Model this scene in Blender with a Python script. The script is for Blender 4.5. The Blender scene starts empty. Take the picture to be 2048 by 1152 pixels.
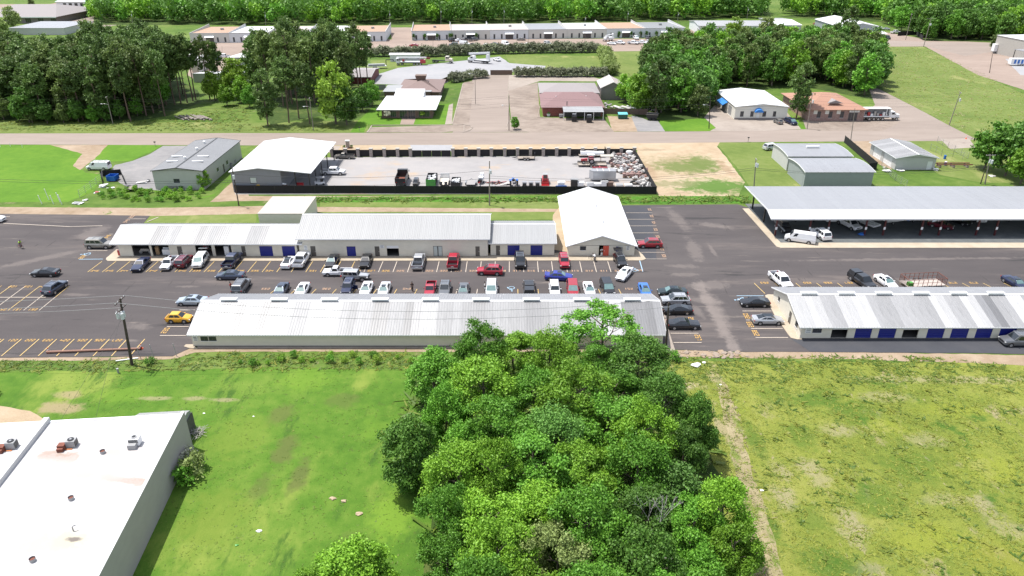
import bpy,math,random
from mathutils import Vector,Matrix
R = math.radians
rnd = random.Random(7)
S = bpy.context.scene
COL = S.collection
# ------------------------------------------------------------------ camera, sky, sun, exposure
FPX = 1450.0                       # focal length in pixels of a 2048 px wide picture
TILT = math.atan(726.0 / FPX)      # camera looks down by this angle
CAMH = math.cos(TILT) / 0.0161     # height of the drone above ground, metres
cam = bpy.data.cameras.new('camera')
camo = bpy.data.objects.new('camera',cam); COL.objects.link(camo)
cam.sensor_width = 36.0; cam.lens = 36.0 * FPX / 2048.0
cam.clip_start = 1.0; cam.clip_end = 6000.0
camo.location = (0,0,CAMH); camo.rotation_euler = (math.pi / 2 - TILT,0,0)
S.camera = camo
W = bpy.data.worlds.new('World'); S.world = W; W.use_nodes = True
nt = W.node_tree; bg = nt.nodes['Background']
sky = nt.nodes.new('ShaderNodeTexSky'); sky.sky_type = 'NISHITA'; sky.sun_disc = False
SUN = Vector((-0.34,0.15,1.0)).normalized()
sky.sun_elevation = math.asin(SUN.z); sky.sun_rotation = math.atan2(SUN.x,SUN.y)
sky.dust_density = 1.5
hs = nt.nodes.new('ShaderNodeHueSaturation'); hs.inputs['Saturation'].default_value = 0.55   # thin white haze in the sky
nt.links.new(sky.outputs[0],hs.inputs['Color']); nt.links.new(hs.outputs[0],bg.inputs[0]); bg.inputs[1].default_value = 0.14
sl = bpy.data.lights.new('sun','SUN'); sl.energy = 3.5; sl.angle = R(0.53); sl.color = (1.0,0.96,0.90)
so = bpy.data.objects.new('sun',sl); COL.objects.link(so)
so.rotation_euler = SUN.to_track_quat('Z','Y').to_euler(); so.location = (0,0,200)
S.view_settings.view_transform = 'Standard'; S.view_settings.look = 'None'
S.view_settings.exposure = 0.95; S.view_settings.gamma = 1.0
S.cycles.max_bounces = 5; S.cycles.transparent_max_bounces = 8
S.cycles.diffuse_bounces = 3; S.cycles.glossy_bounces = 3; S.cycles.transmission_bounces = 3
def G(px,py,z=0.0):
 """ground point (or point at height z) seen at pixel px, py of the 2048 x 1152 photograph"""
 dx = px - 1024.0
 dy = FPX * math.cos(TILT) + (576.0 - py) * math.sin(TILT)
 dz = -FPX * math.sin(TILT) + (576.0 - py) * math.cos(TILT)
 t = (z - CAMH) / dz
 return (dx * t,dy * t)
def PX(x,y,z=0.0):
 d = y * math.cos(TILT) + (CAMH - z) * math.sin(TILT)
 u = y * math.sin(TILT) - (CAMH - z) * math.cos(TILT)
 return 1024 + FPX * x / d,576 - FPX * u / d
# ------------------------------------------------------------------ materials
MATS = {}
def _new(name):
 m = bpy.data.materials.new(name); m.use_nodes = True
 n = m.node_tree.nodes; b = n['Principled BSDF']
 return m,n,m.node_tree.links,b
def mat(name,col,rough=0.6,metal=0.0,var=0.12,scale=2.0,bump=0.0,bscale=30.0,rand=0.0,coat=0.0,spec=0.5,streak=None,emit=None,alpha=None):
 """plain surface with cloudy tint variation; rand = tint change from object to object"""
 if name in MATS: return MATS[name]
 m,n,l,b = _new(name)
 tc = n.new('ShaderNodeTexCoord')
 src = tc.outputs['Object']
 if streak:
  mp = n.new('ShaderNodeMapping'); mp.inputs['Scale'].default_value = streak
  l.new(src,mp.inputs[0]); src = mp.outputs[0]
 no = n.new('ShaderNodeTexNoise'); no.inputs['Scale'].default_value = scale
 no.inputs['Detail'].default_value = 6; no.inputs['Roughness'].default_value = 0.65
 l.new(src,no.inputs['Vector'])
 r = n.new('ShaderNodeMapRange')
 r.inputs['From Min'].default_value = 0.25; r.inputs['From Max'].default_value = 0.75
 r.inputs['To Min'].default_value = 1 - var; r.inputs['To Max'].default_value = 1 + var
 l.new(no.outputs['Fac'],r.inputs['Value'])
 fac = r.outputs[0]
 if rand:
  oi = n.new('ShaderNodeObjectInfo'); r2 = n.new('ShaderNodeMapRange')
  r2.inputs['To Min'].default_value = 1 - rand; r2.inputs['To Max'].default_value = 1 + rand * 0.4
  l.new(oi.outputs['Random'],r2.inputs['Value'])
  mu = n.new('ShaderNodeMath'); mu.operation = 'MULTIPLY'
  l.new(fac,mu.inputs[0]); l.new(r2.outputs[0],mu.inputs[1]); fac = mu.outputs[0]
 vm = n.new('ShaderNodeVectorMath'); vm.operation = 'SCALE'
 vm.inputs[0].default_value = col[:3]
 l.new(fac,vm.inputs['Scale']); l.new(vm.outputs[0],b.inputs['Base Color'])
 b.inputs['Roughness'].default_value = rough; b.inputs['Metallic'].default_value = metal
 b.inputs['Specular IOR Level'].default_value = spec
 if coat: b.inputs['Coat Weight'].default_value = coat; b.inputs['Coat Roughness'].default_value = 0.06
 if bump:
  nb = n.new('ShaderNodeTexNoise'); nb.inputs['Scale'].default_value = bscale; nb.inputs['Detail'].default_value = 4
  l.new(tc.outputs['Object'],nb.inputs['Vector'])
  bp = n.new('ShaderNodeBump'); bp.inputs['Strength'].default_value = bump; bp.inputs['Distance'].default_value = 0.05
  l.new(nb.outputs['Fac'],bp.inputs['Height']); l.new(bp.outputs[0],b.inputs['Normal'])
 MATS[name] = m
 return m
def ground(name,cols,s1=0.05,s2=0.6,s3=6.0,rough=0.95,bump=0.3,bdist=0.08,bscale=5.0,stain=None,stretch=None,spec=0.2,spots=()):
 """ground surface in world coordinates: cols = (dark, mid, light) mixed by three sizes of noise;
 stain = (colour, scale, threshold, softness, stretch) lays an uneven second surface over it"""
 if name in MATS: return MATS[name]
 m,n,l,b = _new(name)
 ge = n.new('ShaderNodeNewGeometry')
 pos = ge.outputs['Position']
 def noise(s,st=None,det=5,rg=0.6,off=0):
  src = pos
  mp = n.new('ShaderNodeMapping'); mp.inputs['Scale'].default_value = st or (1,1,1)
  mp.inputs['Location'].default_value = (off,off * 0.7,0)
  l.new(src,mp.inputs[0])
  t = n.new('ShaderNodeTexNoise'); t.inputs['Scale'].default_value = s
  t.inputs['Detail'].default_value = det; t.inputs['Roughness'].default_value = rg
  l.new(mp.outputs[0],t.inputs['Vector']); return t.outputs['Fac']
 a,c,d = noise(s1,stretch,6,0.62),noise(s2,stretch,5,0.6,31),noise(s3,None,4,0.7,77)
 m1 = n.new('ShaderNodeMath'); m1.operation = 'MULTIPLY_ADD'; l.new(a,m1.inputs[0]); m1.inputs[1].default_value = 0.50
 m2 = n.new('ShaderNodeMath'); m2.operation = 'MULTIPLY_ADD'; l.new(c,m2.inputs[0]); m2.inputs[1].default_value = 0.30
 m3 = n.new('ShaderNodeMath'); m3.operation = 'MULTIPLY'; l.new(d,m3.inputs[0]); m3.inputs[1].default_value = 0.20
 l.new(m3.outputs[0],m2.inputs[2]); l.new(m2.outputs[0],m1.inputs[2])
 cr = n.new('ShaderNodeValToRGB'); e = cr.color_ramp.elements
 e[0].position = 0.36; e[0].color = (*cols[0],1); e[1].position = 0.64; e[1].color = (*cols[2],1)
 x = e.new(0.5); x.color = (*cols[1],1)
 l.new(m1.outputs[0],cr.inputs[0]); out = cr.outputs[0]
 for k,st in enumerate(stain or []):
  col,sc,th,soft,stz = st
  q = noise(sc,stz,7,0.68,200 + 57 * k)
  r = n.new('ShaderNodeMapRange'); r.interpolation_type = 'SMOOTHSTEP'
  r.inputs['From Min'].default_value = th; r.inputs['From Max'].default_value = th + soft
  l.new(q,r.inputs['Value'])
  mx = n.new('ShaderNodeMix'); mx.data_type = 'RGBA'
  l.new(r.outputs[0],mx.inputs['Factor']); l.new(out,mx.inputs['A']); mx.inputs['B'].default_value = (*col,1)
  out = mx.outputs['Result']
 if spots:      # worn or overgrown places with soft ragged edges: (x, y, half length, half width, angle, colour, strength)
  wob = noise(0.45,None,6,0.7,401)
  for (sx,sy,ra,rb,an,col,amt) in spots:
   mp = n.new('ShaderNodeMapping'); mp.vector_type = 'TEXTURE'
   mp.inputs['Location'].default_value = (sx,sy,0); mp.inputs['Rotation'].default_value = (0,0,an); mp.inputs['Scale'].default_value = (ra,rb,1000)
   l.new(pos,mp.inputs[0]); ln = n.new('ShaderNodeVectorMath'); ln.operation = 'LENGTH'; l.new(mp.outputs[0],ln.inputs[0])
   ad = n.new('ShaderNodeMath'); ad.operation = 'MULTIPLY_ADD'; l.new(wob,ad.inputs[0]); ad.inputs[1].default_value = 2.6; l.new(ln.outputs['Value'],ad.inputs[2])
   r = n.new('ShaderNodeMapRange'); r.interpolation_type = 'SMOOTHSTEP'; r.inputs['From Min'].default_value = 2.5; r.inputs['From Max'].default_value = 1.7
   r.inputs['To Max'].default_value = amt; l.new(ad.outputs[0],r.inputs['Value'])
   mx = n.new('ShaderNodeMix'); mx.data_type = 'RGBA'; l.new(r.outputs[0],mx.inputs['Factor']); l.new(out,mx.inputs['A']); mx.inputs['B'].default_value = (*col,1); out = mx.outputs['Result']
 l.new(out,b.inputs['Base Color']); b.inputs['Roughness'].default_value = rough
 b.inputs['Specular IOR Level'].default_value = spec
 if bump:
  q = noise(bscale,None,6,0.75,11)
  bp = n.new('ShaderNodeBump'); bp.inputs['Strength'].default_value = bump; bp.inputs['Distance'].default_value = bdist
  l.new(q,bp.inputs['Height']); l.new(bp.outputs[0],b.inputs['Normal'])
 MATS[name] = m
 return m
def leafmat(name,c0,c1,trans=0.24,rand=0.25):
 if name in MATS: return MATS[name]
 m,n,l,b = _new(name)
 ge = n.new('ShaderNodeNewGeometry'); oi = n.new('ShaderNodeObjectInfo')
 tc = n.new('ShaderNodeTexCoord'); no = n.new('ShaderNodeTexNoise')
 no.inputs['Scale'].default_value = 0.8; no.inputs['Detail'].default_value = 3
 l.new(tc.outputs['Object'],no.inputs['Vector'])
 ad = n.new('ShaderNodeMath'); ad.operation = 'MULTIPLY_ADD'; ad.inputs[1].default_value = 0.45
 l.new(ge.outputs['Random Per Island'],ad.inputs[0])
 sb = n.new('ShaderNodeMath'); sb.operation = 'MULTIPLY'; sb.inputs[1].default_value = 0.55
 l.new(no.outputs['Fac'],sb.inputs[0]); l.new(sb.outputs[0],ad.inputs[2])
 mx = n.new('ShaderNodeMix'); mx.data_type = 'RGBA'
 mx.inputs['A'].default_value = (*c0,1); mx.inputs['B'].default_value = (*c1,1)
 l.new(ad.outputs[0],mx.inputs['Factor'])
 r2 = n.new('ShaderNodeMapRange'); r2.inputs['To Min'].default_value = 1 - rand; r2.inputs['To Max'].default_value = 1 + rand
 l.new(oi.outputs['Random'],r2.inputs['Value'])
 vm = n.new('ShaderNodeVectorMath'); vm.operation = 'SCALE'
 l.new(mx.outputs['Result'],vm.inputs[0]); l.new(r2.outputs[0],vm.inputs['Scale'])
 l.new(vm.outputs[0],b.inputs['Base Color']); b.inputs['Roughness'].default_value = 0.55
 b.inputs['Specular IOR Level'].default_value = 0.3
 tr = n.new('ShaderNodeBsdfTranslucent'); l.new(vm.outputs[0],tr.inputs[0])
 ms = n.new('ShaderNodeMixShader'); ms.inputs[0].default_value = trans
 l.new(b.outputs[0],ms.inputs[1]); l.new(tr.outputs[0],ms.inputs[2])
 l.new(ms.outputs[0],n['Material Output'].inputs[0])
 MATS[name] = m
 return m
# ------------------------------------------------------------------ mesh building
class MB:
 def __init__(s): s.v = []; s.f = []; s.m = []
 def add(s,vs,fs,mi=0):
  o = len(s.v); s.v += [tuple(p) for p in vs]
  s.f += [tuple(o + i for i in f) for f in fs]; s.m += [mi] * len(fs); return s
 def box(s,x0,x1,y0,y1,z0,z1,mi=0):
  return s.add([(x0,y0,z0),(x1,y0,z0),(x1,y1,z0),(x0,y1,z0),(x0,y0,z1),(x1,y0,z1),(x1,y1,z1),(x0,y1,z1)],
              [(0,3,2,1),(4,5,6,7),(0,1,5,4),(1,2,6,5),(2,3,7,6),(3,0,4,7)],mi)
 def obox(s,c,size,rz=0.0,mi=0,ry=0.0,rx=0.0):
  M_ = Matrix.Translation(c) @ Matrix.Rotation(rz,4,'Z') @ Matrix.Rotation(ry,4,'Y') @ Matrix.Rotation(rx,4,'X')
  a,b,c_ = size[0]/2,size[1]/2,size[2]/2
  vs = [M_ @ Vector(p) for p in [(-a,-b,-c_),(a,-b,-c_),(a,b,-c_),(-a,b,-c_),(-a,-b,c_),(a,-b,c_),(a,b,c_),(-a,b,c_)]]
  return s.add(vs,[(0,3,2,1),(4,5,6,7),(0,1,5,4),(1,2,6,5),(2,3,7,6),(3,0,4,7)],mi)
 def poly(s,pts,mi=0): return s.add(pts,[tuple(range(len(pts)))],mi)
 def slab(s,pts,t,mi=0):
  """polygon pts (counter-clockwise from above) given a thickness t downwards"""
  n = len(pts); lo = [(p[0],p[1],p[2] - t) for p in pts]
  fs = [tuple(range(n)),tuple(range(2*n - 1,n - 1,-1))]
  fs += [(i,n + i,n + (i+1) % n,(i+1) % n) for i in range(n)]
  return s.add(list(pts) + lo,fs,mi)
 def cyl(s,p0,p1,r0,r1=None,n=8,mi=0,caps=True):
  p0 = Vector(p0); p1 = Vector(p1); r1 = r0 if r1 is None else r1
  d = (p1 - p0).normalized(); a = d.orthogonal().normalized(); b = d.cross(a)
  vs = []
  for p,r in ((p0,r0),(p1,r1)):
   for i in range(n):
    t = 2 * math.pi * i / n; vs.append(p + a * (r * math.cos(t)) + b * (r * math.sin(t)))
  fs = [(i,(i+1) % n,n + (i+1) % n,n + i) for i in range(n)]
  if caps: fs += [tuple(range(n - 1,-1,-1)),tuple(range(n,2 * n))]
  return s.add(vs,fs,mi)
 def tube(s,pts,r,n=5,mi=0):
  for a,b in zip(pts[:-1],pts[1:]): s.cyl(a,b,r,r,n,mi)
  return s
 def ball(s,c,rx,ry=None,rz=None,n=8,k=5,mi=0,jit=0.0,rg=rnd):
  ry = rx if ry is None else ry; rz = rx if rz is None else rz
  vs = [(c[0],c[1],c[2] - rz)]
  for j in range(1,k):
   t = math.pi * j / k
   for i in range(n):
    p = 2 * math.pi * (i + 0.5 * (j % 2)) / n; q = 1 + rg.uniform(-jit,jit)
    vs.append((c[0] + q*rx*math.sin(t)*math.cos(p),c[1] + q*ry*math.sin(t)*math.sin(p),c[2] - q*rz*math.cos(t)))
  vs.append((c[0],c[1],c[2] + rz)); fs = []
  for i in range(n): fs.append((0,1 + (i+1) % n,1 + i))
  for j in range(k - 2):
   for i in range(n):
    a = 1 + j*n + i; b_ = 1 + j*n + (i+1) % n; fs.append((a,b_,b_ + n,a + n))
  L_ = len(vs) - 1
  for i in range(n): fs.append((L_,1 + (k-2)*n + i,1 + (k-2)*n + (i+1) % n))
  return s.add(vs,fs,mi)
 def mesh(s,name,mats,smooth=False):
  me = bpy.data.meshes.new(name); me.from_pydata([tuple(p) for p in s.v],[],s.f)
  for m in (mats if isinstance(mats,(list,tuple)) else [mats]): me.materials.append(m)
  if len(me.materials) > 1: me.polygons.foreach_set('material_index',s.m)
  if smooth: me.shade_smooth()
  me.validate(); me.update(); return me
 def build(s,name,mats,parent=None,smooth=False,**k):
  return link(name,s.mesh(name,mats,smooth),parent,**k)
def link(name,me,parent=None,loc=None,rot=None,**k):
 o = bpy.data.objects.new(name,me); COL.objects.link(o)
 if parent is not None: o.parent = parent
 if loc is not None: o.location = loc
 if rot is not None: o.rotation_euler = rot
 tag(o,**k); return o
def tag(o,label=None,cat=None,group=None,kind=None):
 if label: o['label'] = label
 if cat: o['category'] = cat
 if group: o['group'] = group
 if kind: o['kind'] = kind
 return o
def thing(name,label,cat,loc=(0,0,0),rz=0.0,group=None):
 o = bpy.data.objects.new(name,None); COL.objects.link(o)
 o.empty_display_size = 0.5
 o.location = loc if len(loc) == 3 else (loc[0],loc[1],0); o.rotation_euler = (0,0,rz)
 return tag(o,label,cat,group)
KIDS = {}
def copy_tree(o,parent=None):
 c = o.copy(); COL.objects.link(c)
 if parent is not None: c.parent = parent
 for ch in list(o.children): copy_tree(ch,c)
 return c
# ------------------------------------------------------------------ the ground and its surfaces
def spot_of(pts,col,amt,grow=1.0):
 w = [G(*p) for p in pts]; k = len(w); mx = sum(p[0] for p in w)/k; my = sum(p[1] for p in w)/k
 sxx = sum((p[0]-mx)**2 for p in w)/k; syy = sum((p[1]-my)**2 for p in w)/k; sxy = sum((p[0]-mx)*(p[1]-my) for p in w)/k
 an = .5*math.atan2(2*sxy,sxx-syy); t = (sxx+syy)/2; d = math.sqrt(((sxx-syy)/2)**2+sxy**2)
 return (mx,my,1.5*grow*math.sqrt(max(t+d,.05)),max(.5,1.5*grow*math.sqrt(max(t-d,.02))),an,col,amt)
def E(px,py,rx,ry,col,amt,an=0.0): return (*G(px,py),rx,ry,an,col,amt)
DRIFT = [   # light dusty drifts left where puddles dried
 [(1395,565),(1425,568),(1425,590),(1440,600),(1452,640),(1462,668),(1475,703),(1460,703),(1440,670),(1428,630),(1414,606),(1395,590),(1402,578)],
 [(1375,563),(1420,562),(1440,566),(1460,572),(1420,580),(1385,578)],
 [(1375,596),(1400,592),(1445,600),(1452,610),(1405,604),(1380,602)],
 [(1380,606),(1392,612),(1400,625),(1412,632),(1398,634),(1384,622)],
 [(1377,474),(1383,480),(1392,495),(1402,512),(1418,520),(1390,521),(1370,516),(1392,510),(1380,492),(1374,480)],
 [(1416,488),(1422,492),(1430,504),(1440,518),(1428,512),(1418,498)],
 [(1330,532),(1370,529),(1400,533),(1370,537)],[(1350,548),(1380,546),(1410,549),(1380,553),(1352,552)],
 [(1325,424),(1355,422),(1368,440),(1376,460),(1368,462),(1356,440),(1340,428)],
 [(1400,445),(1440,448),(1475,460),(1440,456),(1405,452)],
 [(255,650),(275,645),(305,652),(285,660),(262,659)],[(120,590),(150,587),(180,590),(150,593)],[(350,573),(380,571),(400,574),(370,576)],
 [(1614,683),(1640,684),(1635,697),(1618,692)],[(1800,683),(1812,690),(1800,690)],[(1846,686),(1860,692),(1850,693)],
 [(1560,520),(1700,519),(1880,518),(2050,514),(2050,516),(1880,521),(1700,523)],[(-30,540),(60,520),(160,498),(170,502),(60,528)],
 [(200,450),(225,458),(190,470),(150,480),(170,465)]]
DUST = (0.175,0.15,0.138)
s_asph = [spot_of(p,DUST,.42) for p in DRIFT]
for k in range(9):      # the long pale drift down the right-hand lane
 t = k/8; s_asph.append(E(1400+72*t,575+128*t,1.1,2.6,DUST,.5,.1))
LIME = (0.125,0.215,0.022); RUF = (0.085,0.10,0.028); STRAW = (0.27,0.245,0.13)
s_lawn = [E(785,1030,2.6,4.0,LIME,.8),E(970,745,3,2,LIME,.5),E(610,762,4,3,LIME,.5),E(250,790,5,2,LIME,.4),E(570,900,1.4,3.5,RUF,.8),E(598,955,1.2,3.0,RUF,.8),E(520,975,1.5,2.5,RUF,.6),E(560,830,2,2.4,RUF,.7),E(690,800,3,2,RUF,.5),E(120,815,3,1.6,(0.26,0.20,0.12),.8),E(135,790,2,1,(0.26,0.20,0.12),.7),
 E(310,797,2.5,.5,(0.26,0.22,0.13),.6),E(390,797,2,.5,(0.26,0.22,0.13),.6),E(450,800,2,.5,(0.26,0.22,0.13),.6),E(700,1090,2,2,RUF,.5),E(770,860,3,3,LIME,.35),E(480,870,4,5,(0.12,0.175,0.024),.6),E(430,1040,4,5,(0.115,0.165,0.022),.6)]
GRN = (0.062,0.125,0.015); YEL = (0.205,0.235,0.030)
s_field = [E(px,py,rx,ry,c,a) for px,py,rx,ry,c,a in ((1562,943,1.2,2,STRAW,.8),(1570,996,1.6,2.2,STRAW,.9),(1617,935,1.8,1.6,STRAW,.8),(1640,960,1.4,1.5,STRAW,.7),(1704,1053,1.8,3,STRAW,.9),(1967,1014,1.5,2.2,STRAW,.8),(1739,1143,2,1.8,STRAW,.9),(1680,861,2.5,1.4,STRAW,.7),(1770,794,4,1.4,STRAW,.6),(1850,880,3,1.4,STRAW,.5),(1900,1000,3,1.2,STRAW,.5),
 (1960,760,12,1.0,STRAW,.7),(1800,757,9,.8,STRAW,.6),(1375,772,2.2,1.4,(0.36,0.30,0.20),.9),(2020,1060,2,2,STRAW,.6),(1633,798,4,2.4,GRN,.8),(1700,820,4,3,GRN,.7),(1774,855,3,2,YEL,.7),(1672,1128,4,2,GRN,.8),(1510,880,1.2,4,GRN,.7),(1600,870,2,3,GRN,.6),(1860,1080,5,3,YEL,.7),(1990,940,5,3,YEL,.7),(1760,1000,4,3,GRN,.6),(1900,820,5,2,YEL,.6),(2000,1120,4,3,(0.21,0.215,0.03),.5),(1550,790,3,3,GRN,.5),(1820,930,4,3,GRN,.55),(1545,1060,1.0,3,GRN,.7),(1620,1030,2,2.4,GRN,.5))]
WG = (0.10,0.135,0.035)
s_sand = [E(1365,330,13,9,(0.20,0.17,0.09),.7),E(1372,334,9,6,WG,.85),E(1405,326,5,8,WG,.85),E(1432,373,11,6.5,(0.065,0.135,0.02),.95),E(1345,368,7,3,(0.17,0.165,0.08),.7),E(1300,300,4,1.2,(0.17,0.13,0.08),.5),E(1300,340,1.2,8,(0.24,0.16,0.10),.5),E(1450,335,1.4,8,(0.25,0.17,0.11),.6)]
g_rough = ground('rough_grass',((0.035,0.075,0.012),(0.075,0.130,0.020),(0.150,0.185,0.050)),0.03,0.35,5,stain=[((0.20,0.17,0.09),0.12,0.60,0.12,None)])
g_lawn = ground('lawn_grass',((0.032,0.090,0.008),(0.066,0.140,0.014),(0.120,0.185,0.028)),0.045,0.5,7,
    stain=[((0.155,0.205,0.036),0.07,0.50,0.14,(1,0.5,1)),((0.040,0.090,0.012),0.13,0.56,0.10,(1.6,0.5,1)),((0.060,0.085,0.018),0.55,0.62,0.10,None),((0.15,0.165,0.045),0.9,0.64,0.08,None)],spots=s_lawn)
g_bright = ground('mown_grass',((0.055,0.130,0.010),(0.080,0.170,0.014),(0.115,0.20,0.02)),0.06,0.6,8)
g_yard = ground('yard_grass',((0.078,0.118,0.024),(0.115,0.155,0.036),(0.16,0.185,0.06)),0.05,0.5,7,stain=[((0.20,0.21,0.075),0.09,0.56,0.12,(1,0.4,1))])
g_field = ground('field_grass',((0.105,0.145,0.020),(0.175,0.205,0.034),(0.245,0.25,0.062)),0.05,0.35,4,
                 stain=[((0.27,0.235,0.125),0.16,0.57,0.10,(1.3,0.6,1)),((0.065,0.125,0.016),0.14,0.57,0.09,None),((0.075,0.10,0.018),0.8,0.57,0.08,None),((0.28,0.25,0.13),0.6,0.615,0.07,(1.2,0.5,1)),((0.20,0.235,0.035),0.35,0.60,0.08,None)],bump=0.9,bdist=0.3,bscale=2.5,spots=s_field)
g_asph = ground('asphalt',((0.058,0.052,0.053),(0.072,0.064,0.064),(0.090,0.080,0.078)),0.05,0.25,8,bump=0.15,bdist=0.02,bscale=20,
    stretch=(0.35,1.3,1),stain=[((0.115,0.098,0.092),0.10,0.52,0.16,(0.22,1.35,1)),((0.135,0.116,0.105),0.35,0.60,0.10,(0.22,1.6,1)),((0.045,0.042,0.043),0.13,0.60,0.05,(0.2,1.7,1)),((0.052,0.047,0.047),0.5,0.62,0.05,(1.5,0.15,1))],spots=s_asph)
g_asph2 = ground('new_asphalt',((0.046,0.048,0.056),(0.054,0.056,0.064),(0.066,0.066,0.072)),0.08,0.4,9,bump=0.12,bdist=0.02,bscale=20,stain=[((0.13,0.12,0.12),0.22,0.66,0.10,(0.5,1.6,1))])
g_road = ground('road_surface',((0.195,0.160,0.138),(0.235,0.195,0.168),(0.27,0.225,0.195)),0.04,0.3,6,bump=0.1,bdist=0.02,bscale=15,stretch=(0.3,1.2,1))
g_conc = ground('concrete_paving',((0.22,0.185,0.16),(0.27,0.232,0.20),(0.32,0.28,0.245)),0.07,0.5,6,bump=0.1,bdist=0.02,bscale=15,stain=[((0.22,0.185,0.16),0.22,0.60,0.10,None)])
g_oldc = ground('old_concrete',((0.15,0.12,0.10),(0.22,0.18,0.15),(0.28,0.235,0.20)),0.10,0.5,5,bump=0.15,bdist=0.03,bscale=10,stain=[((0.15,0.13,0.11),0.16,0.60,0.10,(0.6,1.6,1)),((0.28,0.20,0.12),0.14,0.66,0.1,None)])
g_beige = ground('beige_concrete',((0.30,0.25,0.19),(0.36,0.305,0.235),(0.41,0.355,0.28)),0.2,0.9,8,bump=0.06,bdist=0.02,bscale=20,stain=[((0.27,0.22,0.165),0.5,0.66,0.1,None)])
g_grav = ground('grey_gravel',((0.24,0.24,0.25),(0.275,0.275,0.285),(0.31,0.305,0.31)),0.05,0.4,7,bump=0.3,bdist=0.03,bscale=12)
g_yardg = ground('yard_gravel',((0.235,0.226,0.226),(0.275,0.263,0.260),(0.31,0.29,0.28)),0.03,0.3,7,bump=0.3,bdist=0.03,bscale=12,stain=[((0.34,0.26,0.19),0.045,0.53,0.16,(1,1.4,1))])
g_dgrav = ground('dark_gravel',((0.16,0.155,0.16),(0.205,0.20,0.20),(0.26,0.245,0.24)),0.08,0.5,7,bump=0.4,bdist=0.05,bscale=9)
g_sand = ground('sandy_soil',((0.26,0.19,0.12),(0.34,0.265,0.18),(0.40,0.325,0.24)),0.06,0.4,4,bump=0.4,bdist=0.1,bscale=4,stain=[((0.24,0.15,0.08),0.3,0.64,0.1,(0.5,1.5,1))],spots=s_sand)
g_dirt = ground('pale_dirt',((0.20,0.145,0.09),(0.27,0.205,0.145),(0.34,0.27,0.20)),0.10,0.6,5,bump=0.4,bdist=0.1,bscale=5,stain=[((0.10,0.15,0.03),0.35,0.63,0.08,None)])
g_pink = ground('pinkish_paving',((0.20,0.155,0.13),(0.25,0.195,0.163),(0.29,0.23,0.195)),0.04,0.3,5,bump=0.1,bdist=0.03,bscale=8,stretch=(0.5,1.3,1))
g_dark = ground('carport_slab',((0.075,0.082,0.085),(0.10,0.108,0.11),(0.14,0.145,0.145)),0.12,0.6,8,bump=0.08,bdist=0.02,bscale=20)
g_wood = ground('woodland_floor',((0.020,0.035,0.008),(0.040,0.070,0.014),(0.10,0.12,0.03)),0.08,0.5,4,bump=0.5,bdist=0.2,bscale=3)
m_yel = mat('yellow_line_paint',(0.44,0.31,0.12),0.7,var=0.18,scale=3)
m_pal = mat('pale_line_paint',(0.42,0.36,0.30),0.7,var=0.15,scale=3)
m_blu = mat('blue_line_paint',(0.26,0.38,0.48),0.7,var=0.15,scale=3)
m_num = mat('number_paint',(0.46,0.28,0.085),0.7,var=0.2,scale=4)
m_nump = mat('pale_number_paint',(0.40,0.26,0.17),0.7,var=0.2,scale=4)
def outline(pts,jit,seg,close=True,rg=None):
 """ground outline from picture points, broken into short uneven segments"""
 rg = rg or random.Random(len(pts) * 31 + int(pts[0][0]))
 w = [G(*p) for p in pts]; out = []
 for i in range(len(w)):
  a = w[i]; b = w[(i + 1) % len(w)]
  L_ = math.dist(a,b); k = max(1,min(160,int(L_ / seg)))
  nx,ny = -(b[1]-a[1]) / (L_ + 1e-6),(b[0]-a[0]) / (L_ + 1e-6)
  ph = rg.uniform(0,9); q = 0
  for j in range(k):
   t = j / k; q = q * 0.7 + rg.uniform(-1,1) * 0.55
   o = jit * q if j else 0
   out.append((a[0] + (b[0]-a[0])*t + nx*o,a[1] + (b[1]-a[1])*t + ny*o))
 return out
ZN = {}
def patch(name,pts,m,z,jit=0.0,seg=1.5):
 ZN[z] = ZN.get(z,-1) + 1; z += 0.0004*ZN[z]
 o = outline(pts,jit,seg) if jit else [G(*p) for p in pts]
 b = MB(); b.poly([(x,y,z) for x,y in o])
 ob = b.build(name,m,kind='structure')
 return ob
b = MB(); b.poly([(-2500,-200,0),(2500,-200,0),(2500,4500,0),(-2500,4500,0)]); b.build('ground',g_rough,kind='structure')
# grass areas
patch('lawn',[(-250,745),(250,742),(560,735),(835,742),(900,900),(900,1152),(840,1300),(-250,1300)],g_lawn,0.010,0.35)
patch('meadow',[(1335,722),(1500,722),(2300,728),(2500,1300),(1300,1300),(1300,1000)],g_field,0.010,0.3)
patch('mown_lawn',[(-160,289),(190,290),(150,330),(170,345),(205,350),(195,372),(185,384),(135,404),(-160,405)],g_bright,0.012,0.3)
patch('mown_lawn',[(217,290),(325,290),(300,305),(260,322),(185,324),(196,305)],g_bright,0.012,0.25)
patch('verge',[(395,398),(428,392),(475,340),(474,330),(462,350),(440,378),(430,388),(400,396)],g_bright,0.012,0.1)
patch('verge',[(-200,240),(250,243),(500,246),(735,240),(735,265),(-200,266)],g_yard,0.012,0.2)
patch('mown_lawn',[(745,215),(905,207),(890,249),(735,249),(728,265),(700,265),(715,243)],g_bright,0.016,0.12)
patch('mown_lawn',[(1312,262),(1325,232),(1410,235),(1432,256),(1425,262)],g_bright,0.016,0.15)
patch('mown_lawn',[(1470,236),(1575,226),(1590,236),(1616,260),(1596,259)],g_bright,0.016,0.08)
patch('mown_lawn',[(1010,110),(1198,112),(1202,138),(1100,140),(1090,134),(1020,128)],g_yard,0.016,0.2)
patch('mown_lawn',[(1222,103),(1320,103),(1330,155),(1230,150)],g_yard,0.016,0.2)
patch('mown_lawn',[(740,120),(795,118),(795,135),(745,138)],g_yard,0.016,0.2)
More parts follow.
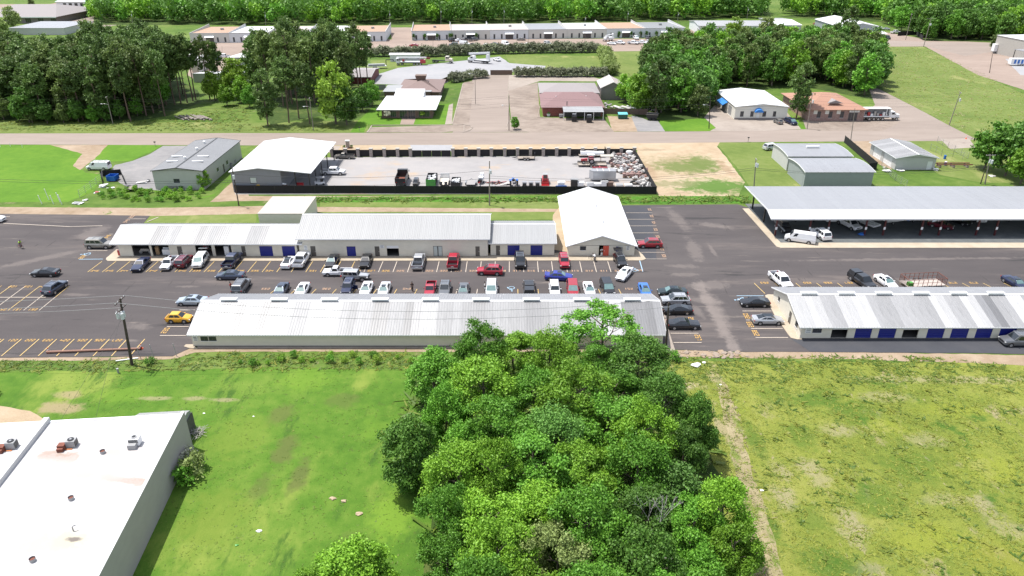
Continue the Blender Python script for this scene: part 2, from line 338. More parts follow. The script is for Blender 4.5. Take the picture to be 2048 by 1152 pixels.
patch('meadow',[(1745,93),(1848,94),(1960,150),(2100,210),(2400,330),(2400,390),(2048,285),(1945,276),(1880,240),(1765,180)],g_yard,0.014,0.35)
patch('lane_verge',[(140,435),(305,432),(512,428),(512,446),(250,449)],g_yard,0.018,0.15)
patch('lane_verge',[(640,404),(1118,402),(1125,440),(990,440),(640,426)],g_yard,0.016,0.25)
patch('lane_verge',[(1430,284),(1542,286),(1560,330),(1630,372),(1500,375),(1470,330)],g_yard,0.016,0.2)
patch('lane_verge',[(1700,283),(1800,300),(1880,350),(1960,365),(2200,372),(2200,300),(1960,276),(1740,276)],g_yard,0.014,0.2)
patch('ditch_grass',[(620,394),(1120,392),(1120,403),(620,405)],ground('ditch_weeds',((0.035,0.10,0.012),(0.06,0.16,0.015),(0.09,0.20,0.02)),0.2,1,6,bump=0.7,bdist=0.2,bscale=3),0.022,0.15)
patch('ditch_grass',[(1240,393),(1500,392),(1500,407),(1245,408)],MATS['ditch_weeds'],0.022,0.15)
# bare soil and gravel
patch('dirt_track',[(1432,762),(1450,765),(1475,830),(1500,920),(1535,1040),(1568,1152),(1600,1250),(1525,1250),(1500,1152),(1478,1000),(1462,900),(1445,820)],
      ground('dry_grass',((0.19,0.165,0.085),(0.26,0.22,0.125),(0.33,0.28,0.175)),0.3,1.2,6,bump=0.8,bdist=0.15,bscale=4,stain=[((0.14,0.18,0.04),0.5,0.49,0.12,(1,0.4,1))]),0.018,0.35,1.0)
patch('bare_soil',[(-200,810),(0,812),(60,822),(105,848),(120,870),(-200,880)],g_sand,0.020,0.25)
patch('bare_soil',[(1280,290),(1430,289),(1448,310),(1490,365),(1478,392),(1318,392),(1270,312)],g_sand,0.018,0.3)
patch('bare_soil',[(100,290),(216,290),(190,318),(160,340),(146,332),(165,308)],g_dirt,0.020,0.3)
patch('bare_soil',[(655,291),(1100,288),(1440,284),(1430,300),(1268,300),(660,305)],g_sand,0.016,0.2)
patch('lane',[(-200,415),(0,414),(300,416),(520,412),(640,414),(1115,418),(1115,424),(640,424),(520,428),(300,432),(170,431),(0,428),(-200,427)],g_dirt,0.020,0.15)
patch('lane',[(480,350),(500,352),(498,392),(1320,393),(1320,398),(470,402),(420,404)],g_dirt,0.017,0.2)
patch('lane',[(1106,430),(1122,410),(1138,512),(1106,512)],g_sand,0.024,0.12)
patch('bare_soil',[(-200,712),(0,715),(200,715),(345,712),(385,695),(1310,697),(1345,700),(1480,704),(1750,704),(2100,712),(2200,740),(1960,727),(1700,718),(1480,716),(1345,712),(1320,704),(700,703),(390,705),(350,718),(200,722),(-200,721)],g_dirt,0.014,0.22,1.0)
patch('gravel_drive',[(326,292),(480,291),(478,300),(400,380),(320,382),(250,372),(215,352),(230,330),(265,322),(300,308)],g_dgrav,0.022,0.25)
patch('gravel_yard',[(470,374),(560,320),(655,315),(1268,311),(1312,388),(470,389)],g_yardg,0.024)
patch('gravel_drive',[(820,290),(905,290),(903,302),(824,302)],g_grav,0.026,0.1)
patch('gravel_yard',[(748,168),(752,150),(795,136),(1000,113),(1018,126),(1092,132),(1085,139),(1030,141),(1018,150),(905,150),(895,165),(860,172)],g_grav,0.020,0.3)
patch('gravel_drive',[(1262,232),(1310,232),(1330,263),(1275,263)],g_dgrav,0.026,0.15)
patch('bare_soil',[(1215,232),(1262,234),(1300,263),(1225,263)],g_dirt,0.022,0.2)
patch('gravel_yard',[(375,150),(395,100),(500,92),(640,95),(740,97),(745,110),(520,118),(440,150),(400,165)],g_pink,0.020,0.3)
patch('dirt_lot',[(380,80),(1400,77),(1440,68),(1500,95),(1385,101),(1222,103),(1195,96),(740,98),(520,103),(380,110)],g_pink,0.018,0.25)
patch('dirt_lot',[(780,55),(824,55),(824,80),(784,80)],g_pink,0.022)
patch('dirt_lot',[(1380,60),(1400,56),(1490,80),(1640,85),(1640,96),(1480,100),(1380,80)],g_pink,0.022,0.2)
patch('dirt_lot',[(1640,55),(1700,52),(1860,80),(2000,86),(2000,104),(2200,150),(2300,300),(2048,180),(1955,150),(1850,93),(1640,94)],g_pink,0.024,0.3)
patch('road',[(1740,80),(1860,84),(2000,86),(2200,88),(2200,104),(2000,102),(1930,112),(1850,92),(1740,92)],g_road,0.030,0.15)
patch('gravel_lot',[(2010,118),(2200,112),(2200,160),(2040,150)],g_grav,0.034,0.2)
patch('road',[(-300,10),(100,8),(170,-8),(330,-10),(240,14),(218,62),(130,62),(100,30),(-300,20)],g_pink,0.018,0.2)
patch('parking_lot',[(90,18),(220,20),(240,50),(130,60)],g_road,0.026)
patch('road',[(1570,-4),(1800,-4),(1775,5),(1600,6)],g_conc,0.018,0.2)
patch('road',[(700,-3),(1400,1),(1500,-1),(1400,-4)],g_conc,0.018,0.2)
# streets and paved yards
patch('road',[(-400,267),(0,267),(730,266),(1400,263),(1640,258),(1760,250),(1930,272),(1955,278),(1930,282),(1700,283),(1430,285),(1060,289),(500,291),(0,289),(-400,290)],g_road,0.030,0.06)
patch('side_street',[(905,265),(925,235),(942,165),(950,150),(1018,150),(1016,180),(1020,240),(1060,264)],g_road,0.034,0.05)
patch('side_street',[(1690,258),(1750,210),(1735,170),(1762,180),(1850,225),(1900,252),(1952,278),(1760,262)],g_road,0.036,0.05)
patch('parking_lot',[(1016,180),(1075,165),(1080,235),(1208,238),(1228,264),(1060,265),(1024,255)],g_oldc,0.038,0.06)
patch('parking_lot',[(1018,150),(1175,152),(1200,158),(1190,163),(1080,162),(1016,182)],g_conc,0.039,0.06)
patch('parking_lot',[(740,255),(905,250),(928,165),(945,162),(930,250),(945,254),(925,262),(880,265),(732,265)],g_oldc,0.038,0.05)
patch('parking_lot',[(905,249),(926,166),(948,166),(938,250)],g_oldc,0.040,0.05)
patch('parking_lot',[(1420,262),(1432,256),(1408,235),(1430,210),(1470,225),(1575,226),(1602,258),(1520,262)],g_conc,0.037,0.04)
patch('parking_lot',[(1612,258),(1605,240),(1740,236),(1800,245),(1765,262),(1640,262)],g_oldc,0.039,0.06)
patch('sidewalk',[(898,210),(906,207),(904,248),(890,249)],g_conc,0.042)
patch('sidewalk',[(800,249),(804,236),(832,236),(827,249)],g_pink,0.042)
patch('concrete_drive',[(1880,278),(1938,277),(1950,295),(1900,298)],g_conc,0.034,0.1)
patch('concrete_drive',[(1700,283),(1745,282),(1785,340),(1760,330)],g_dirt,0.030,0.1)
patch('concrete_drive',[(650,292),(682,292),(672,305),(640,305)],g_conc,0.034)
# the big asphalt car park with its kerbed aprons
patch('parking_lot',[(-300,428),(0,428),(180,430),(300,432),(288,446),(262,458),(262,500),(1110,500),(1140,505),(1200,500),(1240,411),(1475,409),(1495,415),(1560,470),(2400,470),(2400,716),(1950,707),(1750,704),(1480,704),(1345,700),(1335,692),(1300,690),(390,692),(345,713),(0,716),(-300,718)],g_asph,0.050,0.08)
patch('asphalt_strip',[(1582,679),(2300,678),(2300,714),(1950,707),(1620,704)],g_asph2,0.062,0.15)
patch('asphalt_strip',[(1240,411),(1300,411),(1314,520),(1272,521)],g_asph2,0.060,0.2)
def slabz(name,pts,h,m,world=False,t=0.25):
 w = pts if world else [G(*p) for p in pts]
 area = sum(w[i][0]*w[(i+1) % len(w)][1] - w[(i+1) % len(w)][0]*w[i][1] for i in range(len(w)))
 if area < 0: w = w[::-1]
 b = MB(); b.slab([(x,y,h) for x,y in w],h + 0.05)
 return b.build(name,m,kind='structure')
slabz('sidewalk',[(233,500),(226,506),(213,517),(212,520),(216,523),(238,523),(1284,522),(1292,519),(1285,510),(1272,499),(1262,500),(1140,505),(1100,508)],0.14,g_beige)
slabz('sidewalk',[(1536,590),(1530,592),(1532,598),(1548,630),(1576,670),(1582,677),(1594,680),(1604,680),(1590,640),(1558,591)],0.14,g_beige)
slabz('sidewalk',[(1332,690),(1325,700),(1310,707),(1330,707),(1352,707),(1338,665),(1334,640),(1325,620)],0.13,g_conc)
slabz('sidewalk',[(386,690),(372,690),(368,694),(378,697),(395,699)],0.13,g_beige)
slabz('sidewalk',[(395,690),(395,697),(1310,698),(1310,688)],0.10,g_conc)
# carport floor inside its pale kerb
X0c,Y0c = G(1545,492); X1c,Y1c = G(1490,416)
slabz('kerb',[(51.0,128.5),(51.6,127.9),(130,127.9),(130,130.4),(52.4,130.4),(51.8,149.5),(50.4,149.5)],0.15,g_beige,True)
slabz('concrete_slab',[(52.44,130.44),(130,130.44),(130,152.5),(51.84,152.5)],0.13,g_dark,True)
def kerb(pts,w=0.18,h=0.13,m=None):
 b = MB(); ww = [G(*p) for p in pts]
 for a,c in zip(ww[:-1],ww[1:]):
  L_ = math.dist(a,c); ang = math.atan2(c[1]-a[1],c[0]-a[0])
  b.obox(((a[0]+c[0])/2,(a[1]+c[1])/2,h/2),(L_ + w,w,h),ang)
 b.build('kerb',m or g_conc,kind='structure')
kerb([(735,265),(744,251),(926,250),(940,252),(945,256),(938,262),(925,265)],0.35)
kerb([(905,248),(926,168)],0.35); kerb([(928,250),(928,262)],0.3); kerb([(923,209),(958,210)],0.3)
kerb([(1016,262),(1012,255),(1018,240),(1016,185)],0.2); kerb([(1090,235),(1075,235),(1090,166)],0.2)
# painted stall lines and numbers
def px_len(px,py,dx): return dx
def line(p,q,m,w=0.11,name='stall_line'):
 a,c = G(*p),G(*q); L_ = math.dist(a,c); ang = math.atan2(c[1]-a[1],c[0]-a[0])
 nx,ny = -math.sin(ang)*w/2*1.15,math.cos(ang)*w/2*1.15
 b = MB(); b.poly([(a[0]-nx,a[1]-ny,0.095),(c[0]-nx,c[1]-ny,0.095),(c[0]+nx,c[1]+ny,0.095),(a[0]+nx,a[1]+ny,0.095)])
 b.build(name,m,kind='structure')
SEG = {'0':'abcdef','1':'bc','2':'abged','3':'abgcd','4':'fgbc','5':'afgcd','6':'afgedc','7':'abc','8':'abcdefg','9':'abcfgd'}
DIG = {}
def digit_mesh(d,m):
 """stencil digit 0.32 wide, 0.62 high, centred"""
 k = (d,m.name)
 if k in DIG: return DIG[k]
 b = MB(); w,h,t = 0.36,0.66,0.095
 R_ = {'a':(-w/2,w/2,h/2-t,h/2),'g':(-w/2,w/2,-t/2,t/2),'d':(-w/2,w/2,-h/2,-h/2+t),
          'f':(-w/2,-w/2+t,t/2,h/2-t),'b':(w/2-t,w/2,t/2,h/2-t),'e':(-w/2,-w/2+t,-h/2+t,-t/2),'c':(w/2-t,w/2,-h/2+t,-t/2)}
 for s in SEG[d]:
  x0,x1,y0,y1 = R_[s]; b.poly([(x0,y0,0),(x1,y0,0),(x1,y1,0),(x0,y1,0)])
 if d == '1':
  b = MB(); b.poly([(-t/2,-h/2,0),(t/2,-h/2,0),(t/2,h/2,0),(-t/2,h/2,0)])
 DIG[k] = b.mesh('digit',m); return DIG[k]
def number(px,py,s,rot,m,sc=1.0):
 x,y = G(px,py); c,sn = math.cos(rot),math.sin(rot)
 par = bpy.data.objects.new('stall_number',None); COL.objects.link(par); par.location = (x,y,0.098); par.rotation_euler = (0,0,rot)
 par.scale = (sc,sc,1); par['kind'] = 'structure'
 for i,d in enumerate(s):
  o = link('digit',digit_mesh(d,m),par,loc=((i - (len(s)-1)/2) * 0.50,0,0)); 
for k in range(0,38):          # front row of the long white buildings
 n = 347 - k
 x = 175.5 + 29.07 * k
 if n < 310: break
 xt = 1024 - (1024 - x) * (521.5 + 150) / (545 + 150)
 line((x,545),(xt,523.6),m_yel if n > 328 else m_pal)
 if n not in (347,343,341,337,333,332,330,324,314): number(x - 14.5,542.5,str(n),0,m_num if n > 325 else m_nump)
number(1277,541.5,'309',0,m_nump); line((1285.5,544),(1279,521),m_blu,0.14)
for k in range(-3,3):           # block on the left, two rows back to back
 xb = 16.5 + 31.0 * k; f = lambda y: 1024 - (1024 - xb) * (y + 150) / (621.7 + 150)
 line((xb,621.7),(f(595.7),595.7),m_pal if k else m_yel); line((f(595.3),595.3),(f(573),573),m_pal if k % 2 else m_yel)
 number(26.5 + 31 * k,574,str(102 + k),math.pi,m_num)
 number(4 + 31 * k,620,str(150 + k),0,m_num)
line((-60,595.5),(92,595.5),m_pal,0.14)
for k in range(-2,8):           # row 22x beside the ditch
 x = 43.5 + 35.2 * k
 line((x,679),(1024 - (1024 - x) * (713 + 150) / (679 + 150),713),m_yel,0.13)
 if 221 + k <= 227: number(26 + 34.8 * k,681.5,str(221 + k),math.pi,m_num)
for k in range(0,20):           # row 233-251 behind the long roof
 n = 233 + k; x = 532 + 40.3 * k
 if n > 252: break
 line((x + 20,579),(x + 20 + (x + 20 - 1024) * 0.055,600),m_yel if n not in (241,242,243,244) else m_pal)
 if n in (233,236,240,251): number(x,578.5,str(n),math.pi,m_nump)
for k in range(0,14):           # row 263-276 behind the right building
 n = 263 + k; x = 1508 + 41.6 * k if k else 1508
 line((x,567),(x + (x - 1024) * 0.045,588),m_yel)
 if k not in (1,5,6,11): number(x + 21 + (k > 0) * 2,566.5,str(n),math.pi,m_num)
for k in range(0,8):            # rear lot beside the white gable building
 y = [426.3,439.3,452.5,466.5,480.5,492.5,505.5,518.7][k]
 line((1252 + 3.2*k,y),(1304.5 + 4.1*k,y),m_pal)
 if k not in (5,): number(1299 + 4.1*k,y - 6.5,('302','303','304','305','306','','307','308')[k] ,-math.pi/2,m_nump)
for y,x0,x1 in ((667.5,1341,1397),(686,1347,1403)): line((x0,y),(x1,y),m_pal,0.14)
number(1396,676,'257',-math.pi/2,m_num,1.2); number(1383,640.5,'256',-math.pi/2,m_num,1.2)
for y,x0,x1,m in ((592.5,1473,1527,m_blu),(623,1485,1543,m_pal),(641,1492,1500,m_pal),(658,1502,1565,m_pal),(676,1511,1576,m_pal)): line((x0,y),(x1,y),m,0.14)
for py,px,s in ((633,1493,'260'),(650,1500,'259'),(667,1511,'258')): number(px,py,s,math.pi/2,m_num,1.2)
for y,x0,x1 in ((672,320,372),(654,334,378),(621,359,390)): line((x0,y),(x1,y),m_pal,0.14)
number(331,662,'230',math.pi/2,m_num,1.2)
line((158,519.5),(206,519),m_blu,0.16); line((176,502),(215,502),m_pal,0.14); line((206,479),(222,479),m_pal,0.12); line((219,469),(226,469),m_pal,0.12); line((255,438.5),(292,438.5),m_pal,0.12)
line((0,447),(60,450),m_pal,0.18); line((60,450),(140,454),m_pal,0.18); line((140,454),(205,452),m_pal,0.16); line((0,434),(20,434),m_pal,0.16)
number(165,515,'309',math.pi/2,m_num,1.2); number(215,474,'348',math.pi/2,m_num,1.2); number(253,443,'349',math.pi/2,m_nump,1.2); number(264,434,'350',math.pi/2,m_nump,1.2)
line((295,444),(317,435),m_pal,0.2)
def wheelchair(px,py,rot=0.0,sc=1.0):
 """painted wheelchair symbol: head, back, seat, leg and an open wheel"""
 x,y = G(px,py); b = MB(); z = 0
 def bar(a,c,w=0.12):
  ang = math.atan2(c[1]-a[1],c[0]-a[0]); nx,ny = -math.sin(ang)*w/2,math.cos(ang)*w/2
  b.poly([(a[0]-nx,a[1]-ny,z),(c[0]-nx,c[1]-ny,z),(c[0]+nx,c[1]+ny,z),(a[0]+nx,a[1]+ny,z)])
 b.poly([(-0.1+0.11*math.cos(t*math.pi/4),0.62+0.11*math.sin(t*math.pi/4),z) for t in range(8)])
 bar((-0.1,0.46),(-0.05,0.02)); bar((-0.05,0.02),(0.26,0.02)); bar((0.26,0.02),(0.42,-0.36)); bar((-0.08,0.26),(0.2,0.26))
 ps = [(-0.06+0.34*math.cos(R(a)),-0.16+0.34*math.sin(R(a))) for a in range(100,345,30)]
 for p,q in zip(ps[:-1],ps[1:]): bar(p,q,0.09)
 o = b.build('wheelchair_symbol',m_blu,kind='structure'); o.location = (x,y,0.1); o.rotation_euler = (0,0,rot); o.scale = (1.5*sc,1.5*sc,1)
wheelchair(173,509,math.pi/2); wheelchair(1269,540,0); wheelchair(1022,578,math.pi); wheelchair(1482,600,math.pi/2,1.1)
# ------------------------------------------------------------------ buildings
w_white = mat('white_coated_metal',(0.60,0.60,0.61),0.45,var=0.04,scale=0.7,rand=0.03)
w_old = mat('aged_white_coating',(0.36,0.36,0.362),0.5,var=0.14,scale=1.0,rand=0.10,streak=(2.6,0.35,1))
w_galv = mat('weathered_galvanised',(0.215,0.215,0.22),0.42,metal=0.25,var=0.16,scale=1.2,rand=0.25,streak=(3,0.4,1))
w_patch = mat('patchy_white_coating',(0.265,0.265,0.27),0.5,var=0.17,scale=0.9,rand=0.18,streak=(2.2,0.5,1))
w_blgrey = mat('blue_grey_metal',(0.235,0.24,0.255),0.45,var=0.05,scale=0.6,rand=0.04)
w_grey = mat('light_grey_metal',(0.275,0.277,0.28),0.45,var=0.05,scale=0.8,rand=0.04,streak=(3,0.5,1))
w_dgrey = mat('dull_grey_metal',(0.185,0.188,0.195),0.5,var=0.08,scale=0.8,rand=0.05,streak=(3,0.5,1))
w_creamr = mat('cream_roof_coating',(0.36,0.335,0.295),0.6,var=0.05)
w_wall = mat('warm_grey_wall_paint',(0.62,0.58,0.49),0.7,var=0.07,scale=0.8,bump=0.05,streak=(1,1,2.5))
w_wall2 = mat('pale_metal_siding',(0.46,0.455,0.44),0.6,var=0.05,scale=0.8,bump=0.03)
w_gsid = mat('green_grey_siding',(0.40,0.41,0.365),0.6,var=0.05,scale=0.8)
w_bsid = mat('blue_grey_siding',(0.27,0.295,0.30),0.55,var=0.05,scale=0.8)
w_dsid = mat('slate_siding',(0.20,0.205,0.225),0.55,var=0.05,scale=0.8)
w_trim = mat('white_trim',(0.72,0.72,0.72),0.5,var=0.03)
w_dtrim = mat('dark_trim',(0.05,0.052,0.055),0.5,var=0.1)
w_blue = mat('blue_roller_door',(0.010,0.017,0.19),0.35,var=0.06,spec=0.4)
w_door = mat('dark_brown_door',(0.10,0.09,0.08),0.55,var=0.1)
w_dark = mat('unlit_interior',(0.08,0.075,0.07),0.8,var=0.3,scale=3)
w_glass = mat('window_glass',(0.03,0.035,0.045),0.08,var=0.2,spec=0.8)
w_frost = mat('frosted_glass',(0.45,0.50,0.48),0.3,var=0.1)
w_red = mat('red_door_paint',(0.55,0.08,0.05),0.5,var=0.12)
w_post = mat('maroon_steel',(0.065,0.008,0.012),0.4,var=0.15)
w_bpost = mat('black_steel',(0.02,0.02,0.022),0.4,var=0.2)
w_foot = mat('dark_base',(0.06,0.055,0.055),0.8,var=0.2)
w_mem = mat('white_membrane_roof',(0.44,0.425,0.42),0.6,var=0.02,scale=0.4)
RS = (0.27,0.19,0.145); PS = (0.36,0.315,0.295)
w_mem = ground('membrane_roof',((0.405,0.392,0.39),(0.44,0.43,0.43),(0.46,0.45,0.45)),0.1,0.6,3,bump=0.05,rough=.6,spots=[(*G(px,py,4.75),rx*2.1,ry*2.1,-.1,c,a) for px,py,rx,ry,c,a in ((116,912,1.3,.5,RS,.95),(104,925,1.3,.8,PS,.8),(255,961,1.5,.3,RS,.9),(200,958,2.5,.4,PS,.7),(158,950,1.0,.6,PS,.9),(228,905,.7,.4,PS,.9),(190,890,1.2,.8,PS,.6),(235,948,1.2,.5,PS,.7),(105,1090,2.0,1.0,PS,.9),(155,1080,1.4,.7,(0.38,0.36,0.27),.8),(150,1079,.4,.15,(0.12,0.10,0.09),.9),(45,866,1.2,.5,PS,.8),(20,1085,1.5,1.2,PS,.6),(262,924,1.2,.4,PS,.6),(40,1090,1.5,1.0,PS,.5),(250,900,1.2,.6,PS,.5))])
w_mstain = mat('rust_stain',(0.38,0.26,0.19),0.7,var=0.35,scale=2)
w_greyw = mat('grey_block_wall',(0.37,0.335,0.325),0.8,var=0.06,scale=0.5,bump=0.1,streak=(1,1,2))
w_conc = mat('cast_concrete',(0.35,0.33,0.30),0.85,var=0.12,bump=0.15)
w_shb = mat('brown_shingles',(0.185,0.135,0.125),0.9,var=0.12,scale=3,bump=0.2,bscale=12)
w_shm = mat('maroon_shingles',(0.185,0.115,0.115),0.9,var=0.12,scale=3,bump=0.2,bscale=12)
w_shg = mat('grey_shingles',(0.235,0.215,0.215),0.9,var=0.10,scale=3,bump=0.2,bscale=12)
w_sho = mat('orange_brown_shingles',(0.30,0.165,0.115),0.9,var=0.10,scale=3,bump=0.2,bscale=12)
w_tan = mat('tan_roof_gravel',(0.33,0.215,0.15),0.9,var=0.14,scale=0.5)
w_pinkr = mat('pinkish_white_roof',(0.37,0.325,0.31),0.8,var=0.07,scale=0.4)
w_unit = mat('pale_blue_grey_block',(0.62,0.63,0.64),0.8,var=0.04)
w_unit2 = mat('beige_grey_block',(0.56,0.54,0.50),0.8,var=0.04)
w_para = mat('parapet_white',(0.45,0.45,0.45),0.7,var=0.04)
w_brown = mat('brown_siding',(0.13,0.085,0.065),0.7,var=0.2,scale=3)
w_tanb = mat('taupe_siding',(0.22,0.195,0.185),0.7,var=0.06)
w_awn = mat('blue_awning_canvas',(0.02,0.17,0.50),0.6,var=0.06)
w_cream = mat('cream_siding',(0.62,0.60,0.545),0.6,var=0.04)
def brickmat(name,c1,c2,mo,s=1.0):
 m,n,l,b = _new(name); tc = n.new('ShaderNodeTexCoord'); bt = n.new('ShaderNodeTexBrick')
 mp = n.new('ShaderNodeMapping'); mp.inputs['Rotation'].default_value = (math.pi/2,0,0)
 l.new(tc.outputs['Object'],mp.inputs[0]); l.new(mp.outputs[0],bt.inputs['Vector'])
 bt.inputs['Scale'].default_value = s; bt.inputs['Brick Width'].default_value = 0.42; bt.inputs['Row Height'].default_value = 0.16
 bt.inputs['Mortar Size'].default_value = 0.012
 bt.inputs['Color1'].default_value = (*c1,1); bt.inputs['Color2'].default_value = (*c2,1); bt.inputs['Mortar'].default_value = (*mo,1)
 l.new(bt.outputs['Color'],b.inputs['Base Color']); b.inputs['Roughness'].default_value = 0.9
 MATS[name] = m; return m
w_brick = brickmat('mixed_brown_brick',(0.22,0.11,0.09),(0.34,0.22,0.19),(0.3,0.27,0.25))
w_rbrick = brickmat('red_brick',(0.16,0.035,0.03),(0.25,0.06,0.045),(0.16,0.13,0.12))
def wall_panels(b,u0,u1,h,opens,T,th=0.18,mi=0):
 """wall from u0 to u1, height h, with rectangular holes; T maps (u, depth, z) to the building's space"""
 us = sorted({u0,u1,*[o[0] for o in opens],*[o[1] for o in opens]})
 for a,c in zip(us[:-1],us[1:]):
  hs = sorted((o[2],o[3]) for o in opens if o[0] <= a + 1e-6 and o[1] >= c - 1e-6)
  z = 0
  for lo,hi in hs + [(h,h)]:
   if lo > z + 1e-6:
    P_ = [T(a,0,z),T(c,0,z),T(c,th,z),T(a,th,z),T(a,0,lo),T(c,0,lo),T(c,th,lo),T(a,th,lo)]
    b.add(P_,[(0,3,2,1),(4,5,6,7),(0,1,5,4),(1,2,6,5),(2,3,7,6),(3,0,4,7)],mi)
   z = hi
RIB = {}
def rib_sheet(w,L_,ribs,h,mats_key,mats):
 """one roofing sheet: w across (x), L_ along y, with raised ribs; top lies at z = 0"""
 k = (round(w,3),round(L_,3),ribs,h,mats_key)
 if k in RIB: return RIB[k]
 b = MB(); xs = []; g = 0.004
 for i in range(ribs):
  c = -w/2 + w*(i+0.5)/ribs; q = 0.035
  xs += [(c-q*1.8,0),(c-q,h),(c+q,h),(c+q*1.8,0)]
 xs = [(-w/2+g,0)] + xs + [(w/2-g,0)]
 vs = [(x,0,z) for x,z in xs] + [(x,L_,z) for x,z in xs]; n = len(xs)
 fs = [(i,i+1,n+i+1,n+i) for i in range(n-1)]
 b.add(vs,fs)
 b.add([(-w/2+g,0,-0.03),(w/2-g,0,-0.03),(w/2-g,L_,-0.03),(-w/2+g,L_,-0.03),(-w/2+g,0,0),(w/2-g,0,0)],[(3,2,1,0),(0,1,5,4)])
 RIB[k] = b.mesh('roof_sheet',mats); return RIB[k]
def slope(par,A,B,C,D,n,mat_of,name='roof_sheet',ribs=3,h=0.035):
 """sheets laid side by side on the rectangle A(eave left) B(eave right) C(ridge right) D(ridge left)"""
 A,B,C,D = map(Vector,(A,B,C,D))
 ex = (B - A); w = ex.length / n; ex.normalize(); ey = (D - A); L_ = ey.length; ey.normalize(); ez = ex.cross(ey)
 for i in range(n):
  o = A + ex * (w * (i + 0.5)) + ez * (0.002 * (i % 2))
  m = mat_of(i) if callable(mat_of) else mat_of
  M_ = Matrix((ex,ey,ez)).transposed().to_4x4(); M_.translation = o
  ob = link(name,rib_sheet(w,L_,ribs,h,m.name,m),par); ob.matrix_local = M_
def T_front(y): return lambda u,d,z: (u,y + d,z)
def T_left(x): return lambda u,d,z: (x + d,u,z)
def T_right(x): return lambda u,d,z: (x - d,u,z)
def roller(par,u0,u1,z0,z1,y,m=None,name='roller_door',side='f',tilt=0):
 """ribbed roll-up door recessed in its opening"""
 b = MB(); n = max(4,int((z1 - z0) / 0.28)); st = (z1 - z0) / n
 T = T_front(y) if side == 'f' else (T_left(y) if side == 'l' else T_right(y))
 for i in range(n):
  z = z0 + i*st
  vs = [T(u0,0.10,z),T(u1,0.10,z),T(u1,0.07,z+st*0.5),T(u0,0.07,z+st*0.5),T(u1,0.10,z+st*0.97),T(u0,0.10,z+st*0.97)]
  b.add(vs,[(0,1,2,3),(3,2,4,5)])
 b.build(name,m or w_blue,par)
def door(par,u0,u1,z1,y,m=None,name='door',side='f',handle=True):
 T = T_front(y) if side == 'f' else (T_left(y) if side == 'l' else T_right(y))
 b = MB(); P_ = lambda a,c,d0,d1,z0,z1_: b.add([T(a,d0,z0),T(c,d0,z0),T(c,d1,z0),T(a,d1,z0),T(a,d0,z1_),T(c,d0,z1_),T(c,d1,z1_),T(a,d1,z1_)],
  [(0,3,2,1),(4,5,6,7),(0,1,5,4),(1,2,6,5),(2,3,7,6),(3,0,4,7)])
 P_(u0,u1,0.06,0.11,0.0,z1)
 d = b.build(name,m or w_door,par)
 if handle:
  b = MB(); P_(u1-0.16,u1-0.08,0.03,0.06,1.0,1.12); b.build('handle',w_trim,d)
 return d
def window(par,u0,u1,z0,z1,y,panes=2,side='f',frame=None,glass=None,sill=True):
 T = T_front(y) if side == 'f' else (T_left(y) if side == 'l' else T_right(y))
 b = MB()
 def P_(a,c,d0,d1,z0_,z1_): b.add([T(a,d0,z0_),T(c,d0,z0_),T(c,d1,z0_),T(a,d1,z0_),T(a,d0,z1_),T(c,d0,z1_),T(c,d1,z1_),T(a,d1,z1_)],
  [(0,3,2,1),(4,5,6,7),(0,1,5,4),(1,2,6,5),(2,3,7,6),(3,0,4,7)])
 t = 0.06
 P_(u0,u1,-0.02,0.05,z0,z0+t); P_(u0,u1,-0.02,0.05,z1-t,z1); P_(u0,u0+t,-0.018,0.05,z0+t,z1-t); P_(u1-t,u1,-0.018,0.05,z0+t,z1-t)
 for i in range(1,panes):
  c = u0 + (u1-u0)*i/panes; P_(c-t/2,c+t/2,-0.016,0.05,z0+t,z1-t)
 w = b.build('window',frame or w_dtrim,par)
 w_ = (u1-u0-t)/panes
 for i in range(panes):
  b = MB(); P_(u0+t/2+i*w_+t/2+0.002,u0+t/2+(i+1)*w_-t/2-0.002,0.015,0.03,z0+t,z1-t); b.build('pane',glass or w_glass,w)
 if sill: b = MB(); P_(u0-0.05,u1+0.05,-0.07,-0.022,z0-0.07,z0-0.005); b.build('sill',frame or w_trim,w)
 return w
def sheetwall(b,x0,x1,y,z0,z1,mi=0): b.add([(x0,y,z0),(x1,y,z0),(x1,y,z1),(x0,y,z1)],[(0,1,2,3)],mi)
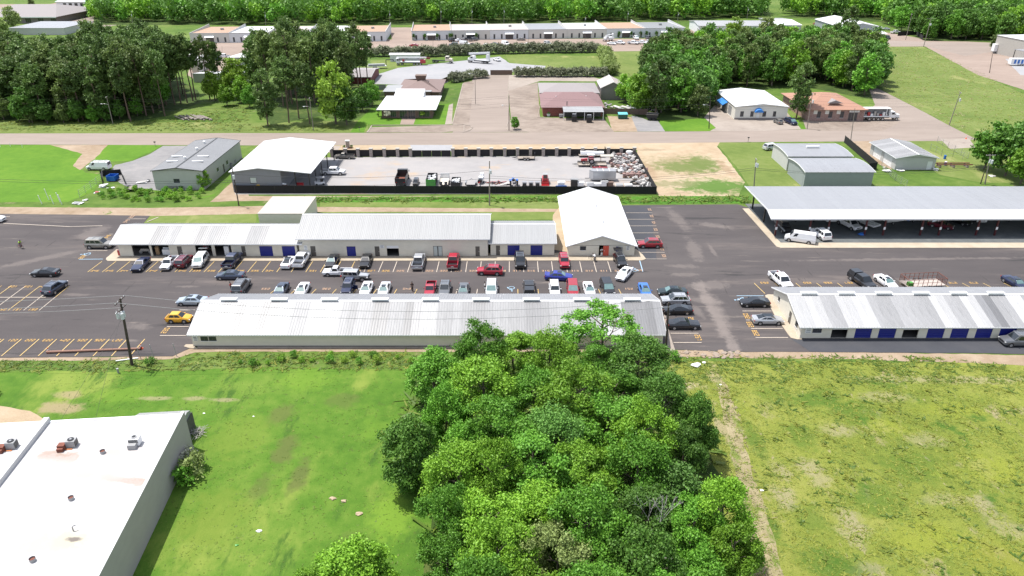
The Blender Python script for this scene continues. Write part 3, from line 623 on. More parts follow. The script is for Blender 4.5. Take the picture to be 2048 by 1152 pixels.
def gable_x(name,label,cat,x0,x1,y0,y1,he,hr,wallm,nearm,farm,oh=0.4,ohx=0.4,front=(),back=(),left=(),right=(),
   sheet=1.2,ridge=0.5,vents=0,ribs=3,group=None,foot=True,ridgem=None,interior=True):
 """building whose ridge runs along x; front faces -y. Openings are (u0, u1, z0, z1, kind, ...)"""
 t = thing(name,label,cat,((x0+x1)/2,(y0+y1)/2,0),0,group); cx,cy = (x0+x1)/2,(y0+y1)/2
 X0,X1,Y0,Y1 = x0-cx,x1-cx,y0-cy,y1-cy; yr = Y0 + (Y1-Y0)*ridge
 th = 0.18
 b = MB(); wall_panels(b,X0,X1,he,[(o[0]-cx,o[1]-cx,o[2],o[3]) for o in front],T_front(Y0)); b.build('front_wall',wallm,t)
 b = MB(); b.box(X0,X1,Y1-th,Y1,0,he); b.build('rear_wall',wallm,t)
 for nm,X,T,ops,sg in (('left_wall',X0,T_left(X0),left,1),('right_wall',X1,T_right(X1),right,-1)):
  b = MB(); wall_panels(b,Y0+th+.002,Y1-th-.002,he,[(o[0]-cy,o[1]-cy,o[2],o[3]) for o in ops],T)
  # gable triangle
  a_,c_,r_ = (Y0,he),(Y1,he),(yr,hr - 0.08)
  vs = []
  for d in (0,sg*th): vs += [(X+d,a_[0],a_[1]+.002),(X+d,c_[0],c_[1]+.002),(X+d,r_[0],r_[1])]
  b.add(vs,[(0,1,2),(5,4,3),(0,3,4,1),(1,4,5,2),(2,5,3,0)]); b.build(nm,wallm,t)
 if foot:
  b = MB(); b.box(X0-.03,X1+.03,Y0-.03,Y0-.002,0,0.18); b.build('base_strip',w_foot,t)  # dark strip along the foot of the front wall
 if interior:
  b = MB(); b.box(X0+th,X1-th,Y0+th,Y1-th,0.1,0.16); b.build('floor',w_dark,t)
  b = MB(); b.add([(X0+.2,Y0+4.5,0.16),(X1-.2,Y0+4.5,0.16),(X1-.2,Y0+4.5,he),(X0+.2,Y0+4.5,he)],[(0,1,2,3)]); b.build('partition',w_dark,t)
 k1 = (hr-he)/(yr-Y0); k2 = (hr-he)/(Y1-yr)
 n = max(2,round((X1-X0+2*ohx)/sheet))
 slope(t,(X0-ohx,Y0-oh,he-k1*oh+.03),(X1+ohx,Y0-oh,he-k1*oh+.03),(X1+ohx,yr,hr),(X0-ohx,yr,hr),n,nearm,ribs=ribs)
 slope(t,(X1+ohx,Y1+oh,he-k2*oh+.03),(X0-ohx,Y1+oh,he-k2*oh+.03),(X0-ohx,yr,hr),(X1+ohx,yr,hr),n,farm,ribs=ribs)
 b = MB()
 for s,k_,e in ((-1,k1,Y0-oh),(1,k2,Y1+oh)):
  b.add([(X0-ohx,yr,hr+.05),(X1+ohx,yr,hr+.05),(X1+ohx,yr+s*.22,hr+.045-k_*.2),(X0-ohx,yr+s*.22,hr+.045-k_*.2)],[(0,1,2,3) if s < 0 else (3,2,1,0)])
 b.build('ridge_cap',ridgem or w_trim,t)
 b = MB(); b.box(X0-ohx,X1+ohx,Y0-oh-.05,Y0-oh-.005,he-k1*oh-.14,he-k1*oh+.03)
 b.build('gutter',w_trim,t)
 b = MB()
 for X in (X0-ohx-.03,X1+ohx):
  for s,k_,e in ((-1,k1,Y0-oh),(1,k2,Y1+oh)):
   zz = he - k_*oh
   vs = [(X,e,zz-.12),(X+.03,e,zz-.12),(X+.03,e,zz+.06),(X,e,zz+.06),(X,yr,hr-.12),(X+.03,yr,hr-.12),(X+.03,yr,hr+.07),(X,yr,hr+.07)]
   b.add(vs,[(0,1,2,3),(7,6,5,4),(0,4,5,1),(3,2,6,7),(0,3,7,4),(1,5,6,2)])
 b.build('rake_trim',w_trim,t)
 for i in range(vents):
  u = X0 + (X1-X0)*(i+0.5)/vents if vents else 0
  b = MB(); b.box(u-1.2,u+1.2,yr-.25,yr+.25,hr+.06,hr+.30); b.box(u-1.27,u+1.27,yr-.33,yr+.33,hr+.30,hr+.36); b.build('ridge_vent',w_trim,t)
 for side,ops,Yp,c in (('f',front,Y0,cx),('l',left,X0,cy),('r',right,X1,cy)):
  for o in ops:
   kind = o[4]; u0,u1 = o[0]-c,o[1]-c
   if kind == 'roller': roller(t,u0,u1,max(o[2],.14),o[3],Yp,side=side)
   elif kind == 'door': door(t,u0,u1,o[3],Yp,side=side)
   elif kind == 'window': window(t,u0,u1,o[2],o[3],Yp,2,side=side)
   elif kind == 'half': roller(t,u0,u1,o[2] + (o[3]-o[2])*0.72,o[3],Yp,w_trim,side=side)
   elif kind == 'glass':
    m_ = (u0+u1)/2
    for a,c_ in ((u0,m_-.02),(m_+.02,u1)):
     d = window(t,a,c_,0.15,o[3],Yp,1,side=side,glass=w_frost,sill=False)
 return t
def fx(px,py): return G(px,py)[0]
# --- long blue-door building, right
YB = 93.8
def bx(px): return G(px,676)[0]
fr = [(bx(1657)+.1,bx(1690),0.15,2.15,'half')]
for a,c,k in ((1705,1738,'roller'),(1752,1786,'roller'),(1800,1831,'half'),(1848.5,1882,'roller'),(1896,1930,'roller'),(1945,1977,'roller'),(1992,2025,'roller'),(2040,2072,'roller'),(2088,2120,'roller'),(2136,2168,'roller')):
 fr.append((bx(a),bx(c),0.15,2.1,k))
fr.append((bx(1620),bx(1638),1.1,2.0,'window'))
rg = random.Random(3)
bands = [rg.choice((0,0,0,1,1,1,2)) for _ in range(60)]
def bmat(i): return (w_old,w_patch,w_galv)[bands[i // 2]] if i > 3 else w_old
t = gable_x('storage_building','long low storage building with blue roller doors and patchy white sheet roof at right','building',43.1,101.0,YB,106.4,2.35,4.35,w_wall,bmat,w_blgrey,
  front=fr,left=[(98.0,99.0,0.14,2.1,'door'),(95.2,96.2,1.0,1.9,'window'),(103.4,104.2,1.2,1.9,'window')],vents=10)
# --- long building in the middle, foreground
bands2 = [rg.choice((0,0,0,1,1,1,2)) for _ in range(80)]
def amat(i):
 if i in (3,4,5,8,9): return w_galv
 if 52 < i < 58 or 40 <= i < 43: return w_galv
 return (w_old,w_patch,w_galv)[bands2[i // 2] if i > 8 else 0] if i else w_old
YA = 91.6
gable_x('storage_building','longest low building with ribbed white roof and nine ridge vents, blank grey rear wall','building',-46.9,22.1,YA,104.0,2.35,4.45,w_wall,amat,w_blgrey,
  front=[(-45.6,-44.5,1.0,1.75,'window'),(-44.4,-43.3,1.0,1.75,'window')],left=[(96,97,0.14,2.1,'door')],right=[(97,98,0.14,2.1,'door'),(93,94.2,1,1.8,'window')],vents=9)
# --- row behind the parked cars
YC = 123.9
def cx_(px): return G(px,505,1.0)[0] * 1.0
def dx_(px): x,y = G(px,512); return G(px,505,0.9)[0]
frC = [(dx_(266),dx_(301),.15,2.45,'open'),(dx_(305),dx_(340),.15,2.45,'open'),(dx_(356),dx_(365.5),.15,2.15,'door'),(dx_(392.5),dx_(425),.15,2.45,'open'),(dx_(431),dx_(464),.15,2.45,'open'),(dx_(484),dx_(492),.15,2.2,'door'),(dx_(520),dx_(546),.15,2.2,'roller'),(dx_(565),dx_(591),.15,2.2,'roller')]
bands3 = [0,0,0,0,0,0,2,2,1,1,0,0,2,2,2,1,2,2,0,0,0,1,1,2,0,0,0,0,0,0]
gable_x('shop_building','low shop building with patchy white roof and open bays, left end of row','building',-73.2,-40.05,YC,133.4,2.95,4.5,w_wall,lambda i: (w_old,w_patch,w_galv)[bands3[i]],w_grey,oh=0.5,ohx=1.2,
  front=frC,left=[(125.5,127,0.15,2.3,'open')])
frD = [(dx_(622),dx_(632),.15,2.2,'door'),(dx_(694),dx_(712),.15,2.15,'roller'),(dx_(750),dx_(759.5),.15,2.15,'door'),(dx_(774),dx_(798),.15,2.3,'half'),(dx_(867),dx_(885),.15,2.2,'glass'),(dx_(951),dx_(959.5),.15,2.15,'door')]
gable_x('shop_building','tall grey shop building with plain ribbed light grey roof in the middle of the row','building',-39.6,-4.5,YC,136.6,3.85,6.1,w_wall,w_grey,w_blgrey,front=frD,oh=.35,sheet=1.0,ribs=3)
gable_x('shop_building','short shop building with two blue doors, between grey building and gabled one','building',-4.0,7.9,124.3,135.0,2.85,4.4,w_wall,w_grey,w_blgrey,
  front=[(dx_(992),dx_(1000),.15,2.15,'door'),(dx_(1015),dx_(1039),.15,2.2,'roller'),(dx_(1061),dx_(1085),.15,2.2,'roller')])
def gable_y(name,label,cat,x0,x1,y0,y1,he,hr,wallm,roofm,oh=0.4,ohy=0.4,ridge=0.5,front=(),left=(),right=(),sheet=1.2,ribs=2,rearm=None,open_front=None,heL=None,heR=None,trim=None,interior=False,roof2=None):
 """building whose ridge runs away from the camera"""
 cx,cy = (x0+x1)/2,(y0+y1)/2; t = thing(name,label,cat,(cx,cy,0)); th = 0.18
 X0,X1,Y0,Y1 = x0-cx,x1-cx,y0-cy,y1-cy; xr = X0+(X1-X0)*ridge; heL = heL or he; heR = heR or he
 xo = X1 if open_front is None else open_front - cx
 b = MB(); wall_panels(b,X0,xo,min(heL,heR),[(o[0]-cx,o[1]-cx,o[2],o[3]) for o in front],T_front(Y0))
 h0 = min(heL,heR)
 zR = lambda x: heL + (hr-heL)*(x-X0)/(xr-X0) if x <= xr else hr - (hr-heR)*(x-xr)/(X1-xr)
 prof = [(X0,zR(X0)-.06)] + ([(xr,hr-.06)] if xr < xo else []) + [(xo,zR(xo)-.06)]
 for Y,s in ((Y0,1),(Y1,-1)):
  pts = [(X0,h0+.002)] + prof + [(xo,h0+.002)]
  n_ = len(pts); vs = [(x,Y,z) for x,z in pts] + [(x,Y+s*th,z) for x,z in pts]
  bb = b if s > 0 else MB()
  if s < 0: bb.box(X0,xo,Y1-th,Y1,0,h0)
  bb.add(vs,[tuple(range(n_)) if s < 0 else tuple(range(n_-1,-1,-1)),tuple(range(n_,2*n_)) if s > 0 else tuple(range(2*n_-1,n_-1,-1))] + [(i,(i+1) % n_,n_+(i+1) % n_,n_+i) for i in range(n_)])
  bb.build('front_wall' if s > 0 else 'rear_wall',wallm,t)
 b = MB(); wall_panels(b,Y0+th+.002,Y1-th-.002,heL-.04,[(o[0]-cy,o[1]-cy,o[2],o[3]) for o in left],T_left(X0)); b.build('left_wall',wallm,t)
 b = MB(); wall_panels(b,Y0+th+.002,Y1-th-.002,zR(xo)-.06,[(o[0]-cy,o[1]-cy,o[2],o[3]) for o in right],T_right(xo)); b.build('right_wall',wallm,t)
 if interior:
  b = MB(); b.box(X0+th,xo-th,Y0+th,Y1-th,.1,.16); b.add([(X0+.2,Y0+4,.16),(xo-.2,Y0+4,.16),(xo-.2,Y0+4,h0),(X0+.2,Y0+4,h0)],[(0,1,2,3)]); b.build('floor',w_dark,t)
 kL,kR = (hr-heL)/(xr-X0),(hr-heR)/(X1-xr); n = max(2,round((Y1-Y0+2*ohy)/sheet))
 slope(t,(X0-oh,Y1+ohy,heL-kL*oh+.03),(X0-oh,Y0-ohy,heL-kL*oh+.03),(xr,Y0-ohy,hr),(xr,Y1+ohy,hr),n,roofm,ribs=ribs)
 slope(t,(X1+oh,Y0-ohy,heR-kR*oh+.03),(X1+oh,Y1+ohy,heR-kR*oh+.03),(xr,Y1+ohy,hr),(xr,Y0-ohy,hr),n,roof2 or roofm,ribs=ribs)
 b = MB(); b.box(xr-.18,xr+.18,Y0-ohy,Y1+ohy,hr+.035,hr+.06); b.build('ridge_cap',trim or w_trim,t)
 b = MB()
 for Y in (Y0-ohy-.03,Y1+ohy):
  for xa,za,sg in ((X0-oh,heL-kL*oh,1),(X1+oh,heR-kR*oh,-1)):
   vs = [(xa,Y,za-.1),(xa,Y+.03,za-.1),(xa,Y+.03,za+.07),(xa,Y,za+.07),(xr,Y,hr-.1),(xr,Y+.03,hr-.1),(xr,Y+.03,hr+.07),(xr,Y,hr+.07)]
   b.add(vs,[(0,1,2,3),(7,6,5,4),(0,4,5,1),(3,2,6,7),(0,3,7,4),(1,5,6,2)])
 for X in (X0-oh-.03,X1+oh): b.box(X,X+.03,Y0-ohy,Y1+ohy,(heL-kL*oh if X < 0 else heR-kR*oh)-.1,(heL-kL*oh if X < 0 else heR-kR*oh)+.05)
 b.build('roof_trim',trim or w_trim,t)
 for side,ops,Yp,c in (('f',front,Y0,cx),('l',left,X0,cy),('r',right,xo,cy)):
  for o in ops:
   u0,u1,k = o[0]-c,o[1]-c,o[4]
   if k == 'roller': roller(t,u0,u1,max(o[2],.1),o[3],Yp,o[5] if len(o) > 5 else None,side=side)
   elif k == 'door': door(t,u0,u1,o[3],Yp,o[5] if len(o) > 5 else None,side=side)
   elif k == 'window': window(t,u0,u1,o[2],o[3],Yp,o[5] if len(o) > 5 else 2,side=side,frame=o[6] if len(o) > 6 else None,glass=o[7] if len(o) > 7 else None)
 return t
# --- white gabled building with the red door
gf = lambda px: G(px,505,0.9)[0]
t = gable_y('gabled_building','broad gabled building with plain bright white roof and open red door','building',10.5,22.9,124.3,151.6,2.2,4.2,w_wall,w_white,oh=.45,ohy=.35,
  front=[(gf(1160),gf(1172),1.2,2.0,'window'),(gf(1198),gf(1207),.15,2.15,'open'),(gf(1232),gf(1237),.9,1.95,'door',w_blue)],right=[(128,129,.15,2.1,'door')],interior=True,sheet=1.0)
cxg = (10.5+22.9)/2; cyg = (124.3+151.6)/2
b = MB(); b.obox((gf(1212)-cxg,124.3-cyg-.12,1.15),(1.05,.05,2.0),0.05); d = b.build('door',w_red,t)
b = MB(); b.obox((gf(1210)-cxg-.1,124.3-cyg-.19,1.15),(.06,.06,.12)); b.build('handle',w_trim,d)
for (x,y) in ((16.6,146),(17.2,140),(17.7,131)):
 b = MB(); b.cyl((x-cxg,y-cyg,4.0),(x-cxg,y-cyg,4.5),.12,.12,8); b.cyl((x-cxg,y-cyg,4.5),(x-cxg,y-cyg,4.6),.2,.2,8); b.build('roof_vent',w_trim,t)
def signboard(name,label,x,y,z,w,h,rows=3,tilt=0,m=None):
 t = thing(name,label,'sign',(x,y,0)); b = MB(); b.box(-w/2,w/2,-.03,0,z-h/2,z+h/2); b.build('panel',m or w_trim,t)
 b = MB()
 for i in range(rows):
  zz = z + h/2 - h*(i+.6)/(rows+.3); b.box(-w*.4+rnd.uniform(0,.1)*w,w*.4-rnd.uniform(0,.15)*w,-.036,-.031,zz-h*.05,zz+h*.05)
 b.build('lettering',w_dtrim,t)
signboard('sign','small white notice on the wall of the white gabled building near its right corner',gf(1256),124.27,1.65,.6,.9,4)
signboard('sign','narrow white notice left of the first brown door of the grey building',dx_(613),123.87,1.9,.6,.9,3)
signboard('sign','wide white notice between brown door and open bay of the grey building',dx_(765),123.87,2.1,.85,.6,3)
signboard('sign','pale notice by the window at the near corner of the blue door building',bx(1610)+.1,YB-.03,1.5,.9,.9,3)
signboard('sign','pale notice by the window at the left end of the longest building',-46.35,YA-.03,1.5,.7,1.0,4)
b = MB(); b.box(-.35,.35,-.3,-.02,.8,1.9); o = b.build('electric_meter_box',w_grey); tag(o,'grey meter cabinet beside the blue door on the white gabled building','utility box'); o.location = (gf(1241),124.28,0)
# wall stuff inside the open shop bays
def clutter(name,label,cat,x,y,parts):
 t = thing(name,label,cat,(x,y,0.16))
 for nm,m,fn in parts:
  b = MB(); fn(b); b.build(nm,m,t)
 return t
m_wht = mat('white_enamel',(0.75,0.75,0.76),0.3,var=0.03)
m_tire = mat('black_rubber',(0.018,0.018,0.019),0.85,var=0.2)
m_rim = mat('alloy_rim',(0.45,0.45,0.46),0.35,metal=0.7,var=0.1)
m_card = mat('cardboard',(0.34,0.22,0.12),0.8,var=0.1)
m_steel = mat('bare_steel',(0.35,0.35,0.36),0.4,metal=0.6,var=0.2)
m_rust = mat('rusty_steel',(0.16,0.05,0.03),0.8,var=0.3,scale=4)
m_blk = mat('black_paint',(0.015,0.015,0.017),0.35,var=0.2)
m_redp = mat('red_paint',(0.38,0.015,0.02),0.3,var=0.1,coat=0.5)
m_grn = mat('green_paint',(0.05,0.25,0.035),0.4,var=0.12)
m_yelp = mat('yellow_paint',(0.62,0.36,0.02),0.35,var=0.1)
m_orange = mat('orange_plastic',(0.75,0.11,0.03),0.4,var=0.08)
m_bluep = mat('blue_plastic',(0.02,0.12,0.42),0.4,var=0.1)
clutter('washing_machine','white washing machine with raised lid in the second open bay','appliance',dx_(331),YC+1.0,[('body',m_wht,lambda b: b.box(-.9,.6,-.35,.35,0,1.05)),('control_panel',m_wht,lambda b: b.box(-.9,.6,.2,.35,1.052,1.25))])
clutter('refrigerator','tall white fridge standing in the fourth open bay','appliance',dx_(452),YC+.8,[('body',m_wht,lambda b: b.box(-.45,.45,-.35,.35,0,1.8)),('door',m_wht,lambda b: b.box(-.44,.44,-.4,-.352,.05,1.78))])
clutter('carton','tall brown carton leaning at the left side of the second open bay','box',dx_(311),YC+.9,[('box',m_card,lambda b: b.box(-.3,.3,-.2,.2,0,1.5)),('flap',m_card,lambda b: b.obox((0,-.1,1.56),(.6,.5,.02),0,0,0,.5))])
def tyre_b(b,c,r=.33,w=.2): b.cyl((c[0],c[1]-w/2,c[2]),(c[0],c[1]+w/2,c[2]),r,r,12)
clutter('motorcycle','dark machine with two pale wheels inside the first open bay','machine',dx_(284),YC+1.3,[('wheel',m_rim,lambda b: tyre_b(b,(-.9,0,.33))),('wheel',m_rim,lambda b: tyre_b(b,(.9,0,.33))),('frame',m_steel,lambda b: b.obox((0,0,.75),(1.6,.4,.5))),('seat',m_blk,lambda b: b.obox((.3,0,1.1),(.8,.35,.15)))])
clutter('workbench','grey bench loaded with tools inside the third open bay','bench',dx_(408),YC+1.6,[('bench_top',m_steel,lambda b: b.box(-1.3,1.3,-.3,.3,.85,.92)),('leg',m_steel,lambda b: b.box(-1.25,-1.15,-.25,.25,0,.85)),('leg',m_steel,lambda b: b.box(1.15,1.25,-.25,.25,0,.85)),('tool_chest',m_redp,lambda b: b.box(-.6,.2,-.2,.2,.922,1.4))])
clutter('extinguisher_cabinet','red cabinet standing on the walk at the left corner of the row','cabinet',-73.6,YC+.6,[('body',m_redp,lambda b: b.box(-.25,.25,-.2,.2,0,1.0)),('door',m_redp,lambda b: b.box(-.23,.23,-.23,-.202,.03,.97))])
# --- flat cream annex behind the row
def flatbox(name,label,cat,pts,h,wallm,roofm,oh=0.1,lip=0.0,z0=0.0):
 """flat roofed block; pts = footprint in metres, counter-clockwise from above"""
 cx = sum(p[0] for p in pts)/len(pts); cy = sum(p[1] for p in pts)/len(pts); t = thing(name,label,cat,(cx,cy,0)); L_ = [(p[0]-cx,p[1]-cy) for p in pts]
 b = MB(); n = len(L_)
 vs = [(x,y,z0) for x,y in L_] + [(x,y,h) for x,y in L_]; b.add(vs,[(i,(i+1) % n,n+(i+1) % n,n+i) for i in range(n)]); b.build('wall',wallm,t)
 R_ = [(x*(1+oh/max(1,math.hypot(x,y))),y*(1+oh/max(1,math.hypot(x,y))),h+.12) for x,y in L_]
 b = MB(); b.slab(R_,.12); b.build('roof',roofm,t)
 if lip:
  for i in range(n):
   b = MB(); a,c = Vector(R_[i]),Vector(R_[(i+1) % n]); m_ = (a+c)/2
   b.obox((m_.x,m_.y,h+.12+lip/2),((c-a).length+.1,.22,lip),math.atan2(c.y-a.y,c.x-a.x)); b.build('parapet',w_para,t)
 return t
x0,y0 = G(517,446); x1,_ = G(607,446)
h_ = 3.4
ff = G(516,428,h_); fb = G(535,394,h_)
flatbox('annex','flat cream roofed annex behind the shop row','building',[(ff[0],ff[1]),(G(607,428,h_)[0],ff[1]),(G(607,428,h_)[0],fb[1]),(ff[0],fb[1])],h_,w_wall,w_creamr,.15)
# --- open carport on maroon posts
t = thing('carport','huge open carport with flat blue-grey roof, white front fascia and maroon posts','carport',(90,141,0))
XL,XR = 50.8-90,130-90; yf,yr_,yb = 133.0-141,136.0-141,151.4-141
n = 44
slope(t,(XL,yf,4.15),(XR,yf,4.15),(XR,yr_,4.95),(XL,yr_,4.95),n,w_white,name='fascia_sheet',ribs=2)
slope(t,(XR,yb,4.55),(XL,yb,4.55),(XL,yr_,4.95),(XR,yr_,4.95),n,w_blgrey,ribs=2,h=0.02)
b = MB(); b.box(XL,XR,yf-.06,yf-.01,3.85,4.18); b.build('gutter',w_trim,t)
b = MB(); vs = [(XL-.04,yf-.06,3.85),(XL-.04,yr_,4.8),(XL-.04,yb,4.45),(XL-.04,yb,4.72),(XL-.04,yr_,5.1),(XL-.04,yf-.06,4.2)]; b.add(vs + [(XL-.005,v[1],v[2]) for v in vs],[(0,1,4,5),(1,2,3,4),(11,10,7,6),(10,9,8,7),(5,4,10,11),(4,3,9,10)]); b.build('rake_trim',w_trim,t)
pxs = [1550,1617,1654,1728.5,1765.5,1840,1877,1951.5,1989,2063,2100]
for i,p in enumerate(pxs):
 x = G(p,472.5)[0] - 90
 for j,yy in enumerate((134.2,141.5,149.4)):
  b = MB(); b.box(x-.14,x+.14,yy-141-.14,yy-141+.14,.13,4.35); po = b.build('post',w_post if j == 0 else w_bpost,t)
  if j == 0: b = MB(); b.box(x-.2,x+.2,yy-141-.2,yy-141-.145,1.4,1.95); b.build('number_plate',w_trim,po)
 b = MB(); b.box(x-.1,x+.1,134.2-141+.15,149.4-141-.15,4.1,4.35); b.build('beam',w_bpost,t)
for k in range(1,16,2): b = MB(); yy = 135.2-141+k; b.box(XL+.3,XR,yy-.06,yy+.06,4.38,4.55); b.build('purlin',w_trim,t)
# --- green-grey metal workshop, left of centre
t = gable_y('workshop','green-grey metal workshop with low pitched grey roof beside the gravel drive','building',-83.6,-72.0,162.6,188.6,4.6,5.3,w_gsid,w_dgrey,oh=.25,ohy=.3,ridge=.5,
 front=[(-79.0,-77.6,1.6,2.6,'window',2),(-72.9,-71.9-.35,.1,2.2,'door')],right=[(171,172.2,1.6,2.5,'window',1),(175,176,.1,2.2,'door'),(177.5,178.6,1.4,2.4,'window',1)],sheet=1.5,trim=w_dtrim)
for (px,py) in ((370,317),(394,299),(409,286)):
 x,y = G(px,py,5.3); b = MB(); b.cyl((x+77.8,y-175.6,5.0),(x+77.8,y-175.6,5.6),.22,.22,8); b.ball((x+77.8,y-175.6,5.7),.38,.38,.2); b.build('roof_vent',w_trim,t)
for (px,py) in ((354,312),(344,322),(406,312),(395,322)):
 x,y = G(px,py,5.1); b = MB(); z = 5.08 if abs(x+77.8) > 2 else 5.2; b.box(x+77.8-1.3,x+77.8+1.3,y-175.6-.28,y-175.6+.28,z-.05,z+.1); b.build('skylight',w_trim,t)
# --- white roofed shed with open right side
t = gable_y('machine_shed','slate walled shed with wide white roof, open on its right side to the gravel yard','building',-64.6,-46.4,160.6,186.6,4.4,5.9,w_dsid,w_white,oh=.3,ohy=.35,ridge=.36,
 front=[(-60.4,-58.9,2.2,3.6,'window',1,w_dtrim,w_frost)],open_front=-53.2,heL=5.0,heR=4.7,sheet=1.0,trim=w_trim)
for (x,y) in ((-46.8,161),(-46.8,166.6),(-46.8,172.5),(-46.8,178.6),(-46.8,185.8),(-50,161)):
 b = MB(); b.box(x+55.5-.1,x+55.5+.1,y-173.6-.1,y-173.6+.1,0,4.7); b.build('post',w_bpost,t)
slabz('concrete_slab',[(-53.2,160.6),(-45.6,160.6),(-45.6,187),(-53.2,187)],.08,g_grav,True)
slabz('concrete_slab',[(-45.55,160.6),(-44.2,160.6),(-44.2,187),(-45.55,187)],.06,g_dgrav,True)
# --- low metal sheds to the right of the sandy lot
def barrel(name,label,x0,x1,y0,y1,he,hr,wallm,roofm,extra=None):
 """shed with a shallow curved roof running along x"""
 cx,cy = (x0+x1)/2,(y0+y1)/2; t = thing(name,label,'building',(cx,cy,0)); X0,X1,Y0,Y1 = x0-cx,x1-cx,y0-cy,y1-cy
 k = 6; arc = [(Y0+(Y1-Y0)*i/k,he+(hr-he)*math.sin(math.pi*i/k)**.9) for i in range(k+1)]
 b = MB(); b.box(X0,X1,Y0,Y0+.15,0,he); b.build('front_wall',wallm,t)
 b = MB(); b.box(X0,X1,Y1-.15,Y1,0,he); b.build('rear_wall',wallm,t)
 for nm,X,s in (('left_wall',X0,1),('right_wall',X1,-1)):
  b = MB(); pts = [(Y0+.152,0)] + [(min(max(y,Y0+.152),Y1-.152),z-.03) for y,z in arc] + [(Y1-.152,0)]
  n_ = len(pts); vs = [(X,y,z) for y,z in pts]+[(X+s*.15,y,z) for y,z in pts]
  b.add(vs,[tuple(range(n_)),tuple(range(2*n_-1,n_-1,-1))]+[(i,(i+1)%n_,n_+(i+1)%n_,n_+i) for i in range(n_)]); b.build(nm,wallm,t)
 ns = max(4,round((X1-X0)/1.4))
 for i in range(ns):
  a,c = X0-.25+(X1-X0+.5)*i/ns+.005,X0-.25+(X1-X0+.5)*(i+1)/ns-.005
  b = MB(); ext = [(Y0-.3,he-.08)]+arc+[(Y1+.3,he-.08)]
  vs = [(a,y,z+.04) for y,z in ext]+[(c,y,z+.04) for y,z in ext]; m_ = len(ext)
  b.add(vs,[(j,m_+j,m_+j+1,j+1) for j in range(m_-1)])
  b.box(a+.02,a+.08,Y0-.3,Y0-.1,he-.06,he+.02); b.build('roof_sheet',roofm,t)
 b = MB()
 for X in (X0-.3,X1+.25):
  ext = [(Y0-.33,he-.1)]+arc+[(Y1+.33,he-.1)]
  for (ya,za),(yb_,zb) in zip(ext[:-1],ext[1:]): b.add([(X,ya,za-.12),(X+.05,ya,za-.12),(X+.05,ya,za+.07),(X,ya,za+.07),(X,yb_,zb-.12),(X+.05,yb_,zb-.12),(X+.05,yb_,zb+.07),(X,yb_,zb+.07)],[(0,1,2,3),(7,6,5,4),(0,4,5,1),(3,2,6,7),(0,3,7,4),(1,5,6,2)])
 b.build('roof_trim',w_trim,t)
 return t
t = barrel('metal_shed','rear one of the two blue-grey sheds, lighter walls and white ridge vent',69.3,85.2,177.2,188.8,3.8,4.2,w_wall2,w_blgrey)
b = MB(); b.box(-1.5,1.8,-.25,.25,4.35,4.75); b.build('ridge_vent',w_trim,t)
t = barrel('metal_shed','front one of the two blue-grey sheds, right behind the carport',68.8,84.8,163.9,174.9,3.9,4.4,w_bsid,w_blgrey)
door(t,1.5,2.6,2.3,-8.0,w_trim,side='l')
b = MB(); b.box(80,82.4,174.2,176,2.8,3.6); o = b.build('rooftop_cooler',w_trim); tag(o,'white cooler unit between the two blue-grey sheds','air conditioner')
def k3r(i): return w_grey
t = gable_y('metal_shed','pale metal shed with blotchy white and grey roof, junk along its front','building',97.0,107.0,177.9,192.3,3.2,4.1,w_wall2,w_patch,oh=.5,ohy=.5,ridge=.5,
 front=[(105.0,106.3,.1,2.2,'door',w_trim)],left=[(180,184.6,.1,2.6,'roller',w_trim),(186,190.5,.1,2.6,'roller',w_trim)],sheet=1.4,trim=w_trim)
# --- foreground flat roofed white building, lower left (turned a few degrees)
c0 = Vector(G(386,893)); ang = math.atan2(G(265,1152)[1]-c0.y,G(265,1152)[0]-c0.x)
t = thing('warehouse','big flat white roofed block in the lower left corner, plain grey side wall','building',(c0.x,c0.y,0),ang + math.pi/2)
HB = 4.75    # local: +x right, wall plane x = 0, building on -x, running to -y
b = MB(); b.box(-.3,0,-52,0,0,HB+.35); b.build('side_wall',w_greyw,t)
b = MB(); b.box(-70,-.302,-.3,-.02,0,HB-.02); b.build('rear_wall',w_greyw,t)
b = MB(); b.box(-70,-.302,-52,-.3,HB-.3,HB); b.build('roof',w_mem,t)
b = MB(); b.box(-.32,.03,-52,.03,HB+.352,HB+.42); b.build('coping',w_para,t)
b = MB(); b.box(-70,-.33,-.34,.02,HB+.002,HB+.09); b.build('roof_edge',w_trim,t)
b = MB(); b.box(-15.5,-14.9,-52,.05,HB+.004,HB+.55); b.build('parapet',w_para,t)
WM = Matrix.Translation((c0.x,c0.y,0)) @ Matrix.Rotation(ang + math.pi/2,4,'Z'); WI = WM.inverted()
def onroof(px,py): x,y = G(px,py,HB); v = WI @ Vector((x,y,HB)); return v.x,v.y
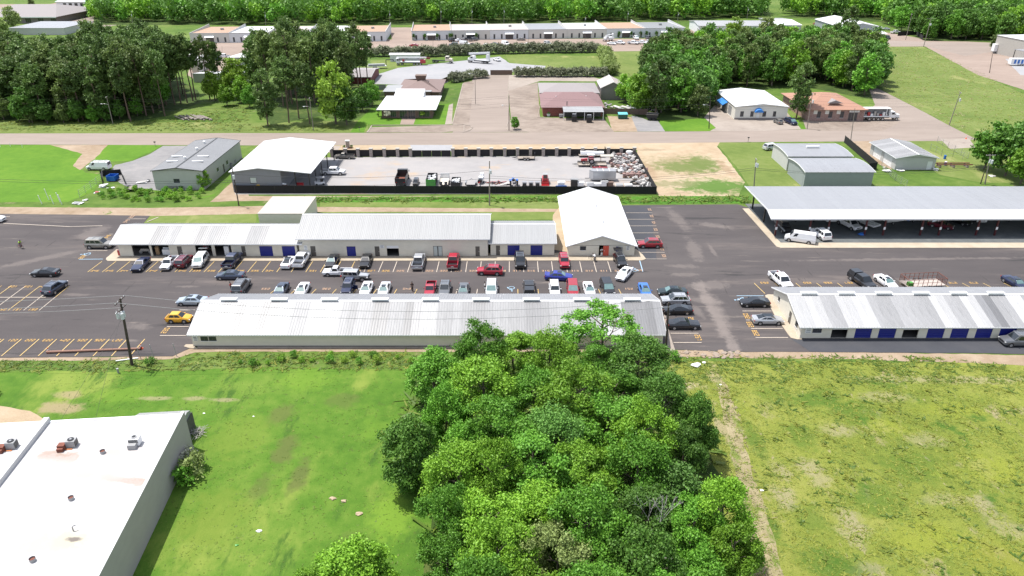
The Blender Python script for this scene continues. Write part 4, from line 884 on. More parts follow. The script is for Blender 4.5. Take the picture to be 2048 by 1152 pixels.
def roof_unit(px,py,kind,label):
 x,y = onroof(px,py); w = WM @ Vector((x,y,HB)); u = thing('rooftop_unit',label,'air conditioner',(w.x,w.y,HB),ang+math.pi/2)
 if kind == 0:
  b = MB(); b.box(-.2,.75,-.4,.45,.05,.85); b.build('casing',w_grey,u)
  b = MB(); b.cyl((.28,.02,.852),(.28,.02,.93),.33,.33,14); f = b.build('fan_guard',m_blk,u)
  b = MB(); b.cyl((.28,.02,.931),(.28,.02,.95),.12,.12,10); b.build('fan_hub',m_steel,f)
  for i in range(6): b = MB(); b.box(.752,.765,-.36+.13*i,-.28+.13*i,.15,.75); b.build('louvre',m_blk,u)
  b = MB(); b.box(-.95,-.22,-.75,-.05,0,.6); b.box(-.9,-.28,-1.05,-.752,0,.4); b.build('duct',m_rust,u)
  b = MB(); b.box(-.25,.5,-.7,-.5,0.01,.06); b.build('support',mat('orange_timber',(0.40,0.14,0.05),.8),u)
 else:
  b = MB(); b.box(-.55,.55,-.45,.45,.1,.95); b.build('casing',w_trim,u)
  b = MB(); b.cyl((0,0,.952),(0,0,1.03),.36,.36,14); f = b.build('fan_guard',w_grey,u)
  b = MB(); b.cyl((0,0,1.031),(0,0,1.05),.2,.2,10); b.build('fan_hub',m_blk,f)
  for i in range(8): b = MB(); b.box(-.5+.125*i,-.41+.125*i,-.463,-.452,.5,.88); b.build('louvre',m_blk,u)
  b = MB(); b.box(-.5,.35,-1.0,-.468,0,.55); b.build('duct',w_grey,u)
roof_unit(140,892,0,'rusty red and grey roof unit right of the parapet on the white roof')
roof_unit(20,895,0,'rusty roof unit at the very left edge of the white roof')
roof_unit(272,888,1,'white roof unit with top fan near the far corner of the white roof')
for i,(px,py,l) in enumerate(((206,906,'round roof vent nearest the white fan unit'),(143,999,'round roof vent in the middle of the white roof'),(66,1122,'round roof vent nearest the camera on the white roof'))):
 x,y = onroof(px,py); w = WM @ Vector((x,y,HB)); u = thing('roof_vent',l,'vent',(w.x,w.y,HB))
 b = MB(); b.cyl((0,0,0),(0,0,.35),.27,.27,14,caps=False); b.build('collar',w_grey,u); b = MB(); b.cyl((0,0,.05),(0,0,.2),.23,.23,14); b.build('damper',m_rust,u)
x,y = onroof(147,1062); w = WM @ Vector((x,y,HB)); b = MB(); b.tube([(0,0,0),(0,0,.5),(.12,.1,.6),(.25,.15,.5)],.06,6); o = b.build('pipe_vent',w_grey); tag(o,'bent grey pipe standing on the white roof','pipe'); o.location = (w.x,w.y,HB)
# lean-to behind it
t2 = thing('lean_to','low grey barrel roofed lean-to behind the white roofed block','shed',(c0.x,c0.y,0),ang + math.pi/2)
b = MB(); pr = [(.3,0),(.3,2.4),(1.2,3.0),(2.6,3.1),(3.6,2.7),(4.2,0)]
vs = [(-6.8,y_,z_) for y_,z_ in pr]+[(-.9,y_,z_) for y_,z_ in pr]; b.add(vs,[(0,1,2,3,4,5),(11,10,9,8,7,6)]+[(i,i+6,i+7,i+1) for i in range(5)]); b.build('roof',w_grey,t2)
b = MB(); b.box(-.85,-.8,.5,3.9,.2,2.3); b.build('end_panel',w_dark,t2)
# ------------------------------------------------------------------ buildings farther back
def rect(fl,fr,rl,rr,z):
 a,b_,c,d = (G(*p,z) if p else None for p in (fl,fr,rl,rr))
 xs0 = [p[0] for p in (a,c) if p]; xs1 = [p[0] for p in (b_,d) if p]; ys0 = [p[1] for p in (a,b_) if p]; ys1 = [p[1] for p in (c,d) if p]
 return sum(xs0)/len(xs0),sum(xs1)/len(xs1),sum(ys0)/len(ys0),sum(ys1)/len(ys1)
def hip(name,label,x0,x1,y0,y1,he,hr,wallm,roofm,oh=.9,ins=None,openf=(),gablet=False,posts=False,cat='house'):
 """house with a hipped roof; ins = how far the ridge ends stay in from the eaves"""
 cx,cy = (x0+x1)/2,(y0+y1)/2; t = thing(name,label,cat,(cx,cy,0)); X0,X1,Y0,Y1 = x0-cx,x1-cx,y0-cy,y1-cy
 b = MB(); wall_panels(b,X0+oh,X1-oh,he,[(o[0]-cx,o[1]-cx,o[2],o[3]) for o in openf],T_front(Y0+oh)); b.build('front_wall',wallm,t)
 b = MB(); b.box(X0+oh,X0+oh+.18,Y0+oh+.182,Y1-oh,0,he); b.build('left_wall',wallm,t)
 b = MB(); b.box(X1-oh-.18,X1-oh,Y0+oh+.182,Y1-oh,0,he); b.build('right_wall',wallm,t)
 b = MB(); b.box(X0+oh+.182,X1-oh-.182,Y1-oh-.18,Y1-oh,0,he); b.build('rear_wall',wallm,t)
 i_ = ins if ins is not None else (Y1-Y0)/2; ym = (Y0+Y1)/2
 b = MB(); v = [(X0,Y0,he),(X1,Y0,he),(X1,Y1,he),(X0,Y1,he),(X0+i_,ym,hr),(X1-i_,ym,hr)]
 b.add(v,[(0,1,5,4),(1,2,5),(2,3,4,5),(3,0,4)]); b.add([(p[0],p[1],p[2]-.15) for p in v[:4]],[(3,2,1,0)])
 b.add(v[:4]+[(p[0],p[1],p[2]-.15) for p in v[:4]],[(0,4,5,1),(1,5,6,2),(2,6,7,3),(3,7,4,0)]); r = b.build('roof',roofm,t)
 for o in openf:
  u0,u1,k = o[0]-cx,o[1]-cx,o[4]
  if k == 'door': door(t,u0,u1,o[3],Y0+oh)
  elif k == 'glass': window(t,u0,u1,max(.1,o[2]),o[3],Y0+oh,3,frame=w_tanb,sill=False)
  else: window(t,u0,u1,o[2],o[3],Y0+oh,2)
 if gablet:
  b = MB(); b.add([(-2.6,Y0+3,he+1.35),(2.6,Y0+3,he+1.35),(0,Y0+3,he+2.3),(0,Y0+6.5,he+2.3)],[(0,1,2),(1,3,2),(3,0,2)]); b.build('gablet',w_shg,r)
 return t,r,(cx,cy)
# white roofed office in the middle
x0,x1,y0,y1 = rect((754.5,219.5),(873,219.5),(771,191.5),(882.5,191.5),3.0)
t,r,c = hip('office_house','low brick office under a wide shiny white roof with raised middle',x0,x1,y0,y1,3.0,4.6,brickmat('dark_brick',(0.17,0.10,0.08),(0.12,0.07,0.06),(0.2,0.17,0.15)),w_white,1.4,ins=5.5,
 openf=[(G(800,236)[0],G(815,236)[0],0,2.5,'glass'),(G(817,236)[0],G(831,236)[0],0,2.5,'glass'),(G(782,236)[0],G(793,236)[0],.4,2.4,'glass'),(G(838,236)[0],G(860,236)[0],.4,2.4,'glass')])
ym = (y1-y0)/2; b = MB(); xa,ya = G(790,184,5.6); xb,_ = G(848,184,5.6); b.add([(xa-c[0],-ym*.2,4.3),(xb-c[0],-ym*.2,4.3),(xb-c[0],ym*.75,5.9),(xa-c[0],ym*.75,5.9),(xb-c[0],ym*.75,3.8),(xa-c[0],ym*.75,3.8),(xb-c[0],-ym*.2,3.8),(xa-c[0],-ym*.2,3.8)],
 [(0,1,2,3),(1,6,4,2),(3,2,4,5),(0,3,5,7)]); b.build('clerestory',w_white,r)
# grey flat building and brown house behind it
x0,x1,y0,y1 = rect((773,184),(862,183),(773,171),(864,171),3.4)
flatbox('office_annex','long flat grey roofed block behind the white roofed office','building',[(x0,y0),(x1,y0),(x1,y1),(x0,y1)],3.4,w_brown,w_grey,.6)
x0,x1,y0,y1 = rect((795,179),(885,187),(808,159),(888,158),3.2)
y0 = G(862,184,3.2)[1]; t,r,c = hip('brown_house','house with brown shingle hip roof and dark boxy roof vent',x0,x1,y0,y1,3.2,5.6,w_brown,w_shb,.8,ins=9,openf=[(x1-5,x1-3.8,0,2.2,'door')])
b = MB(); xa,ya = G(843,156,5.6); b.add([(xa-c[0]-1.5,-1.2,5.2),(xa-c[0]+1.5,-1.2,5.2),(xa-c[0]+1.5,1.2,5.2),(xa-c[0]-1.5,1.2,5.2),(xa-c[0]-2.0,-1.5,6.9),(xa-c[0]+2.0,-1.5,6.9),(xa-c[0]+2.0,1.5,6.9),(xa-c[0]-2.0,1.5,6.9)],
 [(4,5,6,7),(0,1,5,4),(1,2,6,5),(2,3,7,6),(3,0,4,7)]); b.build('cupola',w_brown,r)
# maroon roofed brick house, its carport, the grey house and beige shed behind
x0,x1,y0,y1 = rect((1081.6,216),(1206.6,214),(1079,190),(1200,189),3.0)
t,r,c = hip('brick_house','red brick house under a maroon shingle hip roof',x0,x1,y0,y1+5,3.0,5.4,w_rbrick,w_shm,.7,ins=7.5,openf=[(x0+9,x0+10,.0,2.1,'door')])
for px,py in ((1112,195),(1172,194),(1134,206)):
 xx,yy = G(px,py,4.4); b = MB(); b.cyl((xx-c[0],yy-c[1],3.6),(xx-c[0],yy-c[1],4.9),.14,.14,6); b.build('vent_pipe',w_trim if px != 1134 else w_dtrim,r)
xa,ya = G(1127,224,2.7); xb,_ = G(1208,224,2.7); yb_ = G(1160,213.5,3.1)[1]
t = thing('lean_to_carport','white metal carport with thin white posts in front of the maroon roofed house','carport',((xa+xb)/2,ya,0)); w2 = (xb-xa)/2
slope(t,(-w2,0,2.7),(w2,0,2.7),(w2,yb_-ya,3.2),(-w2,yb_-ya,3.2),9,w_grey,ribs=3)
for u in (-w2+.15,-w2*.42+.3,w2*.05,w2*.5,w2-.15): b = MB(); b.box(u-.08,u+.08,.1,.26,0,2.68); b.build('post',w_trim,t)
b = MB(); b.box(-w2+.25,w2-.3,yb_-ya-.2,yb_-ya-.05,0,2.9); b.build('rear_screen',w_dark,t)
x0,x1,y0,y1 = rect((1079,187),(1196,185),(1076,167),(1193,166),3.4)
hip('grey_house','plain house with grey shingle hip roof behind the maroon one',x0,x1,y0,y1+1,3.4,5.0,w_tanb,w_shg,.6,ins=7)
x0,x1,y0,y1 = rect((1204,178),(1252,172),(1196,162),None,4.3)
gable_y('tall_shed','tall taupe shed with pinkish gable roof half behind trees','building',x0,G(1251,178,4.3)[0],y0,y1+1,4.3,6.2,w_tanb,w_pinkr,oh=.3,sheet=2.2,ribs=1,trim=w_trim)
# white metal building with blue awnings
x0,x1,y0,y1 = rect((1470,214.5),(1572,213),(1442.5,187.5),None,4.2); y1 = G(1442.5,187.5,4.2)[1]
x0 = (G(1469,240)[0]+G(1440,214)[0])/2; x1 = G(1571,238)[0]; y0 = G(1500,239)[1]; y1 = G(1439,213)[1]+6
fo = lambda px: G(px,232,1.5)[0]
t = gable_y('metal_office','cream metal office with bright white roof and blue awnings','building',x0,x1,y0,y1,4.1,5.0,w_cream,w_white,oh=.2,sheet=1.6,
 front=[(fo(1483),fo(1490),.9,2.6,'window'),(fo(1503.5),fo(1510),.9,2.6,'window'),(fo(1516),fo(1522),.1,2.3,'door',w_trim),(fo(1528),fo(1535),.9,2.6,'window'),(fo(1549),fo(1555),.9,2.6,'window')],
 left=[(y0+4,y0+8,.1,3.0,'roller',w_grey),(y0+11,y0+15,.1,3.0,'roller',w_grey)])
cxo,cyo = (x0+x1)/2,(y0+y1)/2
b = MB(); u = fo(1519)-cxo; k = 8
vs = [(u+1.35*math.cos(math.pi*i/k),y0-cyo-.02,2.45+1.3*math.sin(math.pi*i/k)) for i in range(k+1)] + [(u+1.35*math.cos(math.pi*i/k),y0-cyo-1.2,2.45+.9*math.sin(math.pi*i/k)) for i in range(k+1)]
b.add(vs,[(i,i+1,k+2+i,k+1+i) for i in range(k)] + [tuple(range(2*k+1,k,-1))]); b.build('awning',w_awn,t)
b = MB(); b.add([(x0-cxo-.02,y0-cyo+9,3.6),(x0-cxo-.02,y0-cyo+16,3.6),(x0-cxo-1.7,y0-cyo+16,2.7),(x0-cxo-1.7,y0-cyo+9,2.7),(x0-cxo-1.7,y0-cyo+16,2.4),(x0-cxo-1.7,y0-cyo+9,2.4)],[(0,1,2,3),(3,2,4,5),(0,3,5),(1,4,2)]); b.build('awning',w_awn,t)
b = MB(); b.box(x0-cxo-.03,x1-cxo+.03,y0-cyo-.04,y0-cyo-.005,0,.55); b.build('base_band',w_tanb,t)
# orange-brown roofed brick building
x0,x1 = G(1616,243)[0],G(1722,240)[0]; y0 = G(1660,242)[1]; y1 = y0 + 24
t,r,c = hip('brick_office','mottled brick office under an orange-brown hip roof with small gablet',x0-.8,x1+.8,y0-.8,y1+.8,3.7,6.6,w_brick,w_sho,.8,ins=9,gablet=True,
 openf=[(G(1632,240)[0]-.6,G(1632,240)[0]+.6,1.0,3.0,'window'),(G(1655,240)[0]-.6,G(1655,240)[0]+.6,1.0,3.0,'window'),(G(1678,240)[0]-.6,G(1678,240)[0]+.6,1.0,3.0,'window'),(G(1691,240)[0],G(1709,240)[0],.1,2.7,'glass')],cat='building')
for px in (1629,1652,1675):
 u = G(px,225,2.5)[0]-c[0]; b = MB(); b.box(u-.6,u+.6,y0-c[1]-.05,y0-c[1]-.008,2.2,3.6); b.build('pale_panel',w_cream,t)
signboard('sign','white signboard with red mark above the glazed entrance of the brick office',G(1702,222,2.6)[0],y0-.06,3.15,3.2,.75,2)
# --- the row of small business units
def unit_row(px0,py0,px1,py1,cuts,roofs,walls,names,depth,h,hpar=1.0,sgn=1):
 A = Vector(G(px0,py0)); B = Vector(G(px1,py1)); d = (B-A).normalized(); ang = math.atan2(d.y,d.x); base = Vector((A.x,A.y))
 T_ = Matrix.Translation((A.x,A.y,0)) @ Matrix.Rotation(ang,4,'Z'); Ti = T_.inverted()
 def loc(px):   # where the facade line crosses picture column px
  for k in range(60):
   pass
  lo,hi = -200.0,400.0
  for _ in range(50):
   m = (lo+hi)/2; p = A + d*m
   if PX(p.x,p.y)[0] < px: lo = m
   else: hi = m
  return lo
 us = [loc(c) for c in cuts]
 for i in range(len(us)-1):
  u0,u1 = us[i]+.03,us[i+1]-.03; w = u1-u0; p = A + d*u0
  t = thing('business_unit',names[i],'building',(p.x,p.y,0),ang)
  ops = [(w*.40,w*.60,.1,2.6)] + [(w*f,w*f+.95,.3,2.7) for f in (.09,.28,.68,.87)]
  b = MB(); wall_panels(b,0,w,h,ops,T_front(0)); b.build('front_wall',walls[i],t)
  b = MB(); b.box(0,.2,.182,depth,0,h-.005); b.build('left_wall',walls[i],t); b = MB(); b.box(w-.2,w,.182,depth,0,h-.005); b.build('right_wall',walls[i],t)
  b = MB(); b.box(.202,w-.202,depth-.2,depth,0,h-.6); b.build('rear_wall',walls[i],t)
  b = MB(); b.add([(.02,.02,h),(w-.02,.02,h),(w-.02,depth,h-.55),(.02,depth,h-.55)],[(0,1,2,3)]); b.build('roof',roofs[i],t)
  b = MB(); b.box(0,w,-.06,.14,h+.002,h+.35); b.build('parapet',w_para,t)
  for X in ((0,w) if True else ()):
   b = MB(); b.add([(X-.12,-.05,h-.02),(X+.12,-.05,h-.02),(X+.12,-.05,h+.36),(X-.12,-.05,h+.36),(X-.12,depth,h-.4),(X+.12,depth,h-.4),(X+.12,depth,h+hpar),(X-.12,depth,h+hpar)],
    [(0,1,2,3),(5,4,7,6),(3,2,6,7),(1,5,6,2),(4,0,3,7)]); b.build('party_wall',w_para,t)
  b = MB(); b.add([(w*.385,-.05,3.6),(w*.615,-.05,3.6),(w*.615,-1.1,2.75),(w*.385,-1.1,2.75),(w*.615,-.05,2.6),(w*.385,-.05,2.6)],[(0,3,2,1),(3,5,4,2),(0,5,3),(1,2,4)]); b.build('canopy',w_trim,t)
  window(t,w*.405,w*.595,.12,2.55,0,3,sill=False)
  for f in (.09,.28,.68,.87): b = MB(); b.box(w*f,w*f+.95,.1,.14,.3,2.7); b.build('door',w_dtrim,t)
  if i % 2 == 0: b = MB(); b.box(w*.55,w*.55+1.6,depth*.5,depth*.5+1.2,h-.3,h+.7); b.build('rooftop_unit',w_grey,t)
 return A,d
def dep(px,pf,pr,h): return G(px,pr,h)[1] - G(px,pf,h)[1]
UH = 4.6
NM = lambda x,l: '%s' % l
unit_row(824,81,1369,74,[824,902.5,980,1057.5,1134.5,1213,1290,1369],[w_tan,w_pinkr,w_pinkr,w_blgrey,w_white,w_tan,w_galv],[w_unit,w_unit2,w_unit,w_unit2,w_unit2,w_unit,w_unit],
 ['business unit with tan roof at the left end of the centre row','pinkish white roofed unit behind the parked dark pickups','pinkish white roofed unit third from the left of the centre row','unit with pale blue roof in the middle of the centre row','unit with brightest white roof in the centre row','unit with tan roof and dark roof box behind the white bucket truck','speckled white roofed unit at the right end of the centre row'],34.0,UH)
unit_row(382,86,772,82.5,[382,460,538,616,694,772],[w_tan,w_white,w_pinkr,w_white,w_tan],[w_unit2,w_unit,w_unit,w_unit2,w_unit],
 ['tan roofed unit seen between the lone pine trunks','white roofed unit seen right of the lone pines','pinkish roofed unit left of the dense pine group','white roofed unit behind the dense pine group','tan roofed unit at the right end of the left row'],34.0,UH)
# sheds at the upper right
x0,y0 = G(1397,68); x1,_ = G(1512,68); h = 4.5; y1 = G(1380,41,h)[1]
gable_x('long_shed','long pale blue-grey shed right of the business units','building',x0,x1+8,y0,y1,h,h+1.2,w_unit,w_grey,w_blgrey,oh=.3,sheet=5,ribs=2,foot=False,interior=False,ridge=.5)
x0,y0 = G(1556,50,4); x1,_ = G(1603,50,4); y1 = G(1570,36,4)[1]
gable_x('small_shed','small shed with white roof among the trees, upper right','building',x0,x1,y0,y1,4,5,w_wall2,w_white,w_grey,oh=.3,sheet=5,ribs=2,foot=False,interior=False)
x0,y0 = G(1702,60,6.0); x1,y0b = G(1764,54,6.0); y1 = G(1648,38,6.0)[1]
t = gable_y('garage_building','blue-grey garage with broad white gable roof beside the car yard','building',x0,x1,y0b,y1,6.0,8.0,w_bsid,w_white,oh=.4,sheet=6,ribs=3,left=[(y0b+6,y0b+12,.1,4.5,'roller',w_trim),(y0b+18,y0b+24,.1,4.5,'roller',w_trim)])
xc,yc = (x0+x1)/2,(y0b+y1)/2
slope(t,(x0-xc+1,y0b-yc-6,3.2),(x1-xc+1,y0b-yc-6,3.2),(x1-xc+1,y0b-yc-.1,4.0),(x0-xc+1,y0b-yc-.1,4.0),4,w_white,name='porch_roof')
b = MB(); b.box(x0-xc+2,x1-xc,y0b-yc-5,y0b-yc-.2,0,3.1); b.build('office_front',w_bsid,t); window(t,-2,1.5,1,2.4,y0b-yc-5,2); window(t,4,6,1,2.2,y0b-yc-5,1)
# grey concrete warehouse, far right
p = [G(1985,106),G(2112,134),None,None]; d = Vector(p[1])-Vector(p[0]); nrm = Vector((d.y,-d.x)).normalized()*-45
p[2] = tuple(Vector(p[1])+nrm); p[3] = tuple(Vector(p[0])+nrm)
flatbox('concrete_warehouse','big raw grey concrete warehouse with white roof at the right edge','building',[p[0],p[1],p[2],p[3]],8.2,w_conc,w_white,.3)
p0 = Vector(p[0])+d.normalized()*20; t = thing('loading_canopy','small pale canopy on the side of the grey concrete warehouse','canopy',(p0.x,p0.y,0),math.atan2(d.y,d.x))
b = MB(); b.box(0,14,-6,-.1,4.6,4.8); b.build('roof',w_blgrey,t)
for u in (.3,13.7): b = MB(); b.box(u-.12,u+.12,-5.9,-5.66,0,4.6); b.build('post',w_bpost,t)
# top left corner
x0,x1,y0,y1 = rect((-20,36),(150,32),(20,12),(155,20),4.0)
t,r,c = hip('school_building','long low building with grey hip roof and white eaves at the upper left',x0,x1,y0,y1,4.0,9.0,w_tanb,w_shg,2.0,ins=14,cat='building',openf=[(x1-8*k-5,x1-8*k-1.5,.4,3.4,'glass') for k in range(5)])
b = MB(); b.box(x0-c[0]-.1,x1-c[0]+.1,y0-c[1]-.25,y0-c[1]-.05,3.5,4.1); b.build('fascia',w_trim,r)
x0,y0 = G(38,52,3.6); x1,_ = G(146,52,3.6); y1 = G(100,43,3.6)[1]
flatbox('flat_building','low block with flat white roof behind the pine wood','building',[(x0,y0-10),(x1,y0-10),(x1,y1),(x0,y1)],3.6,w_wall2,w_blgrey,.3)
x0,y0 = G(115,17.5); x1,_ = G(172,17.5); 
t = gable_x('roadside_store','white roadside building with pale turquoise roof and dark blue base','building',x0,x1,y0,y0+30,5,7,w_trim,mat('turquoise_roof',(0.42,0.56,0.57),.5),w_blgrey,oh=.6,sheet=6,ribs=2,foot=False,interior=False,
   front=[(x0+5+4.2*k,x0+7.3+4.2*k,1.5,3.9,'window') for k in range(5)])
b = MB(); b.box(x0-(x0+x1)/2-.05,x1-(x0+x1)/2+.05,-15.06,-15.005,0,1.3); b.build('base_band',mat('navy_paint',(0.02,0.03,0.10),.5),t)
# white boxes and roofs seen between the pines
x0,y0 = G(398,146); x1,_ = G(418,133)
def skewbox(name,label,cat,pa,pb,pc,h,wm,rm):
 a,b_,c_ = Vector(G(*pa)),Vector(G(*pb)),Vector(G(*pc)); d_ = a + (c_-b_)
 return flatbox(name,label,cat,[tuple(a),tuple(b_),tuple(c_),tuple(d_)],h,wm,rm,.1)
skewbox('cargo_box','larger cream box building between the pine trunks','building',(385,146),(399,147),(421,132),4.6,w_cream,w_trim)
skewbox('cargo_box','smaller pale container behind the larger cream box','container',(379,122),(385,120),(396,112),2.6,w_wall2,w_trim)
x0,y0 = G(388,165); x1,_ = G(500,165); y1 = G(440,142,3.6)[1]
flatbox('white_workshop','wide low workshop with white roof behind the pine trunks and saplings','building',[(x0,y0),(x1,y0),(x1,y1),(x0+6,y1)],3.4,w_wall2,w_white,.2)
x0,y0 = G(458,135); x1,_ = G(500,135); 
flatbox('white_workshop','smaller white roofed workshop just right of the blue truck','building',[(x0,y0),(x1,y0),(x1,y0+14),(x0+3,y0+14)],4.2,w_wall2,w_white,.3)
x0,y0 = G(692,152); x1,_ = G(737,165)
t = gable_x('barn','small grey roofed red barn at the right foot of the pine group','building',G(690,168)[0],G(742,168)[0],G(720,168)[1],G(720,155)[1]+6,2.8,4.0,mat('barn_red',(0.12,0.02,0.02),.7),w_shg,w_shg,oh=.4,sheet=4,ribs=1,foot=False,interior=False)
x0,y0 = G(780,124); x1,_ = G(840,121)
gable_x('trailer_office','long low pale blue site cabin behind the crane truck','cabin',x0,x1,y0+1,y0+6,3.0,3.4,w_unit,w_white,w_white,oh=.15,sheet=5,ribs=2,foot=False,interior=False,front=[(x0+7,x0+8.3,1.2,2.1,'window'),(x0+12,x0+13.3,1.2,2.1,'window')])
# ------------------------------------------------------------------ fences
def fence_run(name,label,pts,h,panel_m,post_m,step=3.0,thick=.04,world=False,post_r=.05,rail=False,cat='fence',pil=None):
 w = [Vector(p if world else G(*p)) for p in pts]; t = thing(name,label,cat,(w[0].x,w[0].y,0)); o = w[0]
 for a,c in zip(w[:-1],w[1:]):
  L_ = (c-a).length; n = max(1,round(L_/step)); d = (c-a)/n; ang = math.atan2(d.y,d.x)
  for i in range(n):
   p = a + d*i - o; m = p + d/2
   b = MB(); b.obox((m.x,m.y,h/2+.03),(d.length-.06,thick,h-.06),ang); 
   if rail: b.obox((m.x,m.y,h+.015),(d.length-.06,.06,.05),ang)
   b.build('panel',panel_m,t)
   b = MB(); b.cyl((p.x,p.y,0),(p.x,p.y,h+.1),post_r,post_r,6); b.build('post',post_m,t)
 p = w[-1]-o; b = MB(); b.cyl((p.x,p.y,0),(p.x,p.y,h+.1),post_r,post_r,6); b.build('post',post_m,t)
 return t
w_mesh = mat('black_privacy_mesh',(0.013,0.012,0.013),0.9,var=0.25,scale=1.5)
w_gpost = mat('galvanised_post',(0.3,0.3,0.3),0.5,var=0.1)
w_stone = brickmat('grey_stone_block',(0.27,0.22,0.20),(0.36,0.31,0.28),(0.2,0.18,0.16))
fence_run('privacy_fence','long black mesh fence along the front of the gravel yard',[(471,386.5),(1312,389)],1.9,w_mesh,w_bpost,4.6)
fence_run('privacy_fence','black mesh fence down the right side of the gravel yard',[(1312,389),(1268.5,312)],1.9,w_mesh,w_bpost,4.0)
fence_run('privacy_fence','short black mesh fence beside the slate shed wall',[(471,386.5),(477,372)],1.9,w_mesh,w_bpost,2.5)
t = thing('pillar_fence','black panelled fence with pale stone pillars along the rear of the gravel yard','fence',(*G(1000,313),0))
oy = G(1000,313)
pil = [665,692,717,743,769.5,796,821.5,906,932,957.5,983,1009.5,1035,1061,1086.5,1113,1138,1164.5,1190,1216,1242,1268]
pw = [(G(px,313.8 - (px-660)*.004)[0]-oy[0],G(px,313.8 - (px-660)*.004)[1]-oy[1]) for px in pil]
for (x,y) in pw:
 b = MB(); b.box(x-.42,x+.42,y-.42,y+.42,0,2.15); p = b.build('pillar',w_stone,t); b = MB(); b.box(x-.52,x+.52,y-.52,y+.52,2.152,2.34); b.build('cap',w_conc,p)
for (xa,ya),(xb,yb_) in zip(pw[:-1],pw[1:]):
 if xb - xa > 8: continue
 b = MB(); b.box(xa+.44,xb-.44,(ya+yb_)/2-.05,(ya+yb_)/2+.05,.05,1.9); b.build('panel',w_mesh,t)
xa,xb = pw[6][0]+.5,pw[7][0]-.5
for i in range(4): b = MB(); u0 = xa+(xb-xa)*i/4+.03; u1 = xa+(xb-xa)*(i+1)/4-.03; b.box(u0,u1,pw[6][1]-.45,pw[6][1]-.38,.1,1.85); b.build('gate_leaf',w_mesh,t)
fence_run('privacy_fence','black mesh fence between the sheds right of the sandy lot',[(1688,285),(1752,340),(1736,342)],2.0,w_mesh,w_bpost,3.0)
fence_run('privacy_fence','dark brown screen fence before the rubble right of the maroon roofed house',[(1206,228),(1295,230)],1.9,w_brown,w_bpost,3.0)
fence_run('privacy_fence','dark brown gate across the lane between the hedges',[(981,150),(1024,150)],2.0,w_brown,w_brown,3.5)
fence_run('privacy_fence','grey sheet metal fence left of the flat grey block',[(731,181),(772,180)],2.0,w_blgrey,w_gpost,3.5)
fence_run('privacy_fence','dark brown fence right of the brown hip roofed house',[(884,168),(902,160)],1.9,w_brown,w_brown,3.0)
fence_run('privacy_fence','black mesh fence beside the car yard of the garage, upper right',[(1795,72),(1832,70),(1845,80)],2.2,w_mesh,w_bpost,8)
fence_run('privacy_fence','dark fence in front of the yard behind the trees, upper right',[(1610,76),(1656,77)],2.2,w_mesh,w_bpost,8)
def wire_fence(label,pts,h=1.7,step=3.2,rails=3,m=None,posts=None):
 w = [Vector(G(*p)) for p in pts]; t = thing('wire_fence',label,'fence',(w[0].x,w[0].y,0)); o = w[0]
 for a,c in zip(w[:-1],w[1:]):
  n = max(1,round((c-a).length/step)); d = (c-a)/n
  for i in range(n+1):
   p = a+d*i-o; b = MB(); b.cyl((p.x,p.y,0),(p.x,p.y,h+.15),.045,.045,5); b.build('post',m or w_gpost,t)
  p,q = a-o,c-o
  for j in range(rails): z = h*(j+1)/rails; b = MB(); b.cyl((p.x,p.y,z),(q.x,q.y,z),.016,.016,4); b.build('wire',m or w_gpost,t)
 return t
wire_fence('sagging wire fence left of the bushes and junk',[(160,395),(205,362),(208,350)],rails=4)
wire_fence('wire fence on thin posts between the sheds and the junky pale shed',[(1762,336),(1790,362),(1812,375)],rails=5)
wire_fence('overgrown wire fence beside the pale drive at right',[(1874,285),(1895,297),(1935,318)],rails=5)
wire_fence('short row of posts and wire behind the blue drums',[(1860,300),(1882,312),(1905,314),(1925,318)],rails=2)
# the mesh enclosure around the blue skip
pts = [(200,350),(243,341),(252,361),(208,368)]
fence_run('dumpster_screen','black mesh enclosure around the blue skip beside the white van',[(206,369),(202,354),(243,350),(251,369)],1.5,w_mesh,w_bpost,1.8,.03)
